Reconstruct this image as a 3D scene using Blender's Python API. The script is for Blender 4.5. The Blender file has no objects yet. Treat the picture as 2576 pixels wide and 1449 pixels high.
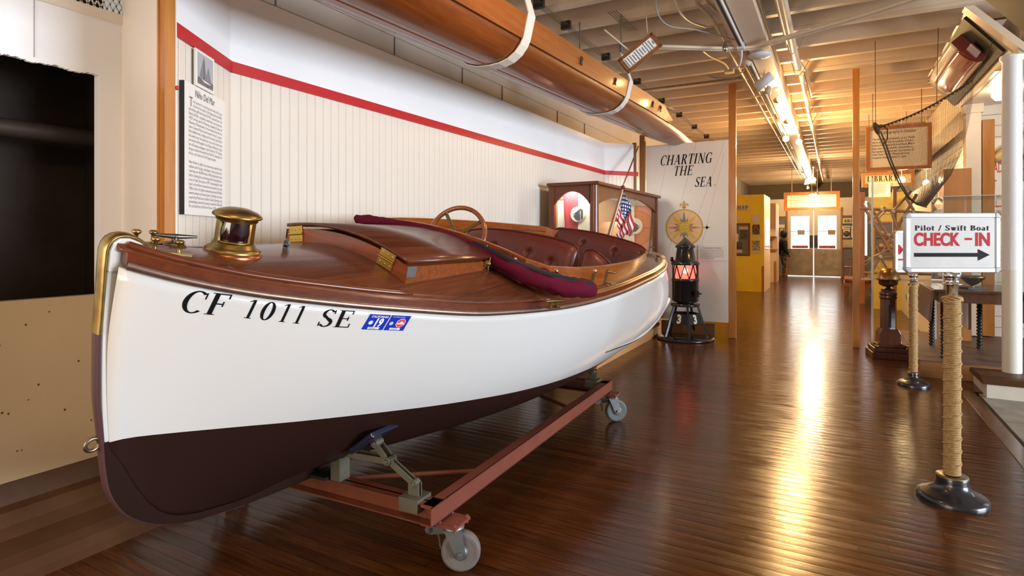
import bpy, bmesh, math, random
import numpy as np
from mathutils import Vector, Matrix
random.seed(7)
SC = bpy.context.scene
COL = SC.collection
PI = math.pi
# ------------------------------------------------------------------ camera
FPX, HOR, CH = 1464.0, 598.0, 1.30
YAW = math.atan((2100.0 - 1288.0) / FPX)
cy_, sy_ = math.cos(YAW), math.sin(YAW)
FW = Vector((-sy_, cy_, 0)); RT = Vector((cy_, sy_, 0)); CAMP = Vector((0, 0, CH))
cam = bpy.data.cameras.new('camera'); cam_o = bpy.data.objects.new('camera', cam); COL.objects.link(cam_o)
cam_o.location = CAMP; cam_o.rotation_euler = (PI / 2, 0, YAW)
cam.sensor_fit = 'HORIZONTAL'; cam.sensor_width = 36.0; cam.lens = 36.0 * FPX / 2576.0
cam.shift_y = -(724.5 - HOR) / 2576.0; cam.clip_start = 0.05; cam.clip_end = 200
SC.camera = cam_o
# ------------------------------------------------------------------ exposure / world / lights
SC.view_settings.view_transform = 'Standard'; SC.view_settings.look = 'None'
SC.view_settings.exposure = 0.0; SC.view_settings.gamma = 1.0; SC.view_settings.use_curve_mapping = False
w = bpy.data.worlds.new('daylight'); SC.world = w; w.use_nodes = True
w.node_tree.nodes['Background'].inputs[0].default_value = (1.0, 0.94, 0.86, 1)
w.node_tree.nodes['Background'].inputs[1].default_value = 0.42
def area(name, loc, target, sx, sy, power, col):
    l = bpy.data.lights.new(name, 'AREA'); l.shape = 'RECTANGLE'; l.size = sx; l.size_y = sy; l.energy = power; l.color = col
    o = bpy.data.objects.new(name, l); COL.objects.link(o); o.location = loc
    o.rotation_euler = (Vector(target) - Vector(loc)).to_track_quat('-Z', 'Y').to_euler(); return o
area('gangway_daylight', (9.2, 3.0, 1.6), (-2.4, 3.6, 2.0), 5.0, 2.8, 1330, (0.80, 0.89, 1.0))
area('stern_fill', (-1.8, -3.2, 1.25), (-2.5, 3.0, 2.9), 2.6, 2.0, 135, (1.0, 0.84, 0.68))  # unseen fill lamp added behind the camera for the left walls
area('side_bay_area', (3.9, 6.6, 1.7), (1.4, 7.4, 1.2), 1.6, 1.6, 18, (0.86, 0.92, 1.0))  # area lamp inside the bay; no opening is modelled behind it
for loc_, en_ in (((-.9, .4, 2.5), 22), ((-.9, 2.6, 2.45), 18), ((-.9, -1.8, 2.4), 20)):  # unseen warm point lamps added to brighten the near ceiling
    l = bpy.data.lights.new('near_ceiling_fill', 'POINT'); l.energy = en_; l.color = (1, .70, .42); l.shadow_soft_size = .12
    o = bpy.data.objects.new('near_ceiling_fill', l); COL.objects.link(o); o.location = loc_
# ------------------------------------------------------------------ pixel rays onto known planes (real positions)
def ray(px, py): return FW + RT * ((px - 1288) / FPX) + Vector((0, 0, (HOR - py) / FPX))
def atx(px, py, x): r = ray(px, py); return CAMP + r * (x / r.x)
def aty(px, py, y): r = ray(px, py); return CAMP + r * (y / r.y)
def atz(px, py, z): r = ray(px, py); return CAMP + r * ((z - CH) / r.z)
# ------------------------------------------------------------------ materials
MATS = {}
def _base(name):
    m = bpy.data.materials.new(name); m.use_nodes = True
    nt = m.node_tree; b = nt.nodes['Principled BSDF']; return m, nt, b
def N(nt, t, **k):
    n = nt.nodes.new(t)
    for a, v in k.items():
        if a in n.inputs: n.inputs[a].default_value = v
        else: setattr(n, a, v)
    return n
def mat(name, col, rough=0.5, metal=0.0, coat=0.0, emit=None, es=0.0, alpha=None, spec=0.5, vary=0.0, vscale=6.0, bump=0.0, bscale=60.0, trans=0.0, ior=1.45, stretch=None):
    if name in MATS: return MATS[name]
    m, nt, b = _base(name); L = nt.links.new
    b.inputs['Base Color'].default_value = (*col, 1); b.inputs['Roughness'].default_value = rough
    b.inputs['Metallic'].default_value = metal; b.inputs['Coat Weight'].default_value = coat
    b.inputs['Coat Roughness'].default_value = 0.08
    b.inputs['Specular IOR Level'].default_value = spec; b.inputs['IOR'].default_value = ior
    b.inputs['Transmission Weight'].default_value = trans
    if alpha is not None: b.inputs['Alpha'].default_value = alpha
    if emit: b.inputs['Emission Color'].default_value = (*emit, 1); b.inputs['Emission Strength'].default_value = es
    if vary or bump:
        tc = N(nt, 'ShaderNodeTexCoord'); mp = N(nt, 'ShaderNodeMapping')
        if stretch: mp.inputs['Scale'].default_value = stretch
        L(tc.outputs['Object'], mp.inputs['Vector'])
    if vary:
        n = N(nt, 'ShaderNodeTexNoise'); n.inputs['Scale'].default_value = vscale; n.inputs['Detail'].default_value = 6
        L(mp.outputs[0], n.inputs['Vector'])
        r = N(nt, 'ShaderNodeMapRange'); r.inputs[1].default_value = 0.3; r.inputs[2].default_value = 0.7
        r.inputs[3].default_value = 1 - vary; r.inputs[4].default_value = 1 + vary * 0.6
        L(n.outputs[0], r.inputs[0])
        mx = N(nt, 'ShaderNodeVectorMath', operation='SCALE'); mx.inputs[0].default_value = col
        L(r.outputs[0], mx.inputs['Scale']); L(mx.outputs[0], b.inputs['Base Color'])
    if bump:
        n2 = N(nt, 'ShaderNodeTexNoise'); n2.inputs['Scale'].default_value = bscale; n2.inputs['Detail'].default_value = 4
        L(mp.outputs[0], n2.inputs['Vector'])
        bp = N(nt, 'ShaderNodeBump'); bp.inputs['Strength'].default_value = bump; bp.inputs['Distance'].default_value = 0.004
        L(n2.outputs[0], bp.inputs['Height']); L(bp.outputs[0], b.inputs['Normal'])
    MATS[name] = m; return m
def wood(name, c1, c2, rough=0.35, coat=0.3, axis=1, scale=3.0, plank=0.0, paxis=0, gap=(0.02, 0.01, 0.006), gw=0.012, bump=0.1, ring=9.0):
    """grain stretched along one axis; optional plank seams across another"""
    if name in MATS: return MATS[name]
    m, nt, b = _base(name); L = nt.links.new
    tc = N(nt, 'ShaderNodeTexCoord'); mp = N(nt, 'ShaderNodeMapping')
    sc = [ring, ring, ring]; sc[axis] = 0.5; mp.inputs['Scale'].default_value = sc
    L(tc.outputs['Object'], mp.inputs['Vector'])
    n = N(nt, 'ShaderNodeTexNoise'); n.inputs['Scale'].default_value = scale; n.inputs['Detail'].default_value = 8; n.inputs['Roughness'].default_value = 0.65
    n.inputs['Distortion'].default_value = 0.6
    L(mp.outputs[0], n.inputs['Vector'])
    cr = N(nt, 'ShaderNodeValToRGB'); cr.color_ramp.elements[0].position = 0.3; cr.color_ramp.elements[1].position = 0.72
    cr.color_ramp.elements[0].color = (*c2, 1); cr.color_ramp.elements[1].color = (*c1, 1)
    L(n.outputs[0], cr.inputs[0]); out = cr.outputs[0]
    if plank:
        sx = N(nt, 'ShaderNodeSeparateXYZ'); L(tc.outputs['Object'], sx.inputs[0])
        dv = N(nt, 'ShaderNodeMath', operation='DIVIDE'); L(sx.outputs[paxis], dv.inputs[0]); dv.inputs[1].default_value = plank
        fr = N(nt, 'ShaderNodeMath', operation='FRACT'); L(dv.outputs[0], fr.inputs[0])
        fl = N(nt, 'ShaderNodeMath', operation='FLOOR'); L(dv.outputs[0], fl.inputs[0])
        wn = N(nt, 'ShaderNodeTexWhiteNoise', noise_dimensions='1D'); L(fl.outputs[0], wn.inputs['W'])
        mr = N(nt, 'ShaderNodeMapRange'); mr.inputs[3].default_value = 0.78; mr.inputs[4].default_value = 1.15; L(wn.outputs[0], mr.inputs[0])
        vs = N(nt, 'ShaderNodeVectorMath', operation='SCALE'); L(out, vs.inputs[0]); L(mr.outputs[0], vs.inputs['Scale'])
        lt = N(nt, 'ShaderNodeMath', operation='LESS_THAN'); L(fr.outputs[0], lt.inputs[0]); lt.inputs[1].default_value = gw / plank
        mx = N(nt, 'ShaderNodeMix', data_type='RGBA'); L(lt.outputs[0], mx.inputs['Factor']); L(vs.outputs[0], mx.inputs['A']); mx.inputs['B'].default_value = (*gap, 1)
        out = mx.outputs['Result']
    L(out, b.inputs['Base Color'])
    b.inputs['Roughness'].default_value = rough; b.inputs['Coat Weight'].default_value = coat; b.inputs['Coat Roughness'].default_value = 0.1
    if bump:
        bp = N(nt, 'ShaderNodeBump'); bp.inputs['Strength'].default_value = bump; bp.inputs['Distance'].default_value = 0.002
        L(n.outputs[0], bp.inputs['Height']); L(bp.outputs[0], b.inputs['Normal'])
    MATS[name] = m; return m
def grooved(name, col, pitch, axis=0, rough=0.45, gcol=None, gw=0.08, phase2=None, dist=0.004, vary=0.03):
    """painted boards with routed grooves every pitch along an object axis"""
    if name in MATS: return MATS[name]
    m, nt, b = _base(name); L = nt.links.new
    tc = N(nt, 'ShaderNodeTexCoord'); sx = N(nt, 'ShaderNodeSeparateXYZ'); L(tc.outputs['Object'], sx.inputs[0])
    dv = N(nt, 'ShaderNodeMath', operation='DIVIDE'); L(sx.outputs[axis], dv.inputs[0]); dv.inputs[1].default_value = pitch
    pp = N(nt, 'ShaderNodeMath', operation='PINGPONG'); L(dv.outputs[0], pp.inputs[0]); pp.inputs[1].default_value = 0.5
    mr = N(nt, 'ShaderNodeMapRange'); mr.inputs[1].default_value = 0.0; mr.inputs[2].default_value = gw; L(pp.outputs[0], mr.inputs[0])
    h = mr.outputs[0]
    bp = N(nt, 'ShaderNodeBump'); bp.inputs['Strength'].default_value = 0.8; bp.inputs['Distance'].default_value = dist
    L(h, bp.inputs['Height']); L(bp.outputs[0], b.inputs['Normal'])
    g = gcol or tuple(c * 0.72 for c in col)
    mx = N(nt, 'ShaderNodeMix', data_type='RGBA'); L(h, mx.inputs['Factor']); mx.inputs['A'].default_value = (*g, 1)
    n = N(nt, 'ShaderNodeTexNoise'); n.inputs['Scale'].default_value = 1.7; n.inputs['Detail'].default_value = 5; L(tc.outputs['Object'], n.inputs['Vector'])
    r = N(nt, 'ShaderNodeMapRange'); r.inputs[3].default_value = 1 - vary * 2; r.inputs[4].default_value = 1 + vary; L(n.outputs[0], r.inputs[0])
    vs = N(nt, 'ShaderNodeVectorMath', operation='SCALE'); vs.inputs[0].default_value = col; L(r.outputs[0], vs.inputs['Scale'])
    L(vs.outputs[0], mx.inputs['B'])
    L(mx.outputs['Result'], b.inputs['Base Color']); b.inputs['Roughness'].default_value = rough
    MATS[name] = m; return m
def floor_mat():
    m, nt, b = _base('varnished_deck_planks'); L = nt.links.new; W = .0635
    tc = N(nt, 'ShaderNodeTexCoord'); sx = N(nt, 'ShaderNodeSeparateXYZ'); L(tc.outputs['Object'], sx.inputs[0])
    def mth(op, a, b_=None, c=None):
        n = N(nt, 'ShaderNodeMath', operation=op)
        for k, v in enumerate((a, b_, c)):
            if v is None: continue
            if hasattr(v, 'links'): L(v, n.inputs[k])
            else: n.inputs[k].default_value = v
        return n.outputs[0]
    def noise(sc, scale, det=5, rough=.6):
        mp = N(nt, 'ShaderNodeMapping'); mp.inputs['Scale'].default_value = sc; L(tc.outputs['Object'], mp.inputs['Vector'])
        n = N(nt, 'ShaderNodeTexNoise'); n.inputs['Scale'].default_value = scale; n.inputs['Detail'].default_value = det; n.inputs['Roughness'].default_value = rough
        L(mp.outputs[0], n.inputs['Vector']); return n.outputs[0]
    def rng(v, a, b_, c, d):
        n = N(nt, 'ShaderNodeMapRange'); L(v, n.inputs[0])
        for k, q in enumerate((a, b_, c, d)): n.inputs[k + 1].default_value = q
        return n.outputs[0]
    y = mth('DIVIDE', sx.outputs[1], W); fr = mth('FRACT', y); fl = mth('FLOOR', y)
    wn = N(nt, 'ShaderNodeTexWhiteNoise', noise_dimensions='1D'); L(fl, wn.inputs['W'])
    # butt joints along each board
    xo = mth('FRACT', mth('ADD', mth('DIVIDE', sx.outputs[0], 2.9), mth('MULTIPLY', wn.outputs[0], 7.3)))
    xi = mth('FLOOR', mth('ADD', mth('DIVIDE', sx.outputs[0], 2.9), mth('MULTIPLY', wn.outputs[0], 7.3)))
    wn2 = N(nt, 'ShaderNodeTexWhiteNoise', noise_dimensions='2D'); cb = N(nt, 'ShaderNodeCombineXYZ'); L(fl, cb.inputs[0]); L(xi, cb.inputs[1]); L(cb.outputs[0], wn2.inputs['Vector'])
    grain = noise((1.2, 22, 1), 3.2, 8, .7); big = noise((.8, .8, .8), 1.1, 4)
    cr = N(nt, 'ShaderNodeValToRGB'); cr.color_ramp.elements[0].position = .30; cr.color_ramp.elements[1].position = .72
    cr.color_ramp.elements[0].color = (.034, .010, .003, 1); cr.color_ramp.elements[1].color = (.125, .040, .009, 1); L(grain, cr.inputs[0])
    k = mth('MULTIPLY', rng(wn2.outputs[0], 0, 1, .72, 1.22), rng(big, .3, .7, .75, 1.2))
    vs = N(nt, 'ShaderNodeVectorMath', operation='SCALE'); L(cr.outputs[0], vs.inputs[0]); L(k, vs.inputs['Scale'])
    wob = mth('MULTIPLY', mth('SUBTRACT', noise((1, 3, 1), 5, 3), .5), .05)
    seam = mth('MAXIMUM', mth('LESS_THAN', mth('ADD', mth('PINGPONG', mth('ADD', fr, wob), .5), 0), .020), mth('LESS_THAN', xo, .0012))
    mx = N(nt, 'ShaderNodeMix', data_type='RGBA'); L(mth('MULTIPLY', seam, .85), mx.inputs['Factor']); L(vs.outputs[0], mx.inputs['A']); mx.inputs['B'].default_value = (.012, .005, .002, 1)
    # pale chips and specks
    vo = N(nt, 'ShaderNodeTexVoronoi'); vo.inputs['Scale'].default_value = 9; mp = N(nt, 'ShaderNodeMapping'); mp.inputs['Scale'].default_value = (.7, 1.3, 1); L(tc.outputs['Object'], mp.inputs['Vector']); L(mp.outputs[0], vo.inputs['Vector'])
    sp = mth('MULTIPLY', mth('LESS_THAN', vo.outputs['Distance'], .028), mth('GREATER_THAN', vo.outputs['Color'], .0))
    sep = N(nt, 'ShaderNodeSeparateColor'); L(vo.outputs['Color'], sep.inputs[0]); sp = mth('MULTIPLY', mth('LESS_THAN', vo.outputs['Distance'], .030), mth('GREATER_THAN', sep.outputs[0], .45))
    scr = mth('GREATER_THAN', noise((2.5, 60, 1), 4, 2), .745)
    mx2 = N(nt, 'ShaderNodeMix', data_type='RGBA'); L(mth('MULTIPLY', mth('MAXIMUM', sp, mth('MULTIPLY', scr, .5)), .75), mx2.inputs['Factor']); L(mx.outputs['Result'], mx2.inputs['A']); mx2.inputs['B'].default_value = (.34, .24, .15, 1)
    L(mx2.outputs['Result'], b.inputs['Base Color'])
    L(rng(noise((1.5, 6, 1), 2.5, 5), .3, .7, .12, .26), b.inputs['Roughness'])
    b.inputs['Specular IOR Level'].default_value = .26; b.inputs['Coat Weight'].default_value = .0
    cup = mth('MULTIPLY', mth('POWER', mth('MULTIPLY', mth('ABSOLUTE', mth('SUBTRACT', fr, .5)), 2), 3), -1.0)
    h = mth('ADD', mth('ADD', mth('MULTIPLY', cup, .00055), mth('MULTIPLY', wn2.outputs[0], .0004)), mth('ADD', mth('MULTIPLY', noise((.7, 9, 1), 2.2, 3), .0011), mth('MULTIPLY', noise((6, 10, 1), 14, 3), .00022)))
    bp = N(nt, 'ShaderNodeBump'); bp.inputs['Strength'].default_value = 1.0; bp.inputs['Distance'].default_value = 1.0
    L(mth('SUBTRACT', h, mth('MULTIPLY', seam, .0008)), bp.inputs['Height']); L(bp.outputs[0], b.inputs['Normal'])
    MATS['floor'] = m; return m
def glass_mat():
    m = bpy.data.materials.new('clear_glass'); m.use_nodes = True; nt = m.node_tree; nt.nodes.clear(); L = nt.links.new
    o = nt.nodes.new('ShaderNodeOutputMaterial'); mx = nt.nodes.new('ShaderNodeMixShader'); t = nt.nodes.new('ShaderNodeBsdfTransparent'); g = nt.nodes.new('ShaderNodeBsdfGlossy'); f = nt.nodes.new('ShaderNodeFresnel')
    ge = nt.nodes.new('ShaderNodeNewGeometry'); mr = nt.nodes.new('ShaderNodeMapRange'); mr.inputs[3].default_value = 1.45; mr.inputs[4].default_value = 1 / 1.45; L(ge.outputs['Backfacing'], mr.inputs[0]); L(mr.outputs[0], f.inputs[0])  # same reflectance on both faces of a sheet
    g.inputs['Roughness'].default_value = .02; t.inputs[0].default_value = (.95, .97, .96, 1)
    L(f.outputs[0], mx.inputs[0]); L(t.outputs[0], mx.inputs[1]); L(g.outputs[0], mx.inputs[2]); L(mx.outputs[0], o.inputs[0]); return m
# ------------------------------------------------------------------ mesh builder
class MB:
    def __init__(s): s.v = []; s.f = []; s.mi = []; s.sm = []
    def add(s, vs, fs, mi=0, smooth=False):
        o = len(s.v); s.v += [tuple(v) for v in vs]
        for f in fs: s.f.append(tuple(i + o for i in f)); s.mi.append(mi); s.sm.append(smooth)
        return s
    def box(s, a, b, mi=0):
        (x0, y0, z0), (x1, y1, z1) = a, b
        x0, x1 = sorted((x0, x1)); y0, y1 = sorted((y0, y1)); z0, z1 = sorted((z0, z1))
        vs = [(x0, y0, z0), (x1, y0, z0), (x1, y1, z0), (x0, y1, z0), (x0, y0, z1), (x1, y0, z1), (x1, y1, z1), (x0, y1, z1)]
        return s.add(vs, [(0, 3, 2, 1), (4, 5, 6, 7), (0, 1, 5, 4), (1, 2, 6, 5), (2, 3, 7, 6), (3, 0, 4, 7)], mi)
    def obox(s, c, ax, ay, az, mi=0):
        """box from centre and three half-axis vectors"""
        c = Vector(c); ax, ay, az = Vector(ax), Vector(ay), Vector(az); vs = []
        for k in (-1, 1):
            for i, j in ((-1, -1), (1, -1), (1, 1), (-1, 1)): vs.append(c + ax * i + ay * j + az * k)
        return s.add(vs, [(0, 3, 2, 1), (4, 5, 6, 7), (0, 1, 5, 4), (1, 2, 6, 5), (2, 3, 7, 6), (3, 0, 4, 7)], mi)
    def bar(s, p, q, w, h, up=(0, 0, 1), mi=0):
        p, q = Vector(p), Vector(q); d = (q - p).normalized(); u = Vector(up)
        r = d.cross(u).normalized(); u = r.cross(d).normalized()
        return s.obox((p + q) / 2, (q - p) / 2, r * w / 2, u * h / 2, mi)
    def tube(s, pts, r, n=10, mi=0, caps=True, closed=False, sx=1.0, up=None):
        pts = [Vector(p) for p in pts]; k = len(pts); rs = r if hasattr(r, '__len__') else [r] * k
        rings = []; prev = None
        for i, p in enumerate(pts):
            if closed: d = pts[(i + 1) % k] - pts[i - 1]
            else: d = pts[min(i + 1, k - 1)] - pts[max(i - 1, 0)]
            d.normalize()
            if up is not None: a = Vector(up)
            elif prev is None: a = Vector((0, 0, 1)) if abs(d.z) < 0.9 else Vector((1, 0, 0))
            else: a = prev
            a = (a - d * a.dot(d)).normalized(); prev = a; bb = d.cross(a)
            rings.append([p + (a * math.cos(t) + bb * math.sin(t) * sx) * rs[i] for t in [2 * PI * j / n for j in range(n)]])
        vs = [v for rg in rings for v in rg]; fs = []
        for i in range(k if closed else k - 1):
            for j in range(n):
                a0 = i * n + j; a1 = i * n + (j + 1) % n; b0 = ((i + 1) % k) * n + j; b1 = ((i + 1) % k) * n + (j + 1) % n
                fs.append((a0, a1, b1, b0))
        s.add(vs, fs, mi, True)
        if caps and not closed:
            s.add(rings[0], [tuple(range(n))[::-1]], mi); s.add(rings[-1], [tuple(range(n))], mi)
        return s
    def lathe(s, prof, c=(0, 0, 0), n=32, ax=(0, 0, 1), mi=0, smooth=True):
        """prof: (r, h) list about axis ax through c"""
        c = Vector(c); az = Vector(ax).normalized(); a = Vector((1, 0, 0)) if abs(az.x) < 0.9 else Vector((0, 1, 0))
        a = (a - az * a.dot(az)).normalized(); bb = az.cross(a); vs = []; fs = []
        for r, h in prof:
            for j in range(n):
                t = 2 * PI * j / n; vs.append(c + az * h + (a * math.cos(t) + bb * math.sin(t)) * r)
        for i in range(len(prof) - 1):
            for j in range(n): fs.append((i * n + j, i * n + (j + 1) % n, (i + 1) * n + (j + 1) % n, (i + 1) * n + j))
        s.add(vs, fs, mi, smooth)
        if prof[0][0] > 1e-5: s.add(vs[:n], [tuple(range(n))[::-1]], mi)
        if prof[-1][0] > 1e-5: s.add(vs[-n:], [tuple(range(n))], mi)
        return s
    def prism(s, poly, o, u, v, nrm, t, mi=0):
        """2D polygon (convex or simple) in plane o+u*x+v*y, extruded t along nrm"""
        o, u, v, nrm = Vector(o), Vector(u), Vector(v), Vector(nrm)
        A = [o + u * x + v * y for x, y in poly]; Bq = [p + nrm * t for p in A]; n = len(A)
        s.add(A + Bq, [tuple(range(n))[::-1], tuple(range(n, 2 * n))] + [(i, (i + 1) % n, (i + 1) % n + n, i + n) for i in range(n)], mi); return s
    def grid(s, fn, nu, nv, mi=0, smooth=True, mif=None):
        vs = [fn(i / nu, j / nv) for i in range(nu + 1) for j in range(nv + 1)]; o = len(s.v); s.v += [tuple(v) for v in vs]
        for i in range(nu):
            for j in range(nv):
                a = i * (nv + 1) + j; s.f.append((a + o, a + nv + 1 + o, a + nv + 2 + o, a + 1 + o)); s.mi.append(mif(i, j) if mif else mi); s.sm.append(smooth)
        return s
    def build(s, name, m, parent=None, loc=None, rot=None, bevel=0, solid=0, weld=False, fix=True):
        me = bpy.data.meshes.new(name); me.from_pydata(s.v, [], s.f)
        ms = m if isinstance(m, (list, tuple)) else [m]
        for x in ms: me.materials.append(x)
        for p, i, sm in zip(me.polygons, s.mi, s.sm): p.material_index = min(i, len(ms) - 1); p.use_smooth = sm
        if fix or weld:
            bm = bmesh.new(); bm.from_mesh(me)
            if weld: bmesh.ops.remove_doubles(bm, verts=bm.verts, dist=1e-5)
            if fix: bmesh.ops.recalc_face_normals(bm, faces=bm.faces)
            bm.to_mesh(me); bm.free()
        o = bpy.data.objects.new(name, me); COL.objects.link(o)
        if parent: o.parent = parent
        if loc: o.location = loc
        if rot: o.rotation_euler = rot
        if solid: md = o.modifiers.new('s', 'SOLIDIFY'); md.thickness = solid; md.offset = 0
        if bevel: md = o.modifiers.new('b', 'BEVEL'); md.width = bevel; md.segments = 2; md.limit_method = 'ANGLE'; md.angle_limit = 0.7
        return o
def tag(o, label=None, cat=None, group=None, kind=None):
    if label: o['label'] = label
    if cat: o['category'] = cat
    if group: o['group'] = group
    if kind: o['kind'] = kind
    return o
def struct(o, kind='structure'): o['kind'] = kind; return o
def empty(name, loc=(0, 0, 0), rot=(0, 0, 0), label=None, cat=None, group=None):
    o = bpy.data.objects.new(name, None); COL.objects.link(o); o.location = loc; o.rotation_euler = rot; o.empty_display_size = 0.1
    return tag(o, label, cat, group)
def sub(root, ox=0.0, oy=0.0):
    return root
# part meshes of a thing are written in world coordinates and shifted back by the thing's location
def wp(mb, name, m, root, **k): return mb.build(name, m, root, loc=tuple(-Vector(root.location)), **k)
# ------------------------------------------------------------------ lettering
def text_pts(s, size, xs=1.0, align='LEFT', bold=0.0, shear=0.0, spacing=1.0, lead=1.0, box=None):
    cu = bpy.data.curves.new('t', 'FONT'); cu.body = s; cu.size = size; cu.align_x = align; cu.shear = shear; cu.offset = bold
    cu.space_character = spacing; cu.space_line = lead; cu.resolution_u = 2 if size < .5 else 6
    if box: cu.text_boxes[0].width = box / xs
    o = bpy.data.objects.new('t', cu); me = bpy.data.meshes.new_from_object(o)
    vs = [(v.co.x * xs, v.co.y) for v in me.vertices]; fs = [tuple(p.vertices) for p in me.polygons]
    bpy.data.objects.remove(o); bpy.data.curves.remove(cu); bpy.data.meshes.remove(me)
    return vs, fs
T, th = 0.17, 0.055
def _arc(cx, cy, rx, ry, a0, a1, tx=T, ty=th, n=20):
    o = []; i = []
    for k in range(n + 1):
        a = math.radians(a0 + (a1 - a0) * k / n); o.append((cx + rx * math.cos(a), cy + ry * math.sin(a)))
        i.append((cx + (rx - tx) * math.cos(a), cy + (ry - ty) * math.sin(a)))
    return [[o[k], o[k + 1], i[k + 1], i[k]] for k in range(n)]
def _r(x0, y0, x1, y1): return [[(x0, y0), (x1, y0), (x1, y1), (x0, y1)]]
def _s(x, y, w=T, e=0.09): h = 0.035; y0 = y if y < 0.5 else y - h; return _r(x - w / 2 - e, y0, x + w / 2 + e, y0 + h)
def _st(x, w=T, y0=0, y1=1, a=True, b=True):
    r = _r(x - w / 2, y0, x + w / 2, y1)
    if a: r += _r(x - w / 2 - .09, y0, x + w / 2 + .09, y0 + .035)
    if b: r += _r(x - w / 2 - .09, y1 - .035, x + w / 2 + .09, y1)
    return r
def _d(x0, y0, x1, y1, w): return [[(x0 - w / 2, y0), (x0 + w / 2, y0), (x1 + w / 2, y1), (x1 - w / 2, y1)]]
def _tick(x, y0, y1, w=.05): return _r(x - w / 2, min(y0, y1), x + w / 2, max(y0, y1))
GL = {
 'C': (.82, _arc(.44, .5, .42, .52, 48, 312) + _tick(.72, .66, .95)),
 'G': (.9, _arc(.44, .5, .42, .52, 48, 300) + _tick(.72, .66, .95) + _st(.72, .15, 0.02, .44, False, True)),
 'O': (.95, _arc(.46, .5, .44, .52, 0, 360, n=36)), '0': (.72, _arc(.34, .5, .32, .51, 0, 360, n=32)),
 'F': (.72, _st(.2) + _r(.2, .945, .68, 1) + _r(.2, .49, .52, .545) + _tick(.66, .78, 1) + _tick(.52, .4, .64)),
 'E': (.78, _st(.2) + _r(.2, .945, .7, 1) + _r(.2, .49, .54, .545) + _r(.2, 0, .72, .055) + _tick(.68, .78, 1) + _tick(.54, .4, .64) + _tick(.71, 0, .24)),
 'L': (.74, _st(.2) + _r(.2, 0, .68, .055) + _tick(.67, 0, .26)),
 'I': (.42, _st(.2)), 'H': (.98, _st(.2) + _st(.78) + _r(.2, .48, .78, .535)),
 'N': (.98, _st(.2, .06) + _st(.8, .06) + _d(.2, 1, .78, 0, .18)),
 'M': (1.1, _st(.18, .06) + _st(.9, T) + _d(.18, 1, .54, 0, .18) + _d(.9, 1, .54, 0, .07)),
 'T': (.8, _st(.4, T, 0, 1, True, False) + _r(.04, .945, .76, 1) + _tick(.06, .76, 1) + _tick(.74, .76, 1)),
 'D': (.92, _st(.2) + _arc(.38, .5, .48, .5, -90, 90) + _r(.2, 0, .4, .055) + _r(.2, .945, .4, 1)),
 'P': (.76, _st(.2) + _arc(.36, .735, .34, .265, -90, 90, T, .05) + _r(.2, .945, .37, 1) + _r(.2, .47, .37, .52)),
 'B': (.82, _st(.2) + _arc(.38, .755, .3, .245, -90, 90, T, .05) + _arc(.4, .27, .36, .27, -90, 90, T, .05) + _r(.2, .945, .4, 1) + _r(.2, .5, .4, .55) + _r(.2, 0, .42, .055)),
 'R': (.86, _st(.2) + _arc(.36, .745, .32, .255, -90, 90, T, .05) + _r(.2, .945, .37, 1) + _r(.2, .49, .4, .54) + _d(.42, .5, .74, 0, .18) + _s(.76, 0, .1, .07)),
 'A': (.92, _d(.14, 0, .44, 1, .06) + _d(.76, 0, .46, 1, .18) + _r(.25, .3, .64, .355) + _s(.14, 0, .06) + _s(.77, 0, .16)),
 'S': (.68, _arc(.34, .745, .27, .265, 30, 262, .13, .06) + _arc(.33, .26, .29, .27, -152, 85, .13, .06) + [[(.1, .64), (.2, .7), (.6, .34), (.5, .26)]] + _tick(.58, .76, .98) + _tick(.06, .04, .28)),
 'Y': (.86, _st(.43, T, 0, .5, True, False) + _d(.43, .48, .14, 1, .17) + _d(.43, .48, .74, 1, .06) + _s(.14, 1, .12) + _s(.74, 1, .06)),
 '1': (.55, _st(.3, .13, 0, 1, True, False) + [[(.24, 1), (.24, .93), (.08, .86), (.08, .9)]]),
 '3': (.66, _arc(.3, .755, .26, .245, -85, 160, .12, .08) + _arc(.3, .27, .3, .27, -160, 88, .13, .08)),
 'i': (.34, _st(.16, .13, 0, .66, True, False) + _r(.05, .62, .16, .66) + _arc(.16, .86, .085, .085, 0, 360, .084, .084, 12)),
 'l': (.34, _st(.16, .13, 0, 1.02, True, False) + _r(.05, .98, .16, 1.02)),
 'o': (.62, _arc(.3, .33, .28, .35, 0, 360, .13, .05, 28)),
 't': (.42, _st(.17, .13, .05, .88, False, False) + _r(.04, .6, .38, .66) + _arc(.28, .14, .175, .15, 180, 290, .12, .06, 8)),
 'w': (.84, _d(.14, .66, .28, 0, .12) + _d(.3, 0, .42, .66, .05) + _d(.42, .66, .56, 0, .12) + _d(.58, 0, .72, .66, .05) + _r(.02, .62, .26, .66) + _r(.62, .62, .82, .66)),
 'f': (.4, _st(.16, .13, 0, .85, True, False) + _r(.03, .6, .36, .66) + _arc(.3, .84, .205, .18, 40, 180, .13, .06, 10)),
 'a': (.6, _st(.42, .12, 0, .5, False, False) + _r(.42, 0, .56, .04) + _arc(.27, .48, .2, .19, 0, 150, .1, .05, 12) + _arc(.26, .18, .21, .2, 0, 360, .11, .05, 20)),
 '/': (.5, _d(.08, -.1, .42, 1.05, .07)), '.': (.25, _arc(.1, .08, .08, .08, 0, 360, .079, .079, 12)), ' ': (.34, []),
}
def serif_pts(s, size, shear=0.0, xs=1.0, sp=0.06, widths=None):
    vs = []; fs = []; x = 0
    for ch in s:
        wd, polys = GL[ch]
        for p in polys:
            o = len(vs); vs += [((x + a) * size * xs + b * size * shear, b * size) for a, b in p]; fs.append(tuple(range(o, o + len(p))))
        x += wd + sp
    return vs, fs, (x - sp) * size * xs
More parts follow.
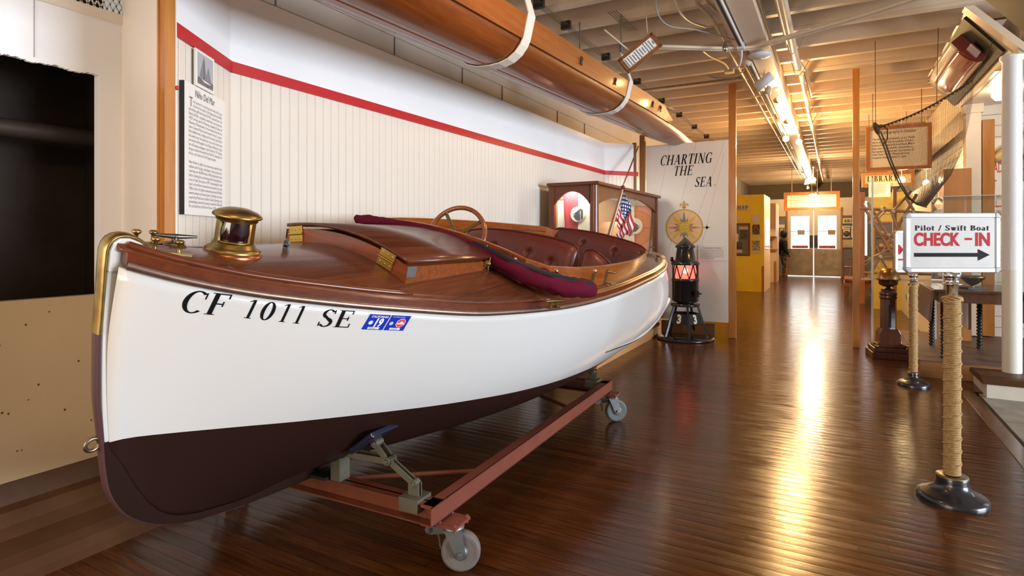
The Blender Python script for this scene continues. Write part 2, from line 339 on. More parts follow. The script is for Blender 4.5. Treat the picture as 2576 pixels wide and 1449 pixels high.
def put_text(vf, o, u, v, nrm=None, t=0.0012):
    """flat lettering raised t above plane (o,u,v)"""
    o, u, v = Vector(o), Vector(u).normalized(), Vector(v).normalized(); nn = u.cross(v)
    mb = MB(); mb.add([o + u * a + v * b + nn * t for a, b in vf[0]], vf[1]); return mb
# ================================================================== MATERIALS
M = {}
M['white'] = mat('wall_white_paint', (.87, .88, .89), .45, vary=.03, vscale=2, bump=.05, bscale=25)
M['cream'] = mat('cream_paint', (.78, .72, .62), .38, vary=.05, vscale=2.5, bump=.08, bscale=30)
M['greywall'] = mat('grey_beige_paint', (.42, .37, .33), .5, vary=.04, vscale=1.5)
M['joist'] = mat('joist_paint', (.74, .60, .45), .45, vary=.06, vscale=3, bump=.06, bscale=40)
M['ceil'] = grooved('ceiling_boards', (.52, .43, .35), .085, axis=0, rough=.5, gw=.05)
M['kick'] = mat('brown_gloss_paint', (.085, .040, .018), .45, coat=.0, spec=.2, vary=.25, vscale=5, bump=.25, bscale=22)
M['floor'] = floor_mat()
M['oak'] = wood('honey_wood', (.50, .19, .026), (.33, .115, .014), .35, .3, axis=2, scale=4)
M['oakdark'] = wood('brown_post_wood', (.30, .12, .03), (.19, .07, .02), .4, .2, axis=2, scale=4)
M['black'] = mat('gloss_black', (.012, .012, .013), .22, coat=.4)
M['matblack'] = mat('flat_black', (.015, .015, .016), .5)
M['ink'] = mat('lettering_ink', (.006, .006, .007), .6, spec=.15)
M['greyink'] = mat('small_print_ink', (.17, .17, .18), .6)
M['red'] = mat('red_paint', (.50, .018, .022), .45)
M['brass'] = mat('aged_brass', (.36, .25, .09), .36, 1.0, vary=.5, vscale=16)
M['bronze'] = mat('worn_bronze', (.32, .25, .17), .4, 1.0, vary=.3, vscale=18)
M['chrome'] = mat('polished_steel', (.75, .75, .76), .16, 1.0)
M['galv'] = mat('galvanised_steel', (.20, .21, .21), .5, .7, vary=.2, vscale=12)
M['alu'] = mat('brushed_aluminium', (.62, .63, .64), .3, .9)
M['paper'] = mat('white_board', (.80, .79, .75), .5)
M['glass'] = glass_mat()
M['pipe'] = mat('pipe_paint', (.72, .60, .46), .35, vary=.05, vscale=4)
M['wire'] = mat('dark_wire', (.10, .07, .05), .6)
M['grey'] = mat('grey_cord', (.30, .30, .31), .5)
M['bulb'] = mat('lit_lamp', (1, .9, .7), .4, emit=(1.0, .72, .36), es=28)
# ================================================================== SETTING
def S(mb, name, m, **k): return struct(mb.build(name, m, **k))
S(MB().box((-3.12, -5, -.12), (1.02, 24.6, 0)), 'floor', M['floor'])
MB_t = MB().box((.93, -5, -.1), (1.02, 6.2, .006)); S(MB_t, 'trim_1', wood('floor_edge_board', (.13, .06, .03), (.07, .03, .015), .3, .3, axis=1))
S(MB().box((1.06, -5, -.12), (5.2, 6.2, -.012)), 'floor_2', mat('worn_concrete', (.30, .28, .24), .8, vary=.25, vscale=7, bump=.5, bscale=40))
S(MB().box((1.0, 6.2, -.12), (5.2, 24.6, -.002)), 'floor_3', M['floor'])
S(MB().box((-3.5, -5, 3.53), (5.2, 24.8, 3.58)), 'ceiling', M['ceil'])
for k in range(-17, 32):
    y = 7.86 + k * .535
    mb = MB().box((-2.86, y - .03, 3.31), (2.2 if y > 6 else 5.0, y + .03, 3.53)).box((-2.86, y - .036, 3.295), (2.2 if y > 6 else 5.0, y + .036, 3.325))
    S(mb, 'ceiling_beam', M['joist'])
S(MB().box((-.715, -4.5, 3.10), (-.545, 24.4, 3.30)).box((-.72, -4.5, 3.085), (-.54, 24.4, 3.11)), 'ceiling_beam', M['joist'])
# left hull side with dark opening
X0 = -3.10
mb = MB().box((X0 - .05, -5, .2), (X0, 1.60, .202)).box((X0 - .05, -5, 2.09), (X0, 1.60, 2.37)).box((X0 - .05, 1.49, 1.02), (X0, 1.60, 2.09)).box((X0 - .05, -5, 1.02), (X0, .72, 2.09))
mb.box((X0 - .05, -5, 2.37), (X0, 1.22, 3.5)).box((X0 - .05, 1.22, 2.9), (X0, 1.60, 3.5))
S(mb, 'wall_left', M['white'])
S(MB().box((X0 - .05, -5, .2), (X0 + .001, 1.60, 1.028)), 'wall_left_lower', mat('tan_gloss_paint', (.50, .38, .235), .32, vary=.08, vscale=1.6, bump=.1, bscale=20))
mb = MB()
for k in range(26): mb.lathe([(.003 + .003 * random.random(), 0), (.002, .0015), (0, .002)], (X0 + .001, .75 + .85 * random.random(), .35 + .65 * random.random()), 7, (1, 0, 0))
tag(mb.build('paint_chips', M['kick']), 'scattered small dark paint chips on the tan lower left wall', 'paint chips', kind='stuff')
mb = MB()
for k in range(150): y = .72 + .78 * k / 150; mb.box((X0 - .02, y, 2.084 - .006 * random.random() - .004 * math.sin(k * .21)), (X0 - .0005, y + .00521, 2.095))
S(mb, 'trim_ragged_edge', M['white'])
S(MB().box((X0 - .02, .85, 2.1), (X0 + .006, .856, 2.37)).box((X0, 1.225, 2.1), (X0 + .004, 1.228, 3.5)), 'trim_2', M['greywall'])
S(MB().box((X0, 1.2, 2.355), (X0 + .02, 1.60, 2.40)), 'trim_3', M['cream'])
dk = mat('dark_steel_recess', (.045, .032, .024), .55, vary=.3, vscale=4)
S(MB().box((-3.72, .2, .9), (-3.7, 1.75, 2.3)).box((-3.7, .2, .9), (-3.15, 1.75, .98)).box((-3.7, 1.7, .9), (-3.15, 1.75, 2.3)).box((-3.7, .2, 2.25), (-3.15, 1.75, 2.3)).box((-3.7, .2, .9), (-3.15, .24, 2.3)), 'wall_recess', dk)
tag(MB().tube([(-3.42, .242, 1.82), (-3.42, 1.698, 1.82)], .045, 16).build('pipe', dk), 'dark horizontal pipe inside the opening in the cream side wall', 'pipe')
mb = MB().box((-3.66, .95, 1.0), (-3.6, 1.0, 2.24))
for k in range(22): mb.lathe([(.009, 0), (.006, .008), (0, .01)], (-3.6, .975, 1.05 + k * .052), 8, (1, 0, 0))
tag(mb.build('riveted_stiffener', dk), 'dark riveted vertical strip at the left inside the side wall opening', 'strip')
# expanded metal grille
mb = MB(); zz = np.arange(2.40, 2.90, .052)
for z in zz:
    for q in range(15):
        y = 1.20 + q * .028
        for s_ in (-1, 1):
            ya, yb = y, y + .014 * s_
            mb.bar((X0 - .03, ya, z - .026), (X0 - .03, yb, z), .0045, .006); mb.bar((X0 - .03, yb, z), (X0 - .03, ya, z + .026), .0045, .006)
tag(mb.build('vent_grille', M['paper']), 'white expanded metal grille above the cream wall', 'grille')
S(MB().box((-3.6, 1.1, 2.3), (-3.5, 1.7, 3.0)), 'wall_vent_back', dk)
kp = [(-3.12, .26), (-3.095, .25), (-3.085, .16), (-3.03, .15), (-2.99, .105), (-2.93, .075), (-2.86, .068), (-2.80, .062), (-2.74, .045), (-2.70, .018), (-2.66, .001), (-2.66, -.02), (-3.12, -.02)]
S(MB().prism(kp, (0, -5, 0), (1, 0, 0), (0, 0, 1), (0, 1, 0), 12.4), 'baseboard_left', M['kick'])
# hull rib casing and wood corner post
pr = Vector((-2.40, 1.40, 0)) - Vector((-3.10, 1.59, 0)); L_ = pr.length; u_ = pr.normalized(); n_ = Vector((u_.y, -u_.x, 0))
S(MB().obox(Vector((-2.75, 1.495, 1.88)) - n_ * .02, u_ * L_ / 2, n_ * .02, (0, 0, 1.62)), 'wall_left_return', mat('peach_white_paint', (.78, .70, .62), .45, vary=.03, vscale=2))
mb = MB().box((-2.425, 1.385, .3), (-2.385, 1.43, 3.5)).box((-2.43, 1.38, .3), (-2.42, 1.44, 3.5))
S(mb, 'trim_4', M['oak'])
# exhibit wall: beadboard below a red strip, smooth white above; three facets
BD = grooved('beadboard', (.76, .70, .62), .062, axis=0, rough=.42, gw=.08, gcol=(.69, .62, .54), dist=.004)
def facet(a, b, z0, z1, m, name, off=0.0, th_=.02, ext=0.0):
    a, b = Vector((*a, 0)), Vector((*b, 0)); d = (b - a); L = d.length; d.normalize(); n = Vector((d.y, -d.x, 0))
    o = MB().box((0, -off - th_, z0), (L, -off, z1)).build(name, m); o.location = a
    o.rotation_euler = (0, 0, math.atan2(d.y, d.x)); return struct(o)
segs = [((-2.40, 1.42), (-2.70, 1.90)), ((-2.70, 1.90), (-2.70, 7.42)), ((-2.70, 7.42), (-2.366, 7.82))]
for i, (a, b) in enumerate(segs):
    for nm, z0, z1, m_, off, tk in (('wall_left_beadboard', .262, 2.16, BD, -.02, .0), ('wall_left_upper', 2.16, 2.575, M['white'], -.02, 0), ('trim_%d' % (5 + i), 2.145, 2.20, M['red'], 0, 0)):
        # local -y is the room side when walking from a to b with the room on the right
        aa, bb = Vector((*a, 0)), Vector((*b, 0)); d = (bb - aa); L = d.length; d.normalize()
        if nm.startswith('trim'): mb = MB().box((-.002, -.014, z0), (L + .002, .01, z1))
        else: mb = MB().box((0, 0, z0), (L, .02, z1))
        o = mb.build(nm, m_); o.location = aa; o.rotation_euler = (0, 0, math.atan2(d.y, d.x)); struct(o)
S(MB().box((-2.86, 1.9, 2.575), (-2.70, 7.42, 2.582)), 'trim_8', M['greywall'])
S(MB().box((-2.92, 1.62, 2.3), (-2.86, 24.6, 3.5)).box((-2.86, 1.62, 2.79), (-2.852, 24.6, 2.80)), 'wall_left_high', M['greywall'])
mb = MB()
for y in (2.3, 3.35, 4.25, 4.95, 6.25, 7.1): mb.box((-2.86, y, 2.58), (-2.853, y + .008, 2.79))
S(mb, 'trim_9', mat('panel_seam', (.16, .13, .11), .7))  # dark strips along the upright panel seams
S(MB().box((-2.92, 7.9, 0), (-2.86, 24.6, 2.3)), 'wall_left_far', M['cream'])
# far cross wall with double doors
YD = 22.0
gb = mat('blue_grey_panel', (.17, .18, .21), .6)
cw = mat('far_white_paint', (.70, .62, .50), .5)
S(MB().box((-2.9, YD, 2.02), (-1.43, YD + .1, 2.62)).box((.17, YD, 2.02), (5.2, YD + .1, 2.62)).box((-1.43, YD, 2.24), (.17, YD + .1, 2.62)), 'wall_far', cw)
S(MB().box((-2.9, YD, 0), (-1.43, YD + .1, 2.02)).box((.17, YD, 0), (5.2, YD + .1, 2.02)), 'wall_far_lower', gb)
S(MB().box((-2.9, 24.2, 2.3), (5.2, 24.3, 3.5)).box((-2.9, YD + .1, 2.60), (5.2, 24.3, 2.62)), 'wall_far_header', mat('header_paint', (.34, .25, .15), .6))
for i, x in enumerate((-1.46, .17)): S(MB().box((x, YD - .03, 0), (x + .05, YD + .1, 2.3)), 'trim_%d' % (11 + i), M['oak'])
S(MB().box((-2.9, YD - .02, 2.0), (-1.45, YD, 2.04)).box((.2, YD - .02, 2.0), (3, YD, 2.04)).box((-2.9, YD - .02, 0), (-1.45, YD, .08)).box((.2, YD - .02, 0), (3, YD, .08)), 'trim_13', M['oak'])
dp = mat('door_paint', (.66, .60, .50), .45)
plate = mat('scuffed_kick_plate', (.34, .27, .18), .32, .75, vary=.3, vscale=5, bump=.4, bscale=9)
for i, (xa, xb) in enumerate(((-1.43, -.632), (-.614, .17))):
    d = struct(MB().box((xa, YD + .02, .012), (xa + .12, YD + .06, 2.24)).box((xb - .12, YD + .02, .012), (xb, YD + .06, 2.24)).box((xa + .12, YD + .02, 2.03), (xb - .12, YD + .06, 2.24)).box((xa + .12, YD + .02, .012), (xb - .12, YD + .06, .93)).build('door_%d' % (i + 1), dp))
    MB().box((xa + .02, YD + .008, .06), (xb - .02, YD + .02, .92)).build('kick_plate', plate, d)
    MB().box((xa + .12, YD + .035, .93), (xb - .12, YD + .041, 2.03)).build('pane', M['glass'], d)
    MB().box((xa + .12, YD + .03, 1.5), (xb - .12, YD + .05, 1.53)).box(((xa + xb) / 2 - .01, YD + .03, 1.53), ((xa + xb) / 2 + .01, YD + .05, 2.03)).build('muntin', dp, d)
    h = xb if i == 0 else xa; s_ = -1 if i == 0 else 1
    MB().box((h, YD, .97), (h + .11 * s_, YD + .015, 1.38)).build('push_plate', mat('dark_push_plate', (.05, .04, .035), .4), d)
    sx = (xa + xb) / 2
    tag(MB().box((sx - .24, YD - .004, .94), (sx + .24, YD + .002, 1.04)).build('door_notice', mat('red_notice', (.72, .22, .12), .5)), 'red and pale do not enter strip on the %s far door' % ('left' if i == 0 else 'right'), 'sign')
    wp(put_text(text_pts('DO NOT ENTER', .095, .78, 'CENTER', .002), (sx, YD - .006, .957), (1, 0, 0), (0, 0, 1)), 'lettering', mat('notice_ink', (.20, .05, .03), .6), bpy.data.objects[[o.name for o in bpy.data.objects if o.name.startswith('door_notice')][-1]])
    tag(MB().box((sx - .08 + .1 * i, YD - .0, 1.40), (sx + .14 + .1 * i, YD + .008, 1.56)).build('taped_notice', mat('notice_paper_%d' % i, (.40, .36, .33) if i == 0 else (.45, .30, .20), .6)), ('small grey paper' if i == 0 else 'small tan paper') + ' taped to the %s far door pane' % ('left' if i == 0 else 'right'), 'notice')
S(MB().box((-3.5, YD + .9, -.5), (4, YD + .92, 2.58)), 'exterior_daylight', mat('outdoor_daylight', (1, 1, 1), 1, emit=(.93, .96, 1.0), es=4.5))
# side bay on the starboard side
siding = grooved('lap_siding', (.74, .66, .55), .13, axis=2, rough=.5, gw=.05, dist=.008)
S(MB().box((1.75, 8.7, 0), (1.80, 24.6, 3.5)), 'wall_right', siding)
S(MB().box((1.42, 8.62, .0), (5.2, 8.70, 3.5)), 'wall_right_bay', siding)
S(MB().box((5.15, -5, 0), (5.2, .2, 3.5)).box((5.15, 5.9, 0), (5.2, 8.7, 3.5)).box((5.15, .2, 2.75), (5.2, 5.9, 3.5)), 'wall_right_outer', M['cream'])
S(MB().box((1.38, 6.3, 2.86), (1.56, 22, 3.30)).box((1.34, 6.3, 2.84), (1.60, 22, 2.90)), 'ceiling_beam', M['pipe'])
S(MB().box((1.33, 8.45, .17), (1.47, 8.62, 2.86)).box((1.31, 8.43, 2.74), (1.49, 8.62, 2.84)), 'pillar', M['pipe'])
S(MB().box((1.49, 8.50, .17), (1.60, 8.60, 2.66)), 'trim_14', M['oak'])
cc = mat('column_cream', (.76, .72, .63), .35, coat=.2); cwh = mat('column_white', (.80, .80, .79), .3, coat=.3)
S(MB().lathe([(.068, .15), (.068, 1.03)], (1.32, 6.4, 0), 40).lathe([(.0685, 1.03), (.0685, 2.80), (.085, 2.82), (.085, 2.85)], (1.32, 6.4, 0), 40, mi=1), 'pillar', [cc, cwh])
S(MB().box((1.09, 6.06, -.02), (5.0, 6.6, .10)), 'trim_15', mat('coaming_cream', (.62, .57, .48), .5, vary=.1))
mb = MB()
pf = [(0, .10), (0, .125), (.03, .145), (.09, .155), (.42, .155), (.50, .14), (.54, .10)]
mb.prism(pf, (1.06, 6.05, 0), (0, 1, 0), (0, 0, 1), (1, 0, 0), 3.9); S(mb, 'trim_16', M['kick'])
# raised platform
S(MB().box((.70, 6.62, 0), (1.75, 8.6, .10)).box((.70, 6.62, .10), (1.75, 8.6, .15)), 'floor_platform', wood('platform_pine', (.42, .20, .07), (.30, .13, .04), .45, .1, axis=0, scale=3))
S(MB().box((.69, 6.61, .15), (5.0, 8.62, .158)), 'floor_platform_top', wood('platform_grey_boards', (.17, .10, .075), (.11, .06, .045), .5, 0, axis=0, plank=.09, paxis=1, gw=.004))
# ================================================================== THE LAUNCH
WH = mat('hull_white', (.70, .69, .665), .24, coat=.5, vary=.02, vscale=1.5)
HB = mat('hull_bottom_brown', (.024, .0095, .007), .42, coat=.0, spec=.3)
MH = wood('mahogany_deck', (.165, .046, .018), (.078, .019, .008), .32, .25, axis=1, scale=5, plank=.118, paxis=0, gap=(.03, .012, .008), gw=.0022, bump=.05, ring=10)
MR = wood('mahogany_rail', (.155, .032, .007), (.085, .016, .004), .28, .35, axis=1, scale=4, bump=.04)
MV = wood('varnished_coaming', (.36, .098, .014), (.21, .050, .008), .25, .45, axis=1, scale=4, bump=.04)
UP = mat('oxblood_leather', (.155, .030, .020), .36, coat=.2, bump=.25, bscale=120)
PIPG = mat('leather_piping', (.10, .018, .012), .35)
CANV = mat('burgundy_canvas', (.105, .006, .022), .85, bump=1.0, bscale=26, spec=.15)
YB = 0.83; LB = 4.27
def smooth(P, n=6):
    P = [Vector(p) for p in P]; out = []
    for i in range(len(P) - 1):
        p0 = P[max(i - 1, 0)]; p1 = P[i]; p2 = P[i + 1]; p3 = P[min(i + 2, len(P) - 1)]
        for k in range(n):
            t = k / n; out.append(.5 * ((2 * p1) + (p2 - p0) * t + (2 * p0 - 5 * p1 + 4 * p2 - p3) * t * t + (3 * p1 - p0 - 3 * p2 + p3) * t**3))
    return out + [P[-1]]
smooth_ = smooth
def ip(xs, ys):
    xs = np.array(xs, float); ys = np.array(ys, float); h = np.diff(xs); dl = np.diff(ys) / h; m = np.zeros(len(xs))
    for i in range(1, len(xs) - 1):
        if dl[i - 1] * dl[i] > 0: m[i] = 2 * dl[i - 1] * dl[i] / (dl[i - 1] + dl[i])
    m[0] = dl[0]; m[-1] = dl[-1]
    def f(t):
        t = min(max(t, xs[0]), xs[-1]); i = min(int(np.searchsorted(xs, t, 'right')) - 1, len(h) - 1); i = max(i, 0)
        s = (t - xs[i]) / h[i]
        return float((2 * s**3 - 3 * s**2 + 1) * ys[i] + (s**3 - 2 * s**2 + s) * h[i] * m[i] + (3 * s**2 - 2 * s**3) * ys[i + 1] + (s**3 - s**2) * h[i] * m[i + 1])
    return f
tt = [0, .04, .1, .2, .3, .4, .5, .6, .7, .8, .9, 1]
bF = ip(tt, [.018, .11, .23, .41, .55, .65, .71, .735, .73, .69, .605, .485])
hF = ip([0, .05, .1, .2, .3, .4, .5, .6, .7, .8, .9, 1], [.985, .93, .895, .857, .832, .836, .856, .888, .918, .936, .942, .94])
zkF = ip([0, .014, .023, .033, .042, .054, .073, .10, .15, .22, .3, .5, .7, .85, 1], [.42, .405, .34, .255, .195, .14, .10, .063, .040, .052, .07, .12, .22, .32, .42])
a1F = ip([0, .03, .15, .4, .7, 1], [.35, .5, .86, 1.0, 1.08, 1.36]); h1F = ip([0, .15, .4, .7, 1], [.35, .5, .68, .70, .60])
a2F = ip([0, .15, .4, .7, 1], [.20, .42, .66, .88, 1.36]); h2F = ip([0, .15, .4, .7, 1], [.40, .16, .03, .02, .10])
zcF = ip([0, .05, .1, .2, .4, .6, .8, 1], [1.045, 1.012, .992, .996, 1.0, 1.0, 1.01, 1.02])
wlF = ip([0, .1, .3, .5, .7, 1], [.432, .425, .412, .400, .40, .42])
Ty = lambda y: (y - YB) / LB
Yt = lambda t: YB + LB * t
def hull(t, v):
    b, hz, zk = bF(t), hF(t), zkF(t); D_ = hz - zk
    P = [(b, hz), (b * a1F(t), hz - D_ * h1F(t)), (max(.018, b * a2F(t)), zk + D_ * h2F(t)), (.018, zk)]
    c = [(1 - v)**3, 3 * v * (1 - v)**2, 3 * v * v * (1 - v), v**3]
    return sum(k * p[0] for k, p in zip(c, P)), sum(k * p[1] for k, p in zip(c, P))
def vat(t, z):
    lo, hi = 0.0, 1.0
    for _ in range(30):
        m = (lo + hi) / 2
        if hull(t, m)[1] > z: lo = m
        else: hi = m
    return lo
zeF = lambda t: hF(t) + .048
def deckz(t, x): b = bF(t); return zeF(t) + (zcF(t) - zeF(t)) * max(0, 1 - (x / b)**2)
_ys = ip([.03, .13, .18, .25, .32, .43, .58, .80, 1.0], [1.26, 1.042, .994, .955, .934, .914, .892, .872, .868])
def hy(t, z): return Yt(t) + (_ys(z) - .868) * max(0, 1 - (t - .012) / .07)**1.5
boat = empty('motor_launch', (-1.99, 3.0, .28), (0, math.radians(12.5), 0), 'white launch with varnished mahogany deck and oxblood seats on a red trolley', 'boat')
OB = (0, -3.0, 0)
def bp(mb, name, m, par=None, **k):
    return mb.build(name, m, par or boat, loc=(OB if par is None else None), **k)
# hull skin, both sides
mb = MB(); NU, N1, N2 = 90, 16, 16
def skin(sd):
    def f(i, j):
        t = .012 + (1 - .012) * i; k = round(j * (N1 + N2)); vw = vat(t, wlF(t))
        v = vw * k / N1 if k <= N1 else vw + (1 - vw) * (k - N1) / N2
        x, z = hull(t, v); return (sd * x, hy(t, z), z)
    return f
for sd in (1, -1): mb.grid(skin(sd), NU, N1 + N2, mif=lambda i, j: 0 if j < N1 else 1)
hull_o = bp(mb, 'hull', [WH, HB], solid=.012)
# transom
pts = [hull(1, v) for v in np.linspace(0, 1, 24)]; poly = [(x, z) for x, z in pts] + [(-x, z) for x, z in pts[::-1]]
bp(MB().prism(poly, (0, 5.085, 0), (1, 0, 0), (0, 0, 1), (0, 1, 0), .02), 'transom', WH)
# stem and keel profile
so = [(.868, 1.00), (.872, .80), (.892, .58), (.914, .43), (.934, .32), (.955, .25), (.994, .181), (1.042, .13), (1.121, .078), (1.242, .035), (1.45, .005), (1.7, -.008), (5.0, -.008)]
si = [(.905, 1.045), (.905, .80), (.925, .58), (.95, .43), (.985, .33), (1.02, .26), (1.07, .19), (1.13, .15), (1.2, .12), (1.3, .11), (1.5, .10), (1.7, .10), (5.0, .30)]
def smo(P, n=5): return [(p.x, p.y) for p in smooth_([(a, b, 0) for a, b in P], n)]
so_s = so[:11]; so = smo(so_s, 5) + so[11:]; si = smo(si[:11], 5) + si[11:]; kk = 16
top = [(.866, 1.01), (.872, 1.035), (.888, 1.048), (.915, 1.048), (.945, 1.036), (.975, 1.012), (.985, .995)]
def strip(A, B, wd, mi=0):
    mbx = MB(); n = len(A); vs = []
    for (ya, za), (yb, zb) in zip(A, B): vs += [(-wd, ya, za), (wd, ya, za), (wd, yb, zb), (-wd, yb, zb)]
    fs = []
    for i in range(n - 1):
        for j in range(4): fs.append((i * 4 + j, i * 4 + (j + 1) % 4, i * 4 + 4 + (j + 1) % 4, i * 4 + 4 + j))
    fs += [(3, 2, 1, 0), (n * 4 - 4, n * 4 - 3, n * 4 - 2, n * 4 - 1)]; mbx.add(vs, fs, mi); return mbx
mb = MB().prism([(a, b) for a, b in top] + [(.985, .95), (.905, .95)] + [(.867, .95)], (-.025, 0, 0), (0, 1, 0), (0, 0, 1), (1, 0, 0), .05)
q = strip(so[:kk], si[:kk], .021); mb.add(q.v, q.f)
bp(mb, 'stem', WH, bevel=.006)
bp(strip(so[kk - 1:], si[kk - 1:], .022), 'keel', HB)
def band(path, y0=0):
    q = MB(); q.tube([(0, y, z) for y, z in path], .0, 4, caps=False); return q
bpts = [(.978, 1.014), (.962, 1.027), (.945, 1.039), (.930, 1.047), (.912, 1.053), (.898, 1.054), (.884, 1.051), (.872, 1.043), (.864, 1.030), (.860, 1.012), (.861, .96), (.864, .90), (.867, .82), (.868, .77)]
bp(MB().tube([(0, y, z) for y, z in bpts], .024, 12, sx=.34, up=(1, 0, 0)), 'stem_band', M['brass'])
bp(MB().tube([(0, y, z) for y, z in smo([(.868, .77), (.878, .66), (.889, .56), (.914, .43), (.934, .32), (.955, .25), (.994, .181), (1.042, .13), (1.121, .078), (1.242, .035), (1.45, .003)])], .020, 12, sx=.4, up=(1, 0, 0)), 'stem_band', mat('painted_stem_band', (.09, .045, .05), .35))
bp(MB().tube([(0, .905 + .019 * math.cos(a) - .012, .425 + .019 * math.sin(a)) for a in np.linspace(0, 2 * PI, 20)[:-1]], .006, 8, closed=True), 'eye_ring', M['bronze'])
# half-round bronze moulding, mahogany sheer strake, deck
def rail_path(dz, off, t0=.015, t1=1.0, n=90, sd=1): return [(sd * (bF(t) + off), Yt(t), hF(t) + dz) for t in np.linspace(t0, t1, n)]
for sd in (1, -1):
    bp(MB().tube(rail_path(.012, .010, sd=sd), .0125, 10), 'rub_moulding', mat('bronze_half_round', (.30, .20, .16), .38, .85, vary=.2, vscale=30), None)
    P = rail_path(.012, 0, sd=sd); mb = MB(); vs = []
    for x, y, z in P:
        vs += [(x - .006 * sd, y, z), (x + .008 * sd, y, z), (x + .006 * sd, y, z + .034), (x - .002 * sd, y, z + .040), (x - .02 * sd, y, z + .037), (x - .02 * sd, y, z)]
    fs = [];
    for i in range(len(P) - 1):
        for j in range(6): fs.append((i * 6 + j, i * 6 + (j + 1) % 6, i * 6 + 6 + (j + 1) % 6, i * 6 + 6 + j))
    fs += [tuple(range(6)), tuple(range(len(vs) - 6, len(vs)))]; mb.add(vs, fs); bp(mb, 'sheer_strake', MR)
    tr = [(sd * (bF(t) - .028), Yt(t), deckz(t, bF(t) - .028) + .004) for t in np.linspace(.018, .214, 40)]
    bp(MB().tube(tr, [.012] * 38 + [.009, .004], 8, up=(0, 0, 1), sx=1.3), 'toe_rail', MR)
cx = ip([2.44, 2.6, 2.8, 3.1, 3.6, 4.2, 4.6, 4.78], [.50, .585, .64, .66, .64, .55, .46, .40])
mb = MB()
tf = Ty(2.46); ta = Ty(4.77)
mb.grid(lambda i, j: (lambda t, s: (s * (bF(t) - .004), Yt(t), deckz(t, s * bF(t))))(.012 + (tf - .012) * i, 2 * j - 1), 50, 24)
mb.grid(lambda i, j: (lambda t, s: (s * (bF(t) - .004), Yt(t), deckz(t, s * bF(t))))(ta + (1 - ta) * i, 2 * j - 1), 8, 24)
for sd in (1, -1):
    def side(i, j):
        t = tf + (ta - tf) * i; y = Yt(t); x0 = cx(y) - .01; x1 = bF(t) - .004; x = x0 + (x1 - x0) * j; return (sd * x, y, deckz(t, x))
    mb.grid(side, 50, 5)
bp(mb, 'deck', MH, fix=True, solid=.008)
# cockpit sole and lining
lin = wood('cockpit_lining', (.26, .09, .035), (.16, .05, .02), .4, .3, axis=1)
mb = MB(); rim = [(cx(y), y) for y in np.linspace(2.46, 4.76, 24)]
mb.add([(x - .03, y, .50) for x, y in rim] + [(-x + .03, y, .50) for x, y in rim], [(i, i + 1, 24 + i + 1, 24 + i) for i in range(23)])
bp(mb, 'cockpit_sole', lin, solid=.01)
# coaming: closed loop with its own top height
loop = []
for x in np.linspace(-.48, .48, 22): loop.append((x, 2.45 + .02 * (x / .48)**2, 1.095 - .19 * x * x))
ys = np.linspace(2.56, 4.60, 36)
for y in ys: loop.append((cx(y), y, 1.030 + .006 * (y - 2.5)))
for x in np.linspace(.42, -.42, 16): loop.append((x, 4.775 - .10 * (abs(x) / .42)**6, 1.055 - .06 * (x / .42)**2 * .5))
for y in ys[::-1]: loop.append((-cx(y), y, 1.030 + .006 * (y - 2.5)))
n = len(loop); vs = []
for i, (x, y, h) in enumerate(loop):
    p, q_ = Vector(loop[i - 1][:2]), Vector(loop[(i + 1) % n][:2]); d = (q_ - p).normalized(); nn = Vector((d.y, -d.x)) * .009
    for s_, z in ((1, .80), (1, h), (-1, h), (-1, .80)): vs.append((x + nn.x * s_, y + nn.y * s_, z))
fs = [(i * 4 + j, i * 4 + (j + 1) % 4, ((i + 1) % n) * 4 + (j + 1) % 4, ((i + 1) % n) * 4 + j) for i in range(n) for j in range(4)]
coam = bp(MB().add(vs, fs), 'coaming', MV, bevel=.003)
for x in (-.38, -.17, .05, .27): MB().lathe([(.011, 0), (.011, .004), (.006, .008), (0, .009)], (x, 2.443, 1.07 - .19 * x * x), 14, (0, -1, 0)).build('snap_stud', M['chrome'], coam)
for y in (2.60, 2.95): MB().lathe([(.011, 0), (.011, .004), (.006, .008), (0, .009)], (cx(y) + .009, y, 1.008), 14, (1, 0, 0)).build('snap_stud', M['chrome'], coam)
MB().lathe([(.011, 0), (.011, .004), (.006, .008), (0, .009)], (.44, 2.443, 1.035), 14, (0, -1, 0)).build('snap_stud', M['chrome'], coam)
# hull band strake at the quarter
qs = [(3.30, .505), (3.7, .487), (4.1, .475), (4.45, .485), (4.75, .525), (4.98, .575), (5.12, .615)]
for sd in (1, -1):
    mb = MB(); pp = []
    for k, (y, z) in enumerate(qs):
        t = min(Ty(y), 1); x, _ = hull(t, vat(t, z)); pp.append((sd * (x + .001 + .0035 * k), y, z))
    pp = smooth_(pp, 5); mb.tube(pp, list(np.interp(np.linspace(0, 6, len(pp)), range(7), [.003, .008, .013, .018, .023, .027, .029])), 12, sx=.62, up=(0, 0, 1)); bp(mb, 'quarter_strake', WH)
    bp(MB().tube([(x + sd * .004, y, z - .75 * r) for (x, y, z), r in zip(pp[:26], np.linspace(.004, .024, 26))], .0035, 8), 'strake_underline', M['matblack'])  # black line along the underside of the strake
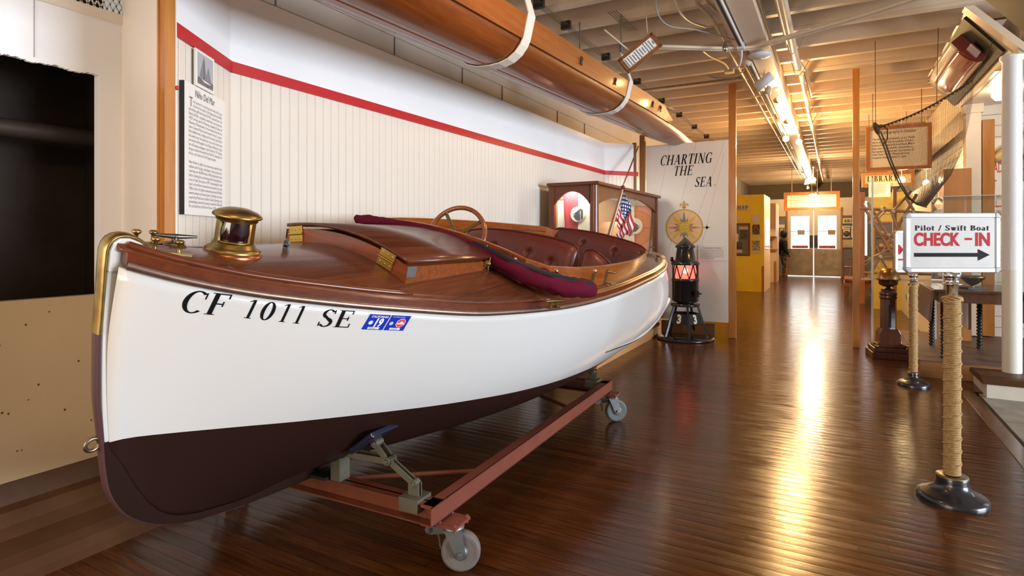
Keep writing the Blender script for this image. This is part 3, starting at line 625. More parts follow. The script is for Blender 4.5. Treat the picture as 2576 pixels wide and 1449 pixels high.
# fore hatch
HY0, HY1, HW = 1.765, 2.375, .345
def crown(x): return .055 * (1 - (x / HW)**2)
mb = MB(); nx = 20; vs = []
for y in (HY0, HY1):
    for k in range(nx + 1):
        x = -HW + 2 * HW * k / nx; vs.append((x, y, deckz(Ty(y), x) - .006)); vs.append((x, y, 1.020 + crown(x) * .9 - .014))
fs = []; R_ = (nx + 1) * 2
for k in range(nx):
    a = k * 2; fs += [(a, a + 2, a + 3, a + 1), (a + R_, a + R_ + 1, a + R_ + 3, a + R_ + 2), (a + 1, a + 3, a + R_ + 3, a + R_ + 1)]
fs += [(0, 1, R_ + 1, R_), (nx * 2, nx * 2 + R_, nx * 2 + R_ + 1, nx * 2 + 1)]
hatch = bp(MB().add(vs, fs), 'hatch', wood('hatch_side_wood', (.32, .082, .018), (.17, .04, .010), .3, .5, axis=0, scale=4), bevel=0)
lid = MB(); w2 = HW + .004
lid.grid(lambda i, j: (-w2 + 2 * w2 * i, HY0 - .005 + (HY1 - HY0 + .01) * j, 1.026 + .055 * .9 * (1 - ((-w2 + 2 * w2 * i) / HW)**2)), 20, 1)
lid.build('hatch_lid', MH, hatch, solid=.014)
hz_ = lambda x: .5 * (deckz(Ty(HY0), x) + 1.018 + crown(x) * .9)
for x in (-.285, .235):
    sl = (hz_(x + .03) - hz_(x - .03)) / .06; ux = Vector((1, 0, sl)).normalized(); uz = Vector((-sl, 0, 1)).normalized(); c = Vector((x, HY0 - .003, hz_(x) + .004))
    h = MB().obox(c + uz * .018, ux * .040, (0, .0025, 0), uz * .016).obox(c - uz * .018, ux * .040, (0, .0025, 0), uz * .016).tube([c - ux * .042 + Vector((0, -.004, 0)), c + ux * .042 + Vector((0, -.004, 0))], .005, 8)
    for a in (-.026, 0, .026):
        for b in (-.02, .02): h.lathe([(.005, 0), (.004, .002), (0, .0022)], c + ux * a + uz * b + Vector((0, -.002, 0)), 8, (0, -1, 0))
    h.build('hinge', mat('bright_brass', (.62, .43, .10), .3, 1.0), hatch)
for s_ in (-1, 1):
    MB().box((s_ * (HW + .001), HY0 - .004, .965), (s_ * (HW + .004), HY0 + .05, 1.008)).box((s_ * HW - .0 * s_, HY0 - .004, .965), (s_ * (HW - .0), HY0 - .002, 1.0)).build('corner_plate', M['galv'], hatch)
MB().box((HW + .002, HY1 - .055, .985), (HW + .012, HY1 - .02, 1.015)).box((HW + .002, HY1 - .05, .955), (HW + .016, HY1 - .02, .972)).tube([(HW + .014, HY1 - .03, .96), (HW + .014, HY1 - .03, 1.03)], .004, 8).lathe([(.01, 0), (.01, .012), (0, .014)], (HW + .012, HY1 - .036, 1.0), 12, (1, 0, 0)).build('latch', M['brass'], hatch)
# bow light
LY = 1.258; LZ = deckz(Ty(LY), 0) - .006
nl = bp(MB().lathe([(.093, 0), (.094, .008), (.088, .016), (0, .016)], (0, LY, LZ), 40), 'bow_light', mat('copper_foot', (.42, .16, .07), .3, .9))
MB().lathe([(.086, .014), (.088, .020), (.078, .028), (.070, .032), (.066, .044), (.060, .046), (.03, .046)], (0, LY, LZ), 40).build('lamp_base', M['brass'], nl)
lp_ = [(.050, .046)]
for k in range(17):
    z = .048 + k * .0042; lp_ += [(.050 + .006 * math.sin(PI * k / 16), z), (.053 + .006 * math.sin(PI * k / 16), z + .0021)]
MB().lathe(lp_ + [(.05, .119)], (0, LY, LZ), 36).build('lens', mat('dark_red_lens', (.016, .001, .003), .10, coat=1.0, spec=.8), nl)
mb = MB()
for a in (-98, 24, 82, 150, 208):
    r_ = math.radians(a); c = Vector((.058 * math.cos(r_), LY + .058 * math.sin(r_), LZ + .082)); rd = Vector((math.cos(r_), math.sin(r_), 0)); tg = Vector((-rd.y, rd.x, 0))
    mb.obox(c, tg * .0125, rd * .004, (0, 0, .038))
for z in (.046, .116): mb.lathe([(.052, 0), (.062, 0), (.062, .006), (.052, .006)], (0, LY, LZ + z), 36)
mb.build('lamp_cage', M['brass'], nl)
MB().lathe([(.060, .118), (.066, .120), (.066, .128), (.074, .130), (.078, .133), (.077, .139), (.062, .150), (.035, .159), (.010, .162), (0, .162)], (0, LY, LZ), 40).build('lamp_cap', M['brass'], nl)
# bow cleat on its round pad, mooring bitts plate, lifting lug
CY = 1.085; CZ = deckz(Ty(CY), 0) - .004
cl = bp(MB().lathe([(.034, 0), (.035, .006), (.032, .012), (0, .012)], (-.045, CY, CZ), 24), 'bow_cleat', MR)
mb = MB().lathe([(.028, .012), (.027, .016), (.012, .018), (.009, .03), (.010, .038)], (-.045, CY, CZ), 20)
a_ = Vector((.30, .95, 0)).normalized()
mb.tube([Vector((-.045, CY, CZ + .036)) + a_ * s + Vector((0, 0, .10 * abs(s)**1.3)) for s in np.linspace(-.062, .062, 13)], [.004 + .0045 * (1 - abs(s)) for s in np.linspace(-1, 1, 13)], 10)
mb.build('horn', mat('dark_bronze', (.16, .14, .12), .35, 1.0), cl)
# double-post chocks either side
for sd in (1, -1):
    a = Vector((sd * .040, .935, 0)); b = Vector((sd * .078, 1.06, 0)); d = (b - a).normalized()
    z0 = deckz(Ty(1.0), .06) + .006
    pl = [a + Vector((0, 0, z0 + .006)), b + Vector((0, 0, z0 - .006))]
    mb = MB().bar(pl[0], pl[1], .026, .006)
    for p in pl: mb.lathe([(.013, -.003), (.013, .003)], p, 14)
    for f in (.28, .76):
        c = pl[0].lerp(pl[1], f); mb.lathe([(.010, 0), (.006, .006), (.0055, .026), (.012, .032), (.013, .037), (.010, .041), (0, .042)], c, 16)
    bp(mb, 'mooring_chock', M['brass'])
LG = 1.475; lz = deckz(Ty(LG), 0)
mb = MB().prism([(-.024, -.02), (-.035, 0), (-.024, .02), (0, .028), (.09, .018), (.13, 0), (.09, -.018), (0, -.028)], (0, LG, lz - .002), (0, 1, 0), (1, 0, 0), (0, 0, 1), .004)
arc = [(.014 * math.cos(a), .030 + .014 * math.sin(a)) for a in np.linspace(0, PI, 12)]
hole = [(.007 * math.cos(a), .030 + .007 * math.sin(a)) for a in np.linspace(0, 2 * PI, 20)]
out_ = [(.014, 0)] + [(.014 * math.cos(a), .030 + .014 * math.sin(a)) for a in np.linspace(0, PI, 9)] + [(-.014, 0)]
lg = bp(mb, 'lifting_eye', mat('grey_deck_plate', (.14, .13, .13), .4, .8))
ring_o = [(.014 * math.cos(a), .030 + .014 * math.sin(a)) for a in np.linspace(0, 2 * PI, 24, endpoint=False)]; ring_i = [(.0065 * math.cos(a), .030 + .0065 * math.sin(a)) for a in np.linspace(0, 2 * PI, 24, endpoint=False)]
mb = MB(); vs = []
for yy in (-.004, .004):
    vs += [(x, LG + yy, lz + z) for x, z in ring_o] + [(x, LG + yy, lz + z) for x, z in ring_i]
fs = []
for k in range(24):
    j = (k + 1) % 24; fs += [(k, j, 24 + j, 24 + k), (48 + k, 72 + k, 72 + j, 48 + j), (k, 48 + k, 48 + j, j), (24 + k, 24 + j, 72 + j, 72 + k)]
mb.add(vs, fs).box((-.014, LG - .004, lz), (.014, LG + .004, lz + .022)); mb.build('lug', M['galv'], lg)
# side cleats
def cleat(x, y, sc, name, ang=0):
    t = Ty(y); z = deckz(t, x); d = Vector((math.sin(ang), math.cos(ang), 0)); c = Vector((x, y, z))
    mb = MB()
    for f in (-.022, .022): mb.bar(c + d * f * sc - Vector((0, 0, .002)), c + d * f * sc * .8 + Vector((0, 0, .024 * sc)), .012 * sc, .010 * sc, up=d); mb.obox(c + d * f * sc, d * .014 * sc, Vector((d.y, -d.x, 0)) * .011 * sc, (0, 0, .003))
    mb.tube([c + d * s * sc + Vector((0, 0, .028 * sc)) for s in (-.055, -.03, .03, .055)], [.005 * sc, .007 * sc, .007 * sc, .005 * sc], 10)
    return bp(mb, name, M['brass'])
cleat(.712, 2.37, 1.1, 'side_cleat', .25); cleat(.56, 4.58, 1.0, 'side_cleat', -.5); cleat(-.712, 2.37, 1.1, 'side_cleat', -.25)
# bracket irons on the coaming side
for y in (2.93, 3.12, 4.62):
    x = cx(y) + .012; z = deckz(Ty(y), x)
    mb = MB().obox((x, y, z + .045), (.004, 0, 0), (0, .014, 0), (0, 0, .045)).tube([(x, y, z + .012), (x + .035, y + .01, z + .012)], .0055, 8)
    if y > 3: mb.tube([(x, y, z + .074), (x + .045, y + .01, z + .074)], .0055, 8).tube([(x + .05 + .016 * math.cos(a), y + .02 * math.sin(a), z + .006) for a in np.linspace(0, 2 * PI, 14)[:-1]], .0015, 6, closed=True)
    bp(mb, 'bracket_iron', M['bronze'])
# steering wheel
wc = Vector((-.13, 2.76, 1.028)); wn = Vector((.10, -.93, .36)).normalized(); wu = (Vector((0, 0, 1)) - wn * wn.z).normalized(); wr = wu.cross(wn)
sw = bp(MB().tube([wc + (wu * math.cos(a) + wr * math.sin(a)) * .172 for a in np.linspace(0, 2 * PI, 49)[:-1]], .0135, 12, closed=True), 'steering_wheel', wood('wheel_rim_wood', (.30, .085, .022), (.19, .05, .014), .2, .8, axis=2))
for a in (-45, 45, 180):
    r_ = math.radians(a); d = wu * math.cos(r_) + wr * math.sin(r_)
    MB().bar(wc + d * .02, wc + d * .166, .020, .006, up=wn).lathe([(.012, -.004), (.012, .006), (0, .007)], wc + d * .165, 12, wn).build('spoke', mat('dark_brass', (.24, .17, .08), .35, 1.0), sw)
MB().lathe([(.024, -.01), (.026, .004), (.016, .012), (0, .014)], wc, 20, wn).tube([wc, wc - wn * .45], .014, 10).build('hub', M['bronze'], sw)
# seat backs
def seatback(name, prof, y0, y1, zb, buttons, par=None):
    """prof: x -> top height; slab between y0 (bottom) and y1 (top), softly padded"""
    xs = np.linspace(prof[0][0], prof[-1][0], 40); f = ip([p[0] for p in prof], [p[1] for p in prof]); mb = MB(); NV = 16
    def pt(i, j, front):
        x = xs[0] + (xs[-1] - xs[0]) * i; ztop = f(x); z = zb + (ztop - zb) * j; e = min(i, 1 - i) * (xs[-1] - xs[0]); ez = min(ztop - z, .2)
        pad = .035 * (1 - math.exp(-e / .02)) * (1 - math.exp(-max(ez, 0) / .02)); y = y0 + (y1 - y0) * j
        for bx, bz in buttons:
            r = math.hypot(x - bx, z - bz); pad -= .020 * math.exp(-(r / .022)**2) + .006 * math.exp(-abs(x - bx) / .01 - max(0, abs(z - bz)) / .08)
        return (x, y - (pad if front else 0), z)
    mb.grid(lambda i, j: pt(i, j, True), 60, 30); mb.grid(lambda i, j: pt(i, j, False), 60, 2)
    o = bp(mb, name, UP)
    edge = [pt(0, j, False) for j in (0, .5, .9)] + [pt(i, 1, False) for i in np.linspace(.02, .98, 30)] + [pt(1, j, False) for j in (.9, .5, 0)]
    MB().tube([(x, y - .004, z) for x, y, z in edge], .007, 8).build('piping', PIPG, o)
    for bx, bz in buttons:
        yb = y0 + (y1 - y0) * (bz - zb) / (f(bx) - zb) - .012; MB().lathe([(.011, 0), (.010, .004), (0, .007)], (bx, yb, bz), 12, (0, -1, 0)).build('button', UP, o)
    return o
seatback('seat_back', [(-.50, .93), (-.485, .985), (-.46, 1.0), (-.36, 1.03), (-.2, 1.055), (0, 1.072), (.16, 1.078), (.30, 1.072), (.345, 1.05), (.36, 1.0)], 3.34, 3.44, .62, [(-.24, .93), (.03, .95), (.2, .93)])
seatback('seat_back', [(.385, 1.0), (.40, 1.055), (.45, 1.065), (.52, 1.04), (.58, 1.0), (.61, .94)], 3.34, 3.44, .62, [])
seatback('rear_seat_back', [(-.44, .98), (-.425, 1.03), (-.38, 1.045), (-.2, 1.068), (0, 1.08), (.2, 1.075), (.35, 1.06), (.415, 1.035), (.43, .98)], 4.64, 4.73, .62, [(-.12, .97), (.17, .965)])
bp(MB().box((-.58, 3.46, .6), (.58, 3.9, .66)), 'bench', lin)
# registration lettering and stickers wrapped on the hull
def wrap(vf, y0, z0, dzdy, par, name, m, off=.0022):
    vs = []
    for a, b in vf[0]:
        y = y0 + a; z = z0 + b + dzdy * a; t = Ty(y); x, _ = hull(t, vat(t, z)); vs.append((x + off + .006, y + hy(t, z) - Yt(t), z))
    return MB().add(vs, vf[1]).build(name, m, par, loc=OB, fix=False)
CFZ = .785
vf = serif_pts('CF', .072, .16, .98, .05); wrap(vf, 1.022, .846, -.09, boat, 'registration_lettering', M['ink'])
vf = serif_pts('1011', .064, .16, .90, .20); wrap(vf, 1.180, .831, -.12, boat, 'registration_lettering', M['ink'])
vf = serif_pts('SE', .064, .16, 1.12, .05); wrap(vf, 1.398, .802, -.05, boat, 'registration_lettering', M['ink'])
def quad(a0, a1, b0, b1, sh=.30, n=6):
    vs = []; fs = []
    for i in range(n + 1):
        a = a0 + (a1 - a0) * i / n; vs += [(a + sh * b0, b0), (a + sh * b1, b1)]
    for i in range(n): fs.append((2 * i, 2 * i + 2, 2 * i + 3, 2 * i + 1))
    return vs, fs
def shp(pts, sh=.30): return [(a + sh * b, b) for a, b in pts], [tuple(range(len(pts)))]
ST0, STZ = 1.548, .790
blue = mat('sticker_blue', (.01, .03, .42), .35); swh = mat('sticker_white', (.80, .80, .80), .4); srd = mat('sticker_red', (.75, .06, .06), .4)
st = wrap(quad(-.003, .161, -.003, .063), ST0, STZ, -.06, boat, 'registration_sticker', swh, .0015)
wrap(quad(0, .077, 0, .060), ST0, STZ, -.06, boat, 'registration_sticker', blue, .0025); wrap(quad(.081, .158, 0, .060), ST0, STZ, -.06, boat, 'registration_sticker', blue, .0025)
def stk(vf, m, dx=0, dz=0, off=.0034):
    vf = ([(a + dx + .30 * (b + dz), b + dz) for a, b in vf[0]], vf[1]); return wrap(vf, ST0 + .0 * dz, STZ, -.06, boat, 'sticker_print', m, off)
stk(text_pts('CALIFORNIA', .0115, .95, 'LEFT', .0003), swh, .009, .048); stk(text_pts('19', .044, .72, 'LEFT', .002), swh, .030, .014)
stk(text_pts('2019 VESSEL TAX PAID', .006, .8), swh, .088, .052)
c12 = lambda cx_, cz_, r, n=16, a0=0: ([(cx_ + r * math.cos(a0 + 2 * PI * k / n), cz_ + r * math.sin(a0 + 2 * PI * k / n)) for k in range(n)], [tuple(range(n))])
stk(c12(.018, .028, .0085), mat('sticker_pale', (.35, .5, .8), .4)); stk(c12(.018, .028, .0058), swh, off=.004)
stk(([(.018, .003), (.060, .003), (.060, .011), (.018, .011)], [(0, 1, 2, 3)]), swh); stk(([(.099, .003), (.140, .003), (.140, .011), (.099, .011)], [(0, 1, 2, 3)]), swh)
stk(text_pts('V4659403T', .006, .9), M['greyink'], .022, .0045, .004); stk(text_pts('QC5417DE', .006, .9), M['greyink'], .103, .0045, .004)
stk(c12(.095, .028, .0072), mat('sticker_silver', (.5, .55, .6), .4)); stk(c12(.130, .031, .0185, 8, PI / 8), swh); stk(c12(.130, .031, .0165, 8, PI / 8), srd, off=.004)
stk(([(.117, .026), (.142, .026), (.146, .031), (.139, .0315), (.136, .037), (.128, .037), (.125, .031), (.117, .032)], [tuple(range(8))]), swh, off=.0046)
# ------------------------------------------------------------------ canvas cover folded ahead of the cockpit
cov = empty('folded_canvas_cover', (-1.99, 3.0, .28), (0, math.radians(12.5), 0), 'burgundy canvas cover with black zip folded along the boat cockpit edge', 'boat cover')
path = [(-.52, 2.36, 1.035), (-.40, 2.365, 1.045), (-.2, 2.385, 1.062), (0, 2.395, 1.066), (.18, 2.395, 1.052), (.33, 2.40, 1.030), (.45, 2.40, 1.003), (.55, 2.43, .985), (.635, 2.475, .970), (.71, 2.55, .962), (.77, 2.655, .958)]
rr = [.020, .028, .026, .024, .026, .032, .040, .045, .047, .046, .038]
sp_ = smooth(path, 8); rs_ = list(np.interp(np.linspace(0, 10, len(sp_)), range(11), rr))
mb = MB(); n = 22; rings = []
for i, p in enumerate(sp_):
    d = (sp_[min(i + 1, len(sp_) - 1)] - sp_[max(i - 1, 0)]).normalized(); a = Vector((0, 0, 1)); b = d.cross(a).normalized(); a = b.cross(d)
    rings.append([p + a * math.cos(t) * rs_[i] * (1.0 + .12 * math.sin(3 * t + i * .35) + .09 * math.sin(5 * t - i * .8) + .07 * math.sin(9 * t + i * 1.3)) + b * math.sin(t) * rs_[i] * (1.25 + .16 * math.sin(2 * t + i * .5)) for t in [2 * PI * k / n for k in range(n)]])
vs = [v for r in rings for v in r]; fs = [(i * n + j, i * n + (j + 1) % n, (i + 1) * n + (j + 1) % n, (i + 1) * n + j) for i in range(len(rings) - 1) for j in range(n)]
mb.add(vs, fs, 0, True).add(rings[0], [tuple(range(n))]).add(rings[-1], [tuple(range(n))])
mb.build('canvas', CANV, cov, loc=OB)
zp = [p + Vector((.30 * r, -.72 * r, r * .92)) for p, r in zip(sp_, rs_)][34:]
mb = MB()
for i in range(len(zp) - 1): mb.bar(zp[i], zp[i + 1] + (zp[i + 1] - zp[i]) * .05, .022, .003, up=(.30, -.62, .72))
mb.build('zip_tape', mat('zip_tape', (.03, .035, .05), .6), cov, loc=OB)
mb = MB(); dist = 0
for i in range(len(zp) - 1):
    a, b = zp[i], zp[i + 1]; d = b - a; nn_ = Vector((.30, -.62, .72)); s_ = d.normalized().cross(nn_).normalized()
    for k in range(5): c = a + d * (k / 5) + nn_ * .003; mb.obox(c, s_ * .006, d.normalized() * .0017, nn_ * .002)
mb.build('zip_teeth', M['matblack'], cov, loc=OB)
# ------------------------------------------------------------------ ensign
fl = empty('stern_flag', (-1.99, 3.0, .28), (0, math.radians(12.5), 0), 'stars and stripes flag hanging on a varnished staff at the boat stern', 'flag')
sb_, st_ = Vector((0, 4.94, 1.0)), Vector((0, 5.05, 1.49))
MB().tube([sb_, sb_.lerp(st_, .5), st_], [.019, .016, .012], 14).build('flagstaff', wood('staff_wood', (.40, .16, .045), (.28, .10, .03), .2, .8, axis=2), fl, loc=OB)
MB().lathe([(.012, 0), (.018, .004), (.022, .014), (.022, .024), (.014, .032), (0, .034)], st_, 20, (st_ - sb_)).build('finial', MR, fl, loc=OB)
FHt, FLn = .20, .34
fmat, nt, b_ = _base('ensign_cloth'); MATS['ensign_cloth'] = fmat; L = nt.links.new
uv = N(nt, 'ShaderNodeUVMap'); sx = N(nt, 'ShaderNodeSeparateXYZ'); L(uv.outputs[0], sx.inputs[0])
def mt(op, a, b=None):
    n = N(nt, 'ShaderNodeMath', operation=op)
    for k, v in enumerate((a, b)):
        if v is None: continue
        if hasattr(v, 'links'): L(v, n.inputs[k])
        else: n.inputs[k].default_value = v
    return n.outputs[0]
U, V_ = sx.outputs[0], sx.outputs[1]
stripe = mt('LESS_THAN', mt('FRACT', mt('MULTIPLY', V_, 6.5)), .5)
mixs = N(nt, 'ShaderNodeMix', data_type='RGBA'); L(stripe, mixs.inputs['Factor']); mixs.inputs['A'].default_value = (.78, .74, .72, 1); mixs.inputs['B'].default_value = (.52, .02, .035, 1)
cant = mt('MULTIPLY', mt('LESS_THAN', U, .42), mt('GREATER_THAN', V_, .4615))
def stars(ou, ov):
    fu = mt('SUBTRACT', mt('FRACT', mt('ADD', mt('MULTIPLY', U, 9.5), ou)), .5); fv = mt('SUBTRACT', mt('FRACT', mt('ADD', mt('MULTIPLY', V_, 6.5), ov)), .5)
    return mt('LESS_THAN', mt('ADD', mt('MULTIPLY', fu, fu), mt('MULTIPLY', fv, fv)), .05)
sstar = mt('MAXIMUM', stars(0, 0), stars(.5, .5))
mixc = N(nt, 'ShaderNodeMix', data_type='RGBA'); L(sstar, mixc.inputs['Factor']); mixc.inputs['A'].default_value = (.02, .035, .16, 1); mixc.inputs['B'].default_value = (.8, .8, .8, 1)
mixf = N(nt, 'ShaderNodeMix', data_type='RGBA'); L(cant, mixf.inputs['Factor']); L(mixs.outputs['Result'], mixf.inputs['A']); L(mixc.outputs['Result'], mixf.inputs['B'])
L(mixf.outputs['Result'], b_.inputs['Base Color']); b_.inputs['Roughness'].default_value = .8
# cloth hangs from its hoist on the staff: the fly falls and folds
GU, GV = 40, 26
def flag_pt(u, v):
    h = st_.lerp(sb_, .03 + .52 * (1 - v)) + Vector((.012, .0, 0))
    e = st_ + Vector((.035 + .135 * v, .03, -.435 + .055 * v)); c = h.lerp(e, u)
    c.x += math.sin(PI * u) * (.022 * v + .012); fold = (math.sin(u * 13 + v * 4.0) * .020 + math.sin(v * 17 + u * 5) * .008) * min(1, u * 3)
    p = c + Vector((fold * .25, .02 + fold, -.012 * math.sin(v * 9) * u))
    return p
fm = MB(); fm.grid(flag_pt, GU, GV); fo = fm.build('cloth', fmat, fl, loc=OB, fix=False)
uvl = fo.data.uv_layers.new(name='UVMap'); vu = [(i / GU, j / GV) for i in range(GU + 1) for j in range(GV + 1)]
for lp in fo.data.loops: uvl.data[lp.index].uv = vu[lp.vertex_index]
# ------------------------------------------------------------------ trolley
RU = mat('red_oxide_steel', (.20, .055, .035), .45, vary=.12, vscale=8); RU2 = mat('red_oxide_dark', (.16, .045, .02), .4, vary=.2, vscale=6)
tr = empty('boat_trolley', (-1.99, 2.8, 0), (0, 0, math.radians(1.8)), 'red oxide steel trolley frame on four casters under the launch', 'trolley')
zt0, zt1 = .205, .279
for x in (-1.362, -2.60): wp(MB().box((x - .004, 1.75, zt0), (x, 3.99, zt1)).box((x - .05, 1.75, zt1 - .005), (x, 3.99, zt1)).box((x - .05, 1.75, zt0), (x, 3.99, zt0 + .005)), 'side_rail', RU, tr)
for y in (1.80, 3.90):
    wp(MB().box((-2.60, y - .035, zt1 - .006), (-1.366, y + .035, zt1)).box((-2.60, y - .045, zt0), (-1.366, y + .035, zt0 + .006)).box((-2.60, y - .004, zt0), (-1.366, y + .004, zt1)), 'cross_beam', RU2, tr)
    wp(MB().box((-2.06, y - .05, zt1), (-1.90, y + .05, zt1 + .012)), 'keel_block', M['matblack'], tr)
wp(MB().tube([(-1.40, 2.25, .24), (-1.95, 1.86, .24)], .011, 10), 'brace_rod', RU, tr); wp(MB().tube([(-1.40, 3.30, .24), (-1.95, 3.66, .24)], .011, 10), 'brace_rod', RU2, tr)
def caster(x, y, ang, par, wcol):
    c = wp(MB().box((x - .045, y - .055, .185), (x + .045, y + .055, .196)), 'caster', RU, par, rot=None)
    ax = Vector((math.cos(ang), math.sin(ang), 0)); fd = Vector((-ax.y, ax.x, 0)); wc_ = Vector((x, y, .077)) + fd * .03
    mb = MB().lathe([(.03, -.02), (.058, -.02), (.066, -.022), (.075, -.018), (.077, -.010), (.077, .010), (.075, .018), (.066, .022), (.058, .02), (.03, .02)], wc_, 36, ax)
    mb.build('wheel', wcol, c)
    MB().lathe([(.0, -.030), (.016, -.030), (.018, -.024), (.052, -.014), (.056, -.0205), (.056, .0205), (.052, .014), (.018, .024), (.016, .030), (0, .030)], wc_, 24, ax).build('wheel_hub', M['galv'], c)
    mb = MB()
    for s_ in (-1, 1):
        o = Vector((x, y, 0)) + ax * .033 * s_
        mb.prism([(-.035, .17), (.035, .17), (.05, .077), (.042, .062), (.024, .058), (.012, .066)], o - ax * .002, fd, (0, 0, 1), ax, .004)
        mb.lathe([(.011, 0), (.011, .007), (0, .008)], wc_ + ax * .036 * s_, 6, ax * s_, smooth=False)
    mb.lathe([(.042, .165), (.044, .175), (.03, .186)], (x, y, 0), 20); mb.obox(Vector((x, y, .168)), ax * .037, fd * .036, (0, 0, .003))
    mb.build('fork', M['galv'], c)
    mb = MB().bar(Vector((x, y, .14)) - fd * .02 - ax * .04, Vector((x, y, .135)) - fd * .10 - ax * .04, .012, .03).lathe([(.016, -.006), (.016, .006)], Vector((x, y, .14)) - fd * .10 - ax * .04, 14, ax).tube([Vector((x, y, .13)) - fd * .07 - ax * .05, Vector((x, y, .10)) - fd * .06 - ax * .05, Vector((x, y, .06)) - fd * .055 - ax * .05], .004, 6)
    mb.build('brake_lever', M['galv'], c)
    for dx in (-.035, .035):
        for dy in (-.045, .045): MB().lathe([(.006, -.023), (.006, .0), (.009, 0), (.009, .007), (0, .008)], (x + dx, y + dy, .196), 6, smooth=False).build('bolt', RU, c)
GW = mat('grey_rubber_wheel', (.15, .13, .12), .6, vary=.15, vscale=20); GW2 = mat('grey_rubber_wheel_b', (.13, .14, .14), .5)
caster(-1.335, 1.86, math.radians(-62), tr, GW); caster(-1.345, 3.93, math.radians(-50), tr, GW2); caster(-2.62, 1.86, math.radians(20), tr, GW); caster(-2.62, 3.80, math.radians(20), tr, GW)
# adjustable hull supports on the cross beams
OL = mat('olive_grey_steel', (.16, .15, .11), .5, .5, vary=.2, vscale=9)
def support(y, kx):
    P0 = Vector((-1.475, y, .335)); P1 = Vector((-1.60, y - .0, .405)); P2 = Vector((-1.665, y, .465)); P3 = Vector((-1.86, y, .395))
    if kx: P1 = Vector((-1.58, y, .385)); P2 = Vector((-1.63, y, .40)); P3 = Vector((-1.86, y, .35))
    s = wp(MB().box((-1.52, y - .045, zt1 - .04), (-1.43, y + .045, zt1 + .012)).box((-1.50, y - .012, zt1), (-1.45, y - .006, .34)).box((-1.50, y + .006, zt1), (-1.45, y + .012, .34)), 'hull_support', OL, tr)
    def link(a, b, dy, nm):
        mb = MB()
        for s_ in (-1, 1): mb.bar(a + Vector((0, dy * s_, 0)), b + Vector((0, dy * s_, 0)), .006, .026, up=(0, 1, 0)) if False else mb.obox((a + b) / 2 + Vector((0, dy * s_, 0)), (b - a) / 2, Vector((0, .003, 0)), (b - a).normalized().cross(Vector((0, 1, 0))) * .012)
        for p in (a, b): mb.lathe([(.017, -dy - .006), (.017, dy + .006)], p, 18, (0, 1, 0)).lathe([(.009, -dy - .014), (.009, dy + .014)], p, 6, (0, 1, 0))
        mb.build(nm, OL, s)
    link(P0, P1, .010, 'link'); link(P1, P2, .016, 'link'); link(P3, P1, .018, 'link')
    MB().box((-1.89, y - .03, zt1), (-1.84, y + .03, P3.z + .01)).build('bracket', OL, s)
    u = Vector((.80, 0, .60)).normalized() if not kx else Vector((.92, 0, .38)).normalized()
    n_ = Vector((-u.z, 0, u.x)); c = P2 + n_ * .022 + u * (.0)
    MB().obox(c, u * .075, (0, .085, 0), n_ * .012).build('pad', mat('navy_pad', (.012, .014, .035), .35, coat=.3), s, bevel=.006)
support(1.80, 0); support(3.90, 1)
# ================================================================== EXHIBITS ON THE LEFT
def vpl(px, py, A, B, off=0.0):
    A = Vector((*A, 0)); B = Vector((*B, 0)); d = (B - A).normalized(); n = Vector((d.y, -d.x, 0)); r = ray(px, py)
    t = ((A + n * off - CAMP).dot(n)) / r.dot(n); return CAMP + r * t
PA, PB = (-2.40, 1.42), (-2.70, 1.90)
pd = (Vector((*PB, 0)) - Vector((*PA, 0))).normalized(); pn = Vector((pd.y, -pd.x, 0)); ZU = Vector((0, 0, 1))
def board(name, o, u, wd, ht, tk, m, label, cat, m_edge=None, **k):
    """flat board: o = lower left corner on its front face, u = rightwards"""
    u = Vector(u).normalized(); n = u.cross(ZU); c = Vector(o) + u * wd / 2 + ZU * ht / 2 - n * tk / 2
    b = MB().obox(c, u * wd / 2, n * tk / 2, ZU * ht / 2)
    ob = b.build(name, m, bevel=k.get('bevel', 0)); tag(ob, label, cat, k.get('group')); return ob
def onb(ob, vf, o, u, a, b, m, name='lettering', t=.0015):
    """put flat pieces (text or polygons) on a board at offset (a, b) from o"""
    u = Vector(u).normalized(); n = u.cross(ZU); p = Vector(o) + u * a + ZU * b + n * t
    return MB().add([p + u * x + ZU * y for x, y in vf[0]], vf[1]).build(name, m, ob, fix=False)
def rect(a0, b0, a1, b1): return [(a0, b0), (a1, b0), (a1, b1), (a0, b1)], [(0, 1, 2, 3)]
o1 = vpl(464, 539, PA, PB, .022); o2 = vpl(566, 546, PA, PB, .022); o3 = vpl(461, 200, PA, PB, .022)
W_ = (Vector((o2.x, o2.y, 0)) - Vector((o1.x, o1.y, 0))).length; H_ = o3.z - o1.z
pq = board('information_plaque', o1, pd, W_, H_, .018, [M['paper']], 'tall white text board about the launch on the beadboard beside the corner post', 'sign')
MB().obox(o1 - pn * .009 - pd * .002 + ZU * H_ / 2, pd * .002, pn * .009, ZU * H_ / 2).build('edge', M['matblack'], pq)
onb(pq, text_pts('Ni\u00f1o Del Mar', .046, .72, 'CENTER', 0, .12), o1, pd, W_ * .47, H_ * .915, M['greyink'])
onb(pq, text_pts('T', .062, .8), o1, pd, W_ * .10, H_ * .825, M['greyink'])
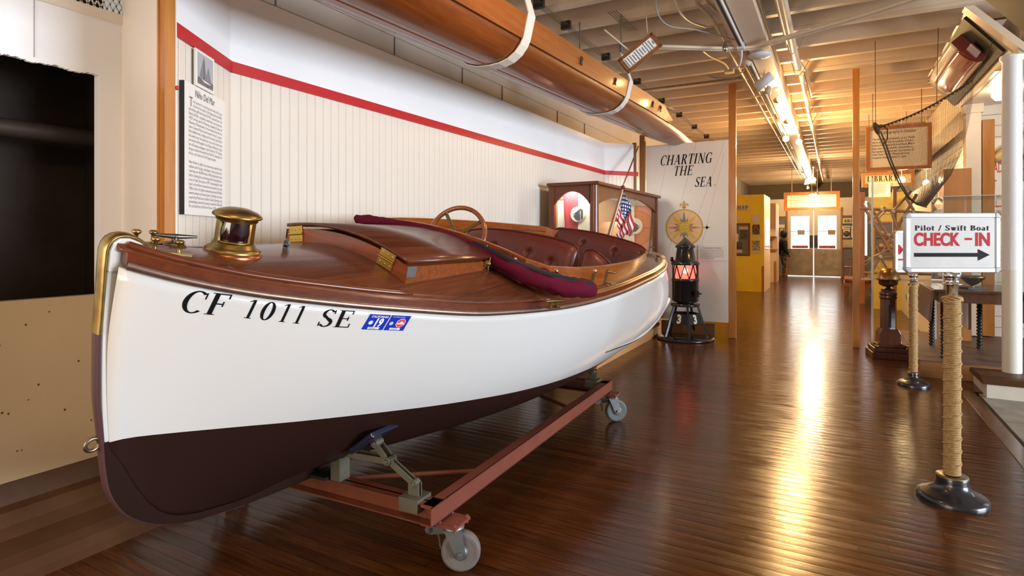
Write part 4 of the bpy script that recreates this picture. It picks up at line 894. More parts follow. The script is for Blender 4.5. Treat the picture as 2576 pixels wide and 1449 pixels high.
body1 = ["hree quarters of a century ago, the lovely 16 ft. launch", "in front of you came to San Diego aboard the 89 ft.", "John Alden gaff ketch Novia Del Mar, pictured here. The", "Novia Del Mar, originally named Istar, was launched in", "1927 at the yard of George Lawley & Sons of", "Neponset, Massachusetts. She was delivered to her first", "owner, General Motors board member Harry S. Leyman,", "fully outfitted with a dinghy and this launch, both built in", "the Lawley shop. Two years later, Istar and her boats were", "purchased and brought to San Diego by Robert Scripps,", "son of Scripps newspaper chain founder E. W. Scripps.", "Scripps renamed the ketch Novia Del Mar, Sweetheart of", "the Sea, and cruised out of San Diego frequently.", "", "After Robert's death, the vessel was acquired by his", "nephew, John Scripps, and began a long racing career,", "covering over 45,000 miles in 48 long distance races", "before catching fire and sinking while returning from a", "race to Cabo San Lucas in 1971. Fortunately for this", "launch, she had been removed from the vessel in the early", "1950s in favor of a lighter outboard-powered skiff. After", "several owners and many years of decline, she was", "acquired by Point Loma resident Charles Darragh, who", "painstakingly restored the launch, named her Ni\u00f1o Del", "Mar, and donated her to the Maritime Museum in 2004."]
mb = MB()
for i, ln in enumerate(body1):
    if not ln: continue
    ind = .09 if i < 2 else .0; vf = text_pts(ln, .0185, 1.0, bold=-.00012); wmax = max(v[0] for v in vf[0]); tgt = W_ * (.82 - (.09 if i < 2 else 0)) * (1 if i not in (12, 24) else .80)
    sc = tgt / wmax; y = H_ * .862 - i * H_ * .0335
    x0 = W_ * (.09 + ind); mb.add([o1 + pd * (x0 + v[0] * sc) + ZU * (y + v[1]) + pn * .0015 for v in vf[0]], vf[1])
mb.build('body_text', M['greyink'], pq, fix=False)
q1 = vpl(492, 214, PA, PB, .022); q2 = vpl(539, 236, PA, PB, .022); q3 = vpl(490, 118, PA, PB, .022); pw = (Vector((q2.x, q2.y, 0)) - Vector((q1.x, q1.y, 0))).length; phh = q3.z - q1.z
ph = board('yacht_photograph', q1, pd, pw, phh, .008, M['paper'], 'small black and white picture of a two masted yacht above the text board', 'photograph')
onb(ph, rect(pw * .1, phh * .09, pw * .92, phh * .93), q1, pd, 0, 0, mat('photo_sky', (.42, .43, .45), .4), 'print', .0008)
onb(ph, rect(pw * .1, phh * .09, pw * .92, phh * .27), q1, pd, 0, 0, mat('photo_sea', (.16, .16, .17), .4, vary=.5, vscale=60), 'print', .0012)
dkp, ltp = mat('photo_dark', (.06, .06, .065), .4), mat('photo_sail', (.22, .22, .24), .4)
sx_ = lambda L_: ([(a * pw, b * phh) for a, b in L_], [tuple(range(len(L_)))])
onb(ph, sx_([(.28, .26), (.80, .22), (.84, .25), (.78, .20), (.40, .19)]), q1, pd, 0, 0, mat('photo_hull', (.75, .75, .75), .4), 'print', .0018)
for pg in ([(.42, .27), (.40, .84), (.20, .30)], [(.43, .27), (.43, .82), (.56, .30)], [(.62, .26), (.64, .64), (.52, .28)], [(.66, .26), (.66, .66), (.80, .27)]): onb(ph, sx_(pg), q1, pd, 0, 0, ltp, 'print', .0016)
onb(ph, sx_([(.405, .2), (.42, .2), (.42, .88), (.41, .88)]), q1, pd, 0, 0, dkp, 'print', .002)
rdp = vpl(446, 221, PA, PB, .022)
tag(MB().lathe([(.009, 0), (.009, .004), (0, .005)], rdp - pn * .002, 20, pn).build('red_dot_marker', M['red']), 'small round red dot on the beadboard beside the text board', 'marker')
# ------------------------------------------------------------------ display case
CX0, CX1, CY0, CY1, CT = -2.585, -2.06, 5.44, 7.72, 1.86
CW = wood('case_mahogany', (.19, .046, .010), (.11, .026, .006), .38, .10, axis=2, scale=4); CWH = wood('case_mahogany_h', (.19, .046, .010), (.11, .026, .006), .38, .10, axis=0, scale=4)
case = empty('display_case', (-2.36, 6.55, 0), (0, 0, 0), 'tall mahogany glass display case with arched frames behind the boat stern', 'display case')
wp(MB().box((CX0, CY0, 0), (CX1, CY1, .13)), 'plinth', wood('plinth_pine', (.62, .33, .14), (.5, .25, .09), .4, .2, axis=1), case)
wp(MB().box((CX0 - .01, CY0 - .02, .13), (CX1 + .02, CY1 + .02, .17)).box((CX0, CY0, .17), (CX1, CY1, .22)), 'base_moulding', CWH, case, bevel=.006)
wp(MB().box((CX0 - .01, CY0 - .035, CT - .035), (CX1 + .035, CY1 + .035, CT)), 'cornice', CWH, case, bevel=.010)
for (x, y) in ((CX0 + .03, CY0 + .03), (CX0 + .03, CY1 - .03), (CX1 - .03, CY1 - .03)): wp(MB().box((x - .03, y - .03, .22), (x + .03, y + .03, CT - .035)), 'corner_post', CW, case)
wp(MB().lathe([(.045, .22), (.045, CT - .035)], (CX1 - .04, CY0 + .04, 0), 24), 'corner_post', mat('case_round_post', (.17, .045, .018), .3, coat=.3), case)
def arch(L_, n=18): return [(0, .19)] + [(0, 0)] + [(L_ * k / n, .135 * math.sin(PI * k / n)**.8 if 0 < k < n else 0) for k in range(1, n)] + [(L_, 0), (L_, .19)]
wp(MB().prism(arch(CX1 - CX0 - .14), (CX0 + .06, CY0 + .012, CT - .225), (1, 0, 0), (0, 0, 1), (0, 1, 0), .025), 'arched_rail', CWH, case)
wp(MB().prism(arch(CY1 - CY0 - .14), (CX1 - .012, CY0 + .08, CT - .225), (0, 1, 0), (0, 0, 1), (-1, 0, 0), .025), 'arched_rail', CWH, case)
wp(MB().box((CX0 + .05, CY0 + .030, .22), (CX1 - .08, CY0 + .036, CT - .04)), 'pane', M['glass'], case)
wp(MB().box((CX1 - .036, CY0 + .08, .22), (CX1 - .030, (CY0 + CY1) / 2, CT - .04)), 'pane', M['glass'], case); wp(MB().box((CX1 - .036, (CY0 + CY1) / 2 + .004, .22), (CX1 - .030, CY1 - .05, CT - .04)), 'pane', M['glass'], case)
for z in (1.02,): wp(MB().box((CX0 + .04, CY0 + .05, z), (CX1 - .05, CY1 - .06, z + .008)), 'shelf', M['glass'], case)
wp(MB().box((CX0 + .0, CY0 + .06, .22), (CX0 + .012, CY1 - .06, CT - .06)), 'back_panel', wood('case_back_oak', (.55, .30, .12), (.42, .20, .07), .4, .2, axis=2), case)
wp(MB().box((CX0 + .01, CY1 - .03, .22), (CX1 - .06, CY1 - .02, CT - .06)), 'end_panel', mat('case_end_cream', (.62, .60, .48), .5), case)
wp(MB().tube([(CX1 - .09, CY0 + .9, CT - .06), (CX1 - .09, CY1 - .3, CT - .06)], .012, 10), 'case_light', mat('case_tube_light', (1, 1, .95), .4, emit=(1, .95, .85), es=30), case)
l = bpy.data.lights.new('case_tube_and_fill', 'AREA'); l.shape = 'RECTANGLE'; l.size = 1.4; l.size_y = .05; l.energy = 16; l.color = (1, .95, .86); o = bpy.data.objects.new('case_tube_and_fill', l); COL.objects.link(o); o.location = (CX1 - .11, 6.6, CT - .08); o.rotation_euler = (0, math.radians(-25), PI / 2)
l = bpy.data.lights.new('case_tube_and_fill', 'AREA'); l.shape = 'RECTANGLE'; l.size = .4; l.size_y = .05; l.energy = 7; l.color = (1, .95, .86); o = bpy.data.objects.new('case_tube_and_fill', l); COL.objects.link(o); o.location = (-2.32, CY0 + .06, CT - .075); o.rotation_euler = (math.radians(18), 0, 0)  # second lamp, added to brighten the pennant at the front of the case
# things shown inside
def pennant(name, o, u, wd, ht, label, c1, c2, flip=False):
    u = Vector(u).normalized(); n = u.cross(ZU); e = empty(name, tuple(o), (0, 0, 0), label, 'pennant')
    def seg(x0, x1, m, nm, mirror):
        mb = MB(); NX, NY = 8, 22
        def f(i, j):
            xx = x0 + (x1 - x0) * i; zt = -ht * j; cut = .20 * ht * (1 - abs(xx - .5) * 2)
            top = 0; bot = -(ht - cut); z = top + (bot - top) * j; k = 1 - .22 * j
            return Vector((0, 0, 0)) + u * ((xx - .5) * wd * k) + ZU * z + n * (.006 * math.sin(xx * 9 + j * 3))
        mb.grid(f, NX, NY); mb.build(nm, m, e, solid=.002)
    seg(0, .5, c1, 'panel', 0); seg(.5, 1, c2, 'panel', 0)
    cz = -ht * .40; r = wd * .235
    disk = [(r * math.cos(a), cz + r * math.sin(a)) for a in np.linspace(0, 2 * PI, 30)[:-1]]
    mb = MB().add([u * x + ZU * y + n * .012 for x, y in disk], [tuple(range(29))])
    mb.build('roundel', mat('pennant_cream', (.72, .66, .50), .8), e)
    s_ = -1 if flip else 1
    for pg in ([(-.17, -.02), (.06, .02), (.11, .19)], [(-.15, -.05), (-.02, .02), (.08, .02), (.08, -.20), (-.05, -.16)], [(.10, -.19), (.10, .16), (.17, .13), (.17, -.12)]):
        MB().add([u * (a * wd * s_) + ZU * (cz + b * wd) + n * .015 for a, b in pg], [tuple(range(len(pg)))]).build('emblem', mat('emblem_navy', (.035, .04, .07), .7), e)
    return e
cred, ccr = mat('pennant_red', (.42, .03, .04), .8), mat('pennant_cream', (.72, .66, .50), .8)
pennant('club_pennant', (-2.31, 5.57, 1.79), (1, 0, 0), .34, .62, 'red and cream swallowtail pennant with a navy roundel in the display case', cred, ccr)
pennant('club_pennant', (CX1 - .27, 7.55, 1.72), (1, .25, 0), .46, .66, 'cream and orange mirrored copy standing in for the pennant reflection at the case far end', ccr, mat('pennant_orange', (.55, .16, .07), .8), True)  # mirrored copy built in place of the first pennant's reflection
cb = board('text_card', (-2.565, 5.62, 1.05), (1, 0, 0), .17, .64, .006, M['paper'], 'white card with print and small pictures at left inside the display case', 'card')
mb = MB()
for k in range(9): mb.box((-2.557, 5.6180, 1.10 + k * .038), (-2.557 + .085, 5.6196, 1.108 + k * .038))
mb.build('printed_lines', M['greyink'], cb)
for z, c in ((1.30, (.25, .12, .1)), (1.12, (.2, .3, .3))): MB().box((-2.46, 5.618, z), (-2.405, 5.6196, z + .12)).build('picture', mat('card_pic_%d' % int(z * 100), c, .5, vary=.8, vscale=40), cb)
jug = mat('brown_glaze', (.12, .055, .03), .25, coat=.5)
tag(MB().lathe([(.03, 0), (.07, .01), (.085, .05), (.06, .09), (.02, .11), (.018, .14), (.025, .145)], (-2.33, 5.95, 1.028), 28).build('brown_jug', jug), 'round brown jug standing on the glass shelf of the case', 'jug')
tag(MB().lathe([(.04, 0), (.02, .01), (.015, .05), (.05, .09), (.055, .15), (.053, .15), (.048, .095)], (-2.2, 6.15, 1.028), 24).build('trophy_cup', M['brass']), 'small brass trophy cup on the glass shelf of the case', 'cup')
tk = board('trophy_plaque', (-2.35, 6.3, 1.06), (1, .1, 0), .28, .42, .02, wood('plaque_wood', (.42, .2, .09), (.3, .13, .05), .4, .3, axis=0), 'brown wooden plaque with small tan plates inside the display case', 'plaque')
for i in range(3):
    for j in range(3): MB().box((-2.30 + i * .08, 6.285 + i * .008, 1.08 + j * .07), (-2.25 + i * .08, 6.291 + i * .008, 1.12 + j * .07)).build('name_plate', M['brass'], tk)
# ------------------------------------------------------------------ map panel
PY = 7.94; pl_, pr_ = aty(1626, 500, PY).x, aty(1832, 500, PY).x
mp_ = board('title_board', (pl_, PY, .20), (1, 0, 0), pr_ - pl_, 2.368, .035, mat('title_panel_paint', (.72, .66, .60), .5), 'tall pale panel titled charting the sea with a compass rose behind the buoy lantern', 'panel')
def serif_on(ob, s, pL, pR, Y_, capz, m, shear=0.0, t=.002):
    a = aty(*pL, Y_); b = aty(*pR, Y_); vf = serif_pts(s, capz, shear); xs = (b.x - a.x) / vf[2]; z = (a.z + b.z) / 2
    return MB().add([(a.x + x * xs, Y_ - t, z + y) for x, y in vf[0]], vf[1]).build('title_lettering', m, ob, fix=False)
serif_on(mp_, 'CHARTING', (1660, 417), (1790, 409), PY, .135, M['ink'], .28); serif_on(mp_, 'THE', (1693, 443), (1741, 440), PY, .13, M['ink'], .28); serif_on(mp_, 'SEA', (1747, 471), (1790, 468), PY, .13, M['ink'], .28)
yd = aty(1799, 465, PY); MB().lathe([(.012, 0), (.012, .003), (0, .003)], (yd.x, PY, yd.z), 16, (0, -1, 0)).build('yellow_dot', mat('yellow_dot', (.8, .55, .03), .5), mp_)
mb = MB()
for x0, z0, x1, z1 in ((-2.25, 1.1, -1.95, 2.55), (-2.1, .6, -1.6, 2.57), (-1.75, .3, -1.25, 2.4), (-1.62, 1.5, -1.24, 2.56)): mb.bar((x0, PY - .0006, z0), (x1, PY - .0006, z1), .002, .002)
mb.build('faint_chart_lines', mat('chart_line', (.52, .47, .42), .6), mp_)
cxr, czr, R0 = aty(1721, 571, PY).x, 1.435, .248
rose = empty('compass_rose', (cxr, PY - .001, czr), (0, 0, 0), 'painted compass rose with yellow ring and fleur-de-lis on the pale title panel', 'compass rose')
def rp(polys, m, name, t): MB().add([(x, -t, z) for pg in polys for x, z in pg], [tuple(range(sum(len(q) for q in polys[:i]), sum(len(q) for q in polys[:i + 1]))) for i in range(len(polys))]).build(name, m, rose, fix=False)
cir = lambda r, n=64, c=(0, 0): [(c[0] + r * math.cos(2 * PI * k / n), c[1] + r * math.sin(2 * PI * k / n)) for k in range(n)]
yel = mat('rose_ochre', (.52, .30, .05), .5); peach = mat('rose_peach', (.72, .46, .23), .5); gol = mat('rose_gold', (.66, .38, .04), .5); tea = mat('rose_teal', (.16, .20, .20), .5); rse = mat('rose_red', (.50, .17, .11), .5); nvy = mat('rose_slate', (.13, .13, .17), .5); lin_ = mat('rose_line', (.30, .18, .08), .5)
rp([cir(R0)], yel, 'ring', .001); rp([cir(R0 * .925)], peach, 'disc', .0016)
for k in range(16):
    if k % 2: a = PI * k / 8; rp([[(0, 0), (R0 * .9 * math.cos(a) - .0012 * math.sin(a), R0 * .9 * math.sin(a) + .0012 * math.cos(a)), (R0 * .9 * math.cos(a) + .0012 * math.sin(a), R0 * .9 * math.sin(a) - .0012 * math.cos(a))]], lin_, 'rhumb_line', .002)
def ray_(a, L_, w_, m1, t, m2=None):
    d = (math.cos(a), math.sin(a)); p = (-d[1], d[0])
    rp([[(p[0] * w_, p[1] * w_), (d[0] * L_, d[1] * L_), (0, 0)]], m1, 'point', t); rp([[(0, 0), (d[0] * L_, d[1] * L_), (-p[0] * w_, -p[1] * w_)]], m2 or m1, 'point', t)
for k in range(8): ray_(PI / 8 + PI * k / 4, R0 * .60, R0 * .14, rse, .0026, nvy)
for k in range(4): ray_(PI / 4 + PI * k / 2, R0 * .91, R0 * .20, gol, .0032)
for k in range(4): ray_(PI * k / 2, R0 * .90, R0 * .15, (rse, tea)[k % 2], .0038)
rp([cir(R0 * .31)], lin_, 'sun_edge', .0044); rp([cir(R0 * .295)], mat('rose_sun', (.62, .40, .05), .5, vary=.35, vscale=70), 'sun', .005)
fz = R0 + .002
fle = [[(-.012, 0), (.012, 0), (.016, .02), (-.016, .02)], [(-.030, .014), (.030, .014), (.022, .030), (-.022, .030)], [(-.010, .03), (.010, .03), (.018, .075), (.014, .095), (0, .115), (-.014, .095), (-.018, .075)]]
for s_ in (-1, 1): fle.append([(s_ * .008, .034), (s_ * .02, .060), (s_ * .035, .076), (s_ * .052, .072), (s_ * .060, .056), (s_ * .054, .040), (s_ * .042, .034), (s_ * .044, .046), (s_ * .038, .054), (s_ * .026, .044), (s_ * .016, .028)])
rp([[(x, z + fz) for x, z in pg] for pg in fle], yel, 'fleur_de_lis', .0012)
rp([[(R0, -.009), (R0 + .09, -.006), (R0 + .09, .006), (R0, .009)], [(R0 + .03, 0), (R0 + .048, -.035), (R0 + .066, 0), (R0 + .048, .035)], cir(.016, 16, (R0 + .048, 0))], yel, 'east_mark', .0012)
tp = [aty(1757, 655, PY), aty(1827, 617, PY)]
pc = board('caption_plate', (tp[0].x, PY - .012, tp[0].z), (1, 0, 0), tp[1].x - tp[0].x, tp[1].z - tp[0].z, .010, mat('caption_paper', (.70, .64, .58), .5), 'small caption plate headed cartography is destiny at the right of the title panel', 'plaque')
cw_ = tp[1].x - tp[0].x; chh = tp[1].z - tp[0].z; oc = Vector((tp[0].x, PY - .012, tp[0].z))
onb(pc, text_pts('Cartography is Destiny', .030, .85, 'CENTER'), oc, (1, 0, 0), cw_ / 2, chh * .78, M['greyink'])
onb(pc, text_pts('T', .045, .8), oc, (1, 0, 0), .025, chh * .56, M['greyink'])
mb_ = MB()
for i, ln in enumerate(["he borders and islands of the Pacific were", "discovered thousands of years before", "Europeans first arrived. More than any of the", "earlier placemakers, Europeans drew maps and", "charts of what they found. Whatever they", "mapped, they claimed to own."]):
    vf = text_pts(ln, .0165, 1); wm = max(v[0] for v in vf[0]); x0 = .055 if i < 2 else .025; sc = (cw_ - .03 - x0) / wm if i < 5 else .95
    mb_.add([oc + Vector((x0 + v[0] * sc, -.0015, chh * .66 - i * .0215 + v[1])) for v in vf[0]], vf[1])
mb_.build('body_text', M['greyink'], pc, fix=False)
tag(MB().box((-2.05, 7.86, 0), (-1.36, 7.93, .185)).build('panel_plinth', wood('rough_plinth', (.20, .075, .02), (.10, .035, .01), .45, .1, axis=0, scale=5)), 'low dark stained wooden block under the pale title panel', 'plinth')
# timber posts of the partition
def post(x0, x1, y0, y1, z1, m, label):
    return tag(MB().box((x0, y0, 0), (x1, y1, z1)).build('timber_post', m, bevel=.004), label, 'post', None)
post(-1.205, -1.115, 7.96, 8.02, 3.295, M['oak'], 'square honey timber post at the right edge of the pale title panel')
post(.185, .255, 7.96, 8.03, 3.295, M['oak'], 'slim honey timber post between the corridor and the wooden binnacle')
post(-2.365, -2.29, 7.90, 7.96, 2.72, M['oakdark'], 'dark brown post at the left edge of the pale title panel')
tag(MB().tube([aty(1606, 368, 7.70), aty(1567, 468, 7.2)], .010, 10).build('leaning_rod', M['oakdark']), 'thin brass coloured rod leaning against the far end of the beadboard wall', 'rod')
post(-2.425, -2.375, 7.77, 7.80, 2.60, M['oakdark'], 'narrow brown trim post closing the far end of the beadboard wall')
# ------------------------------------------------------------------ buoy lantern
LX, LYY = -1.68, 7.62
lan = empty('buoy_lantern', (LX, LYY, 0), (0, 0, 0), 'black marine buoy lantern glowing red on a legged stand marked 3', 'lantern')
def lw(mb, name, m, par=None, **k): return mb.build(name, m, par or lan, **k)
lw(MB().lathe([(.35, 0), (.355, .006), (.355, .026), (.345, .032), (0, .034)], n=56), 'base_plate', M['black'])
LA = [math.radians(-68 + 72 * k) for k in range(5)]
for a in LA: lw(MB().bar((.275 * math.cos(a), .275 * math.sin(a), .03), (.155 * math.cos(a), .155 * math.sin(a), .43), .024, .024, up=(math.cos(a), math.sin(a), 0)), 'leg', M['black'])
lw(MB().lathe([(.175, .425), (.18, .43), (.18, .455), (.10, .46), (.10, .48)], n=48), 'platform', M['black'])
def lrad(z): return .275 - .12 * (z - .03) / .40 - .004
for k in range(5):
    a0, a1 = LA[k], LA[(k + 1) % 5]; q = [Vector((lrad(z) * math.cos(a), lrad(z) * math.sin(a), z)) for a, z in ((a0, .205), (a1, .205), (a1, .335), (a0, .335))]
    tt_ = (q[1] - q[0]).normalized(); c = sum(q, Vector()) / 4; up = ((q[2] + q[3]) / 2 - (q[0] + q[1]) / 2).normalized(); d = tt_.cross(up); d = d if d.dot(c) > 0 else -d
    pl = lw(MB().add([p + d * .003 for p in q] + [p - d * .003 for p in q], [(0, 1, 2, 3), (7, 6, 5, 4), (0, 4, 5, 1), (1, 5, 6, 2), (2, 6, 7, 3), (3, 7, 4, 0)]), 'number_plate', M['matblack'])
    if k in (0, 4):
        vf = text_pts('3', .15, .85, 'CENTER', .007); MB().add([c + tt_ * x + up * (y - .052) + d * .006 for x, y in vf[0]], vf[1]).build('numeral', mat('numeral_white', (.78, .74, .66), .5), pl, fix=False)
lw(MB().lathe([(.12, .47), (.155, .485), (.165, .50), (.165, .74), (.172, .745), (.172, .775), (.13, .78)], n=48), 'lower_housing', M['black'])
lw(MB().lathe([(.115, .775), (.128, .80), (.132, .86), (.128, .93), (.115, .955)], n=40), 'lens', mat('red_glass_lens', (.9, .10, .08), .12, alpha=.75, emit=(1.0, .12, .08), es=2.4))
lw(MB().lathe([(.0, .84), (.03, .85), (.036, .875), (.03, .90), (0, .91)], n=20), 'lamp', mat('lit_red_lamp', (1, .5, .4), .4, emit=(1.0, .42, .32), es=14))
for k in range(9):
    a0 = 2 * PI * k / 9
    for s_ in (-1, 1):
        a1 = a0 + s_ * PI / 9; lw(MB().bar((.158 * math.cos(a0), .158 * math.sin(a0), .955), (.158 * math.cos(a1), .158 * math.sin(a1), .775), .012, .012, up=(math.cos(a0), math.sin(a0), 0)), 'guard_bar', M['black'])
lw(MB().lathe([(.12, .95), (.172, .952), (.178, .965), (.172, .985), (.160, .995), (.15, 1.005), (.128, 1.01), (.104, 1.165), (.100, 1.17), (.122, 1.172), (.126, 1.18), (.122, 1.196), (.116, 1.20), (.004, 1.305), (0, 1.305)], n=48), 'chimney_cap', M['black'])
lw(MB().box((.155, -.16, .56), (.20, -.10, .63)).tube([(.19, -.13, .60), (.23, -.13, .60)], .008, 8), 'padlock_box', M['black'])
lw(MB().lathe([(.018, 0), (.018, .02), (.028, .025), (.028, .03), (.016, .035), (.016, .05), (.024, .055), (.024, .06), (0, .06)], (-.165, -.02, .99), 16), 'valve_knob', M['black'])
l = bpy.data.lights.new('red_lantern_light', 'POINT'); l.energy = 3; l.color = (1, .10, .07); l.shadow_soft_size = .03; o = bpy.data.objects.new('red_lantern_light', l); COL.objects.link(o); o.location = (LX, LYY, .875)
# ================================================================== OVERHEAD: racing shell and slings
SHC = wood('shell_cedar', (.24, .062, .010), (.12, .028, .006), .32, .25, axis=1, scale=3.5, ring=7); SHP = wood('shell_washboard', (.31, .095, .017), (.20, .052, .009), .45, .08, axis=1, scale=3)
SHP.node_tree.nodes['Principled BSDF'].inputs['Specular IOR Level'].default_value = .2
sh = empty('racing_shell', (-1.88, 3.5, 2.38), (0, 0, 0), 'long varnished wooden rowing shell slung under the ceiling along the left wall', 'rowing boat')
zb_ = lambda y: 2.335 + .033 * (y - 1.9) + (max(0, y - 6.8)**2) * .012
ws_ = ip([-1.5, 0, 5.6, 7.2, 8.4, 9.5], [.9, 1.0, 1.0, .82, .45, .04])
sec = [(0, 0), (.07, .005), (.13, .022), (.18, .055), (.215, .098), (.232, .135)]
def shp_(i, j, sd):
    y = -1.5 + 11.0 * i; k = j * 5; a = int(min(k, 4)); f = k - a; x = sec[a][0] + (sec[a + 1][0] - sec[a][0]) * f; z = sec[a][1] + (sec[a + 1][1] - sec[a][1]) * f; wf = ws_(y)
    return (-1.88 + sd * x * wf, y, zb_(y) + z * (.55 + .45 * wf))
mb = MB(); mb.grid(lambda i, j: shp_(i, j, 1), 50, 15); mb.grid(lambda i, j: shp_(i, j, -1), 50, 15); wp(mb, 'hull_skin', SHC, sh, solid=.006)
mb = MB()
for sd in (1, -1):
    vs = []
    for k in range(40):
        y = -1.5 + 8.25 * k / 39; wf = ws_(y); x = .236 * wf; z = zb_(y) + .13; hh = .125 if y < 6.3 else .125 - .10 * (y - 6.3) / .45
        vs += [(-1.88 + sd * x, y, z - .012), (-1.88 + sd * (x + .012), y, z - .012), (-1.88 + sd * (x + .042), y, z + hh), (-1.88 + sd * (x + .030), y, z + hh)]
    fs = [(4 * k + j, 4 * k + (j + 1) % 4, 4 * k + 4 + (j + 1) % 4, 4 * k + 4 + j) for k in range(39) for j in range(4)] + [(0, 1, 2, 3), (156, 157, 158, 159)]
    mb.add(vs, fs)
wp(mb, 'washboard', SHP, sh)
mb = MB(); mb.grid(lambda i, j: (-1.88 + (2 * j - 1) * .225 * ws_(5.9 + 3.55 * i), 5.9 + 3.55 * i, zb_(5.9 + 3.55 * i) + .135 * (.55 + .45 * ws_(5.9 + 3.55 * i)) + .02 * (1 - (2 * j - 1)**2)), 16, 6)
wp(mb, 'stern_deck', mat('shell_canvas_deck', (.48, .33, .13), .4, coat=.2), sh, solid=.004)
mb = MB()
for k in range(46): mb.lathe([(.006, 0), (.005, .003), (0, .004)], (-1.88 + .244, .4 + k * .135, zb_(.4 + k * .135) + .128), 8, (1, 0, 0))
wp(mb, 'rivets', M['bronze'], sh)
for y in (.9, 2.1, 2.9, 3.55, 4.25, 5.0, 5.6): wp(MB().box((-1.88 - .2, y - .02, zb_(y) + .235), (-1.88 + .262, y + .02, zb_(y) + .262)), 'thwart', MH, sh)
for y, q in ((3.95, 0), (4.7, 1), (5.85, 0), (6.15, 1)): wp(MB().obox((-1.613, y, zb_(y) + .19), (.003, 0, 0), (0, .016, 0), (0, 0, .035)).lathe([(.018, 0), (.012, .008), (0, .01)], (-1.610, y, zb_(y) + .20), 8, (1, 0, 0)), 'iron_fitting', mat('rusty_iron', (.06, .035, .025), .7, .4), sh)
def sling(y, name, label, hook):
    P = []
    for k in range(-10, 11):
        a = k / 10; j = abs(a); s_ = 1 if a >= 0 else -1
        idx = j * 5; q = int(min(idx, 4)); f = idx - q; x = sec[q][0] + (sec[q + 1][0] - sec[q][0]) * f; z = sec[q][1] + (sec[q + 1][1] - sec[q][1]) * f
        P.append((-1.88 + s_ * (x + .006 + .012 * j), z - .010))
    ztop = 3.30 if not hook else zb_(y) + .52
    L2 = [(-1.88 - .285, .265)] + P + [(-1.88 + .285, .265), (-1.88 + (.20 if hook else .12), (ztop - zb_(y)))]
    L2 = [(-1.88 - (.20 if hook else .12), (ztop - zb_(y)))] + L2
    s = empty(name, (-1.88, y, zb_(y)), (0, 0, 0), label, 'sling'); mb = MB(); vs = []
    for i, (x, z) in enumerate(L2):
        top = max(0, z - .27); hw = .045 * (1 - .45 * min(1, top / .6)); yo = -.10 * top
        vs += [(x + 1.88, -hw + yo, z), (x + 1.88, hw + yo, z)]
    mb.add(vs, [(2 * i, 2 * i + 1, 2 * i + 3, 2 * i + 2) for i in range(len(L2) - 1)]); mb.build('webbing', mat('canvas_webbing', (.66, .62, .56), .85, bump=.4, bscale=60), s, solid=.007)
    if hook:
        for sd in (-1, 1): MB().tube([(sd * .20, -.025, ztop - zb_(y) - .02), (sd * .20, -.03, 3.31 - zb_(y))], .006, 8).lathe([(.014, 0), (.014, .10)], (sd * .20, -.028, ztop - zb_(y) - .01), 10).build('hook_rod', M['galv'], s)
    return s
sling(3.12, 'canvas_sling', 'near broad white canvas sling holding the wooden rowing shell', False); sling(5.08, 'canvas_sling', 'far white canvas sling with hooks near the tapering shell end', True)
# tilted caption frame hanging beside the shell
hc = [CAMP + ray(px, py) * 4.95 for px, py in ((1551, 155), (1587, 179), (1667, 112), (1636, 87))]
hu = ((hc[3] - hc[0]) + (hc[2] - hc[1])).normalized(); hv = ((hc[0] - hc[1]) + (hc[3] - hc[2])).normalized(); hv = (hv - hu * hv.dot(hu)).normalized(); hn = hu.cross(hv); hcen = sum(hc, Vector()) / 4; LW, LH = (hc[3] - hc[0]).length, (hc[0] - hc[1]).length
if hn.dot(FW) > 0: hn = -hn
hs = empty('hanging_caption', tuple(hcen), (0, 0, 0), 'small tilted caption in a brown frame hanging beside the wooden rowing shell', 'sign')
mb = MB()
for s_ in (-1, 1): mb.obox(hv * s_ * (LH / 2 - .012), hu * LW / 2, hv * .014, hn * .012).obox(hu * s_ * (LW / 2 - .014), hv * LH / 2, hu * .016, hn * .012)
mb.build('frame', wood('caption_frame', (.26, .10, .035), (.16, .06, .02), .35, .4, axis=0), hs)
MB().obox((0, 0, 0), hu * (LW / 2 - .02), hv * (LH / 2 - .02), hn * .004).build('card', M['paper'], hs)
mb = MB()
for k in range(12):
    a = -LW * .38 + LW * .76 * k / 11; ln = (.30, .30, .30, .22, .30, .32, .24, .22, .34, .34, .30, .12)[k]
    for q in range(5): mb.obox(hu * a + hv * (-LH * ln * .9 + LH * ln * 1.8 * (q + .5) / 5) + hn * .005, hu * .0055, hv * LH * ln * .15, hn * .0004)
mb.build('printed_lines', M['greyink'], hs)
MB().bar(hv * LH * .4 - hn * .02 - hu * .05, hv * LH * .4 + ZU * .20 - RT * .22 - hn * .05 - hu * .05, .022, .012).tube([hu * LW * .35 - hn * .01 + hv * .05, Vector((.03, .05, 3.31 - hcen.z))], .004, 6).build('bracket', M['pipe'], hs)
# ------------------------------------------------------------------ ceiling services
def thing1(mb, name, m, label, cat, group=None, **k): return tag(mb.build(name, m, **k), label, cat, group)
thing1(MB().tube([atx(1120, -40, -2.3), atx(1190, 1, -2.3), atx(1392, 122, -2.3)], .024, 12), 'ceiling_pipe', M['white'], 'white pipe running behind the rowing shell under the ceiling joists', 'pipe')
thing1(MB().tube([atx(1545, 214, -2.25), atx(1800, 318, -2.25), atx(1818, 316, -2.20)], .016, 10), 'ceiling_pipe', M['pipe'], 'thin pale pipe ending in an elbow beyond the rowing shell', 'pipe')
ys_ = [4.37, 4.93, 6.0, 7.14, 8.32, 9.4, 10.54, 11.65]
for k, y in enumerate(ys_):
    kb = tag(MB().box((-2.21, y - .02, 3.22), (-2.12, y + .02, 3.292)).build('wire_cleat', M['matblack']), 'small dark block clamping bare wires to the ceiling joists', 'wire cleat', 'wire cleats on the ceiling')
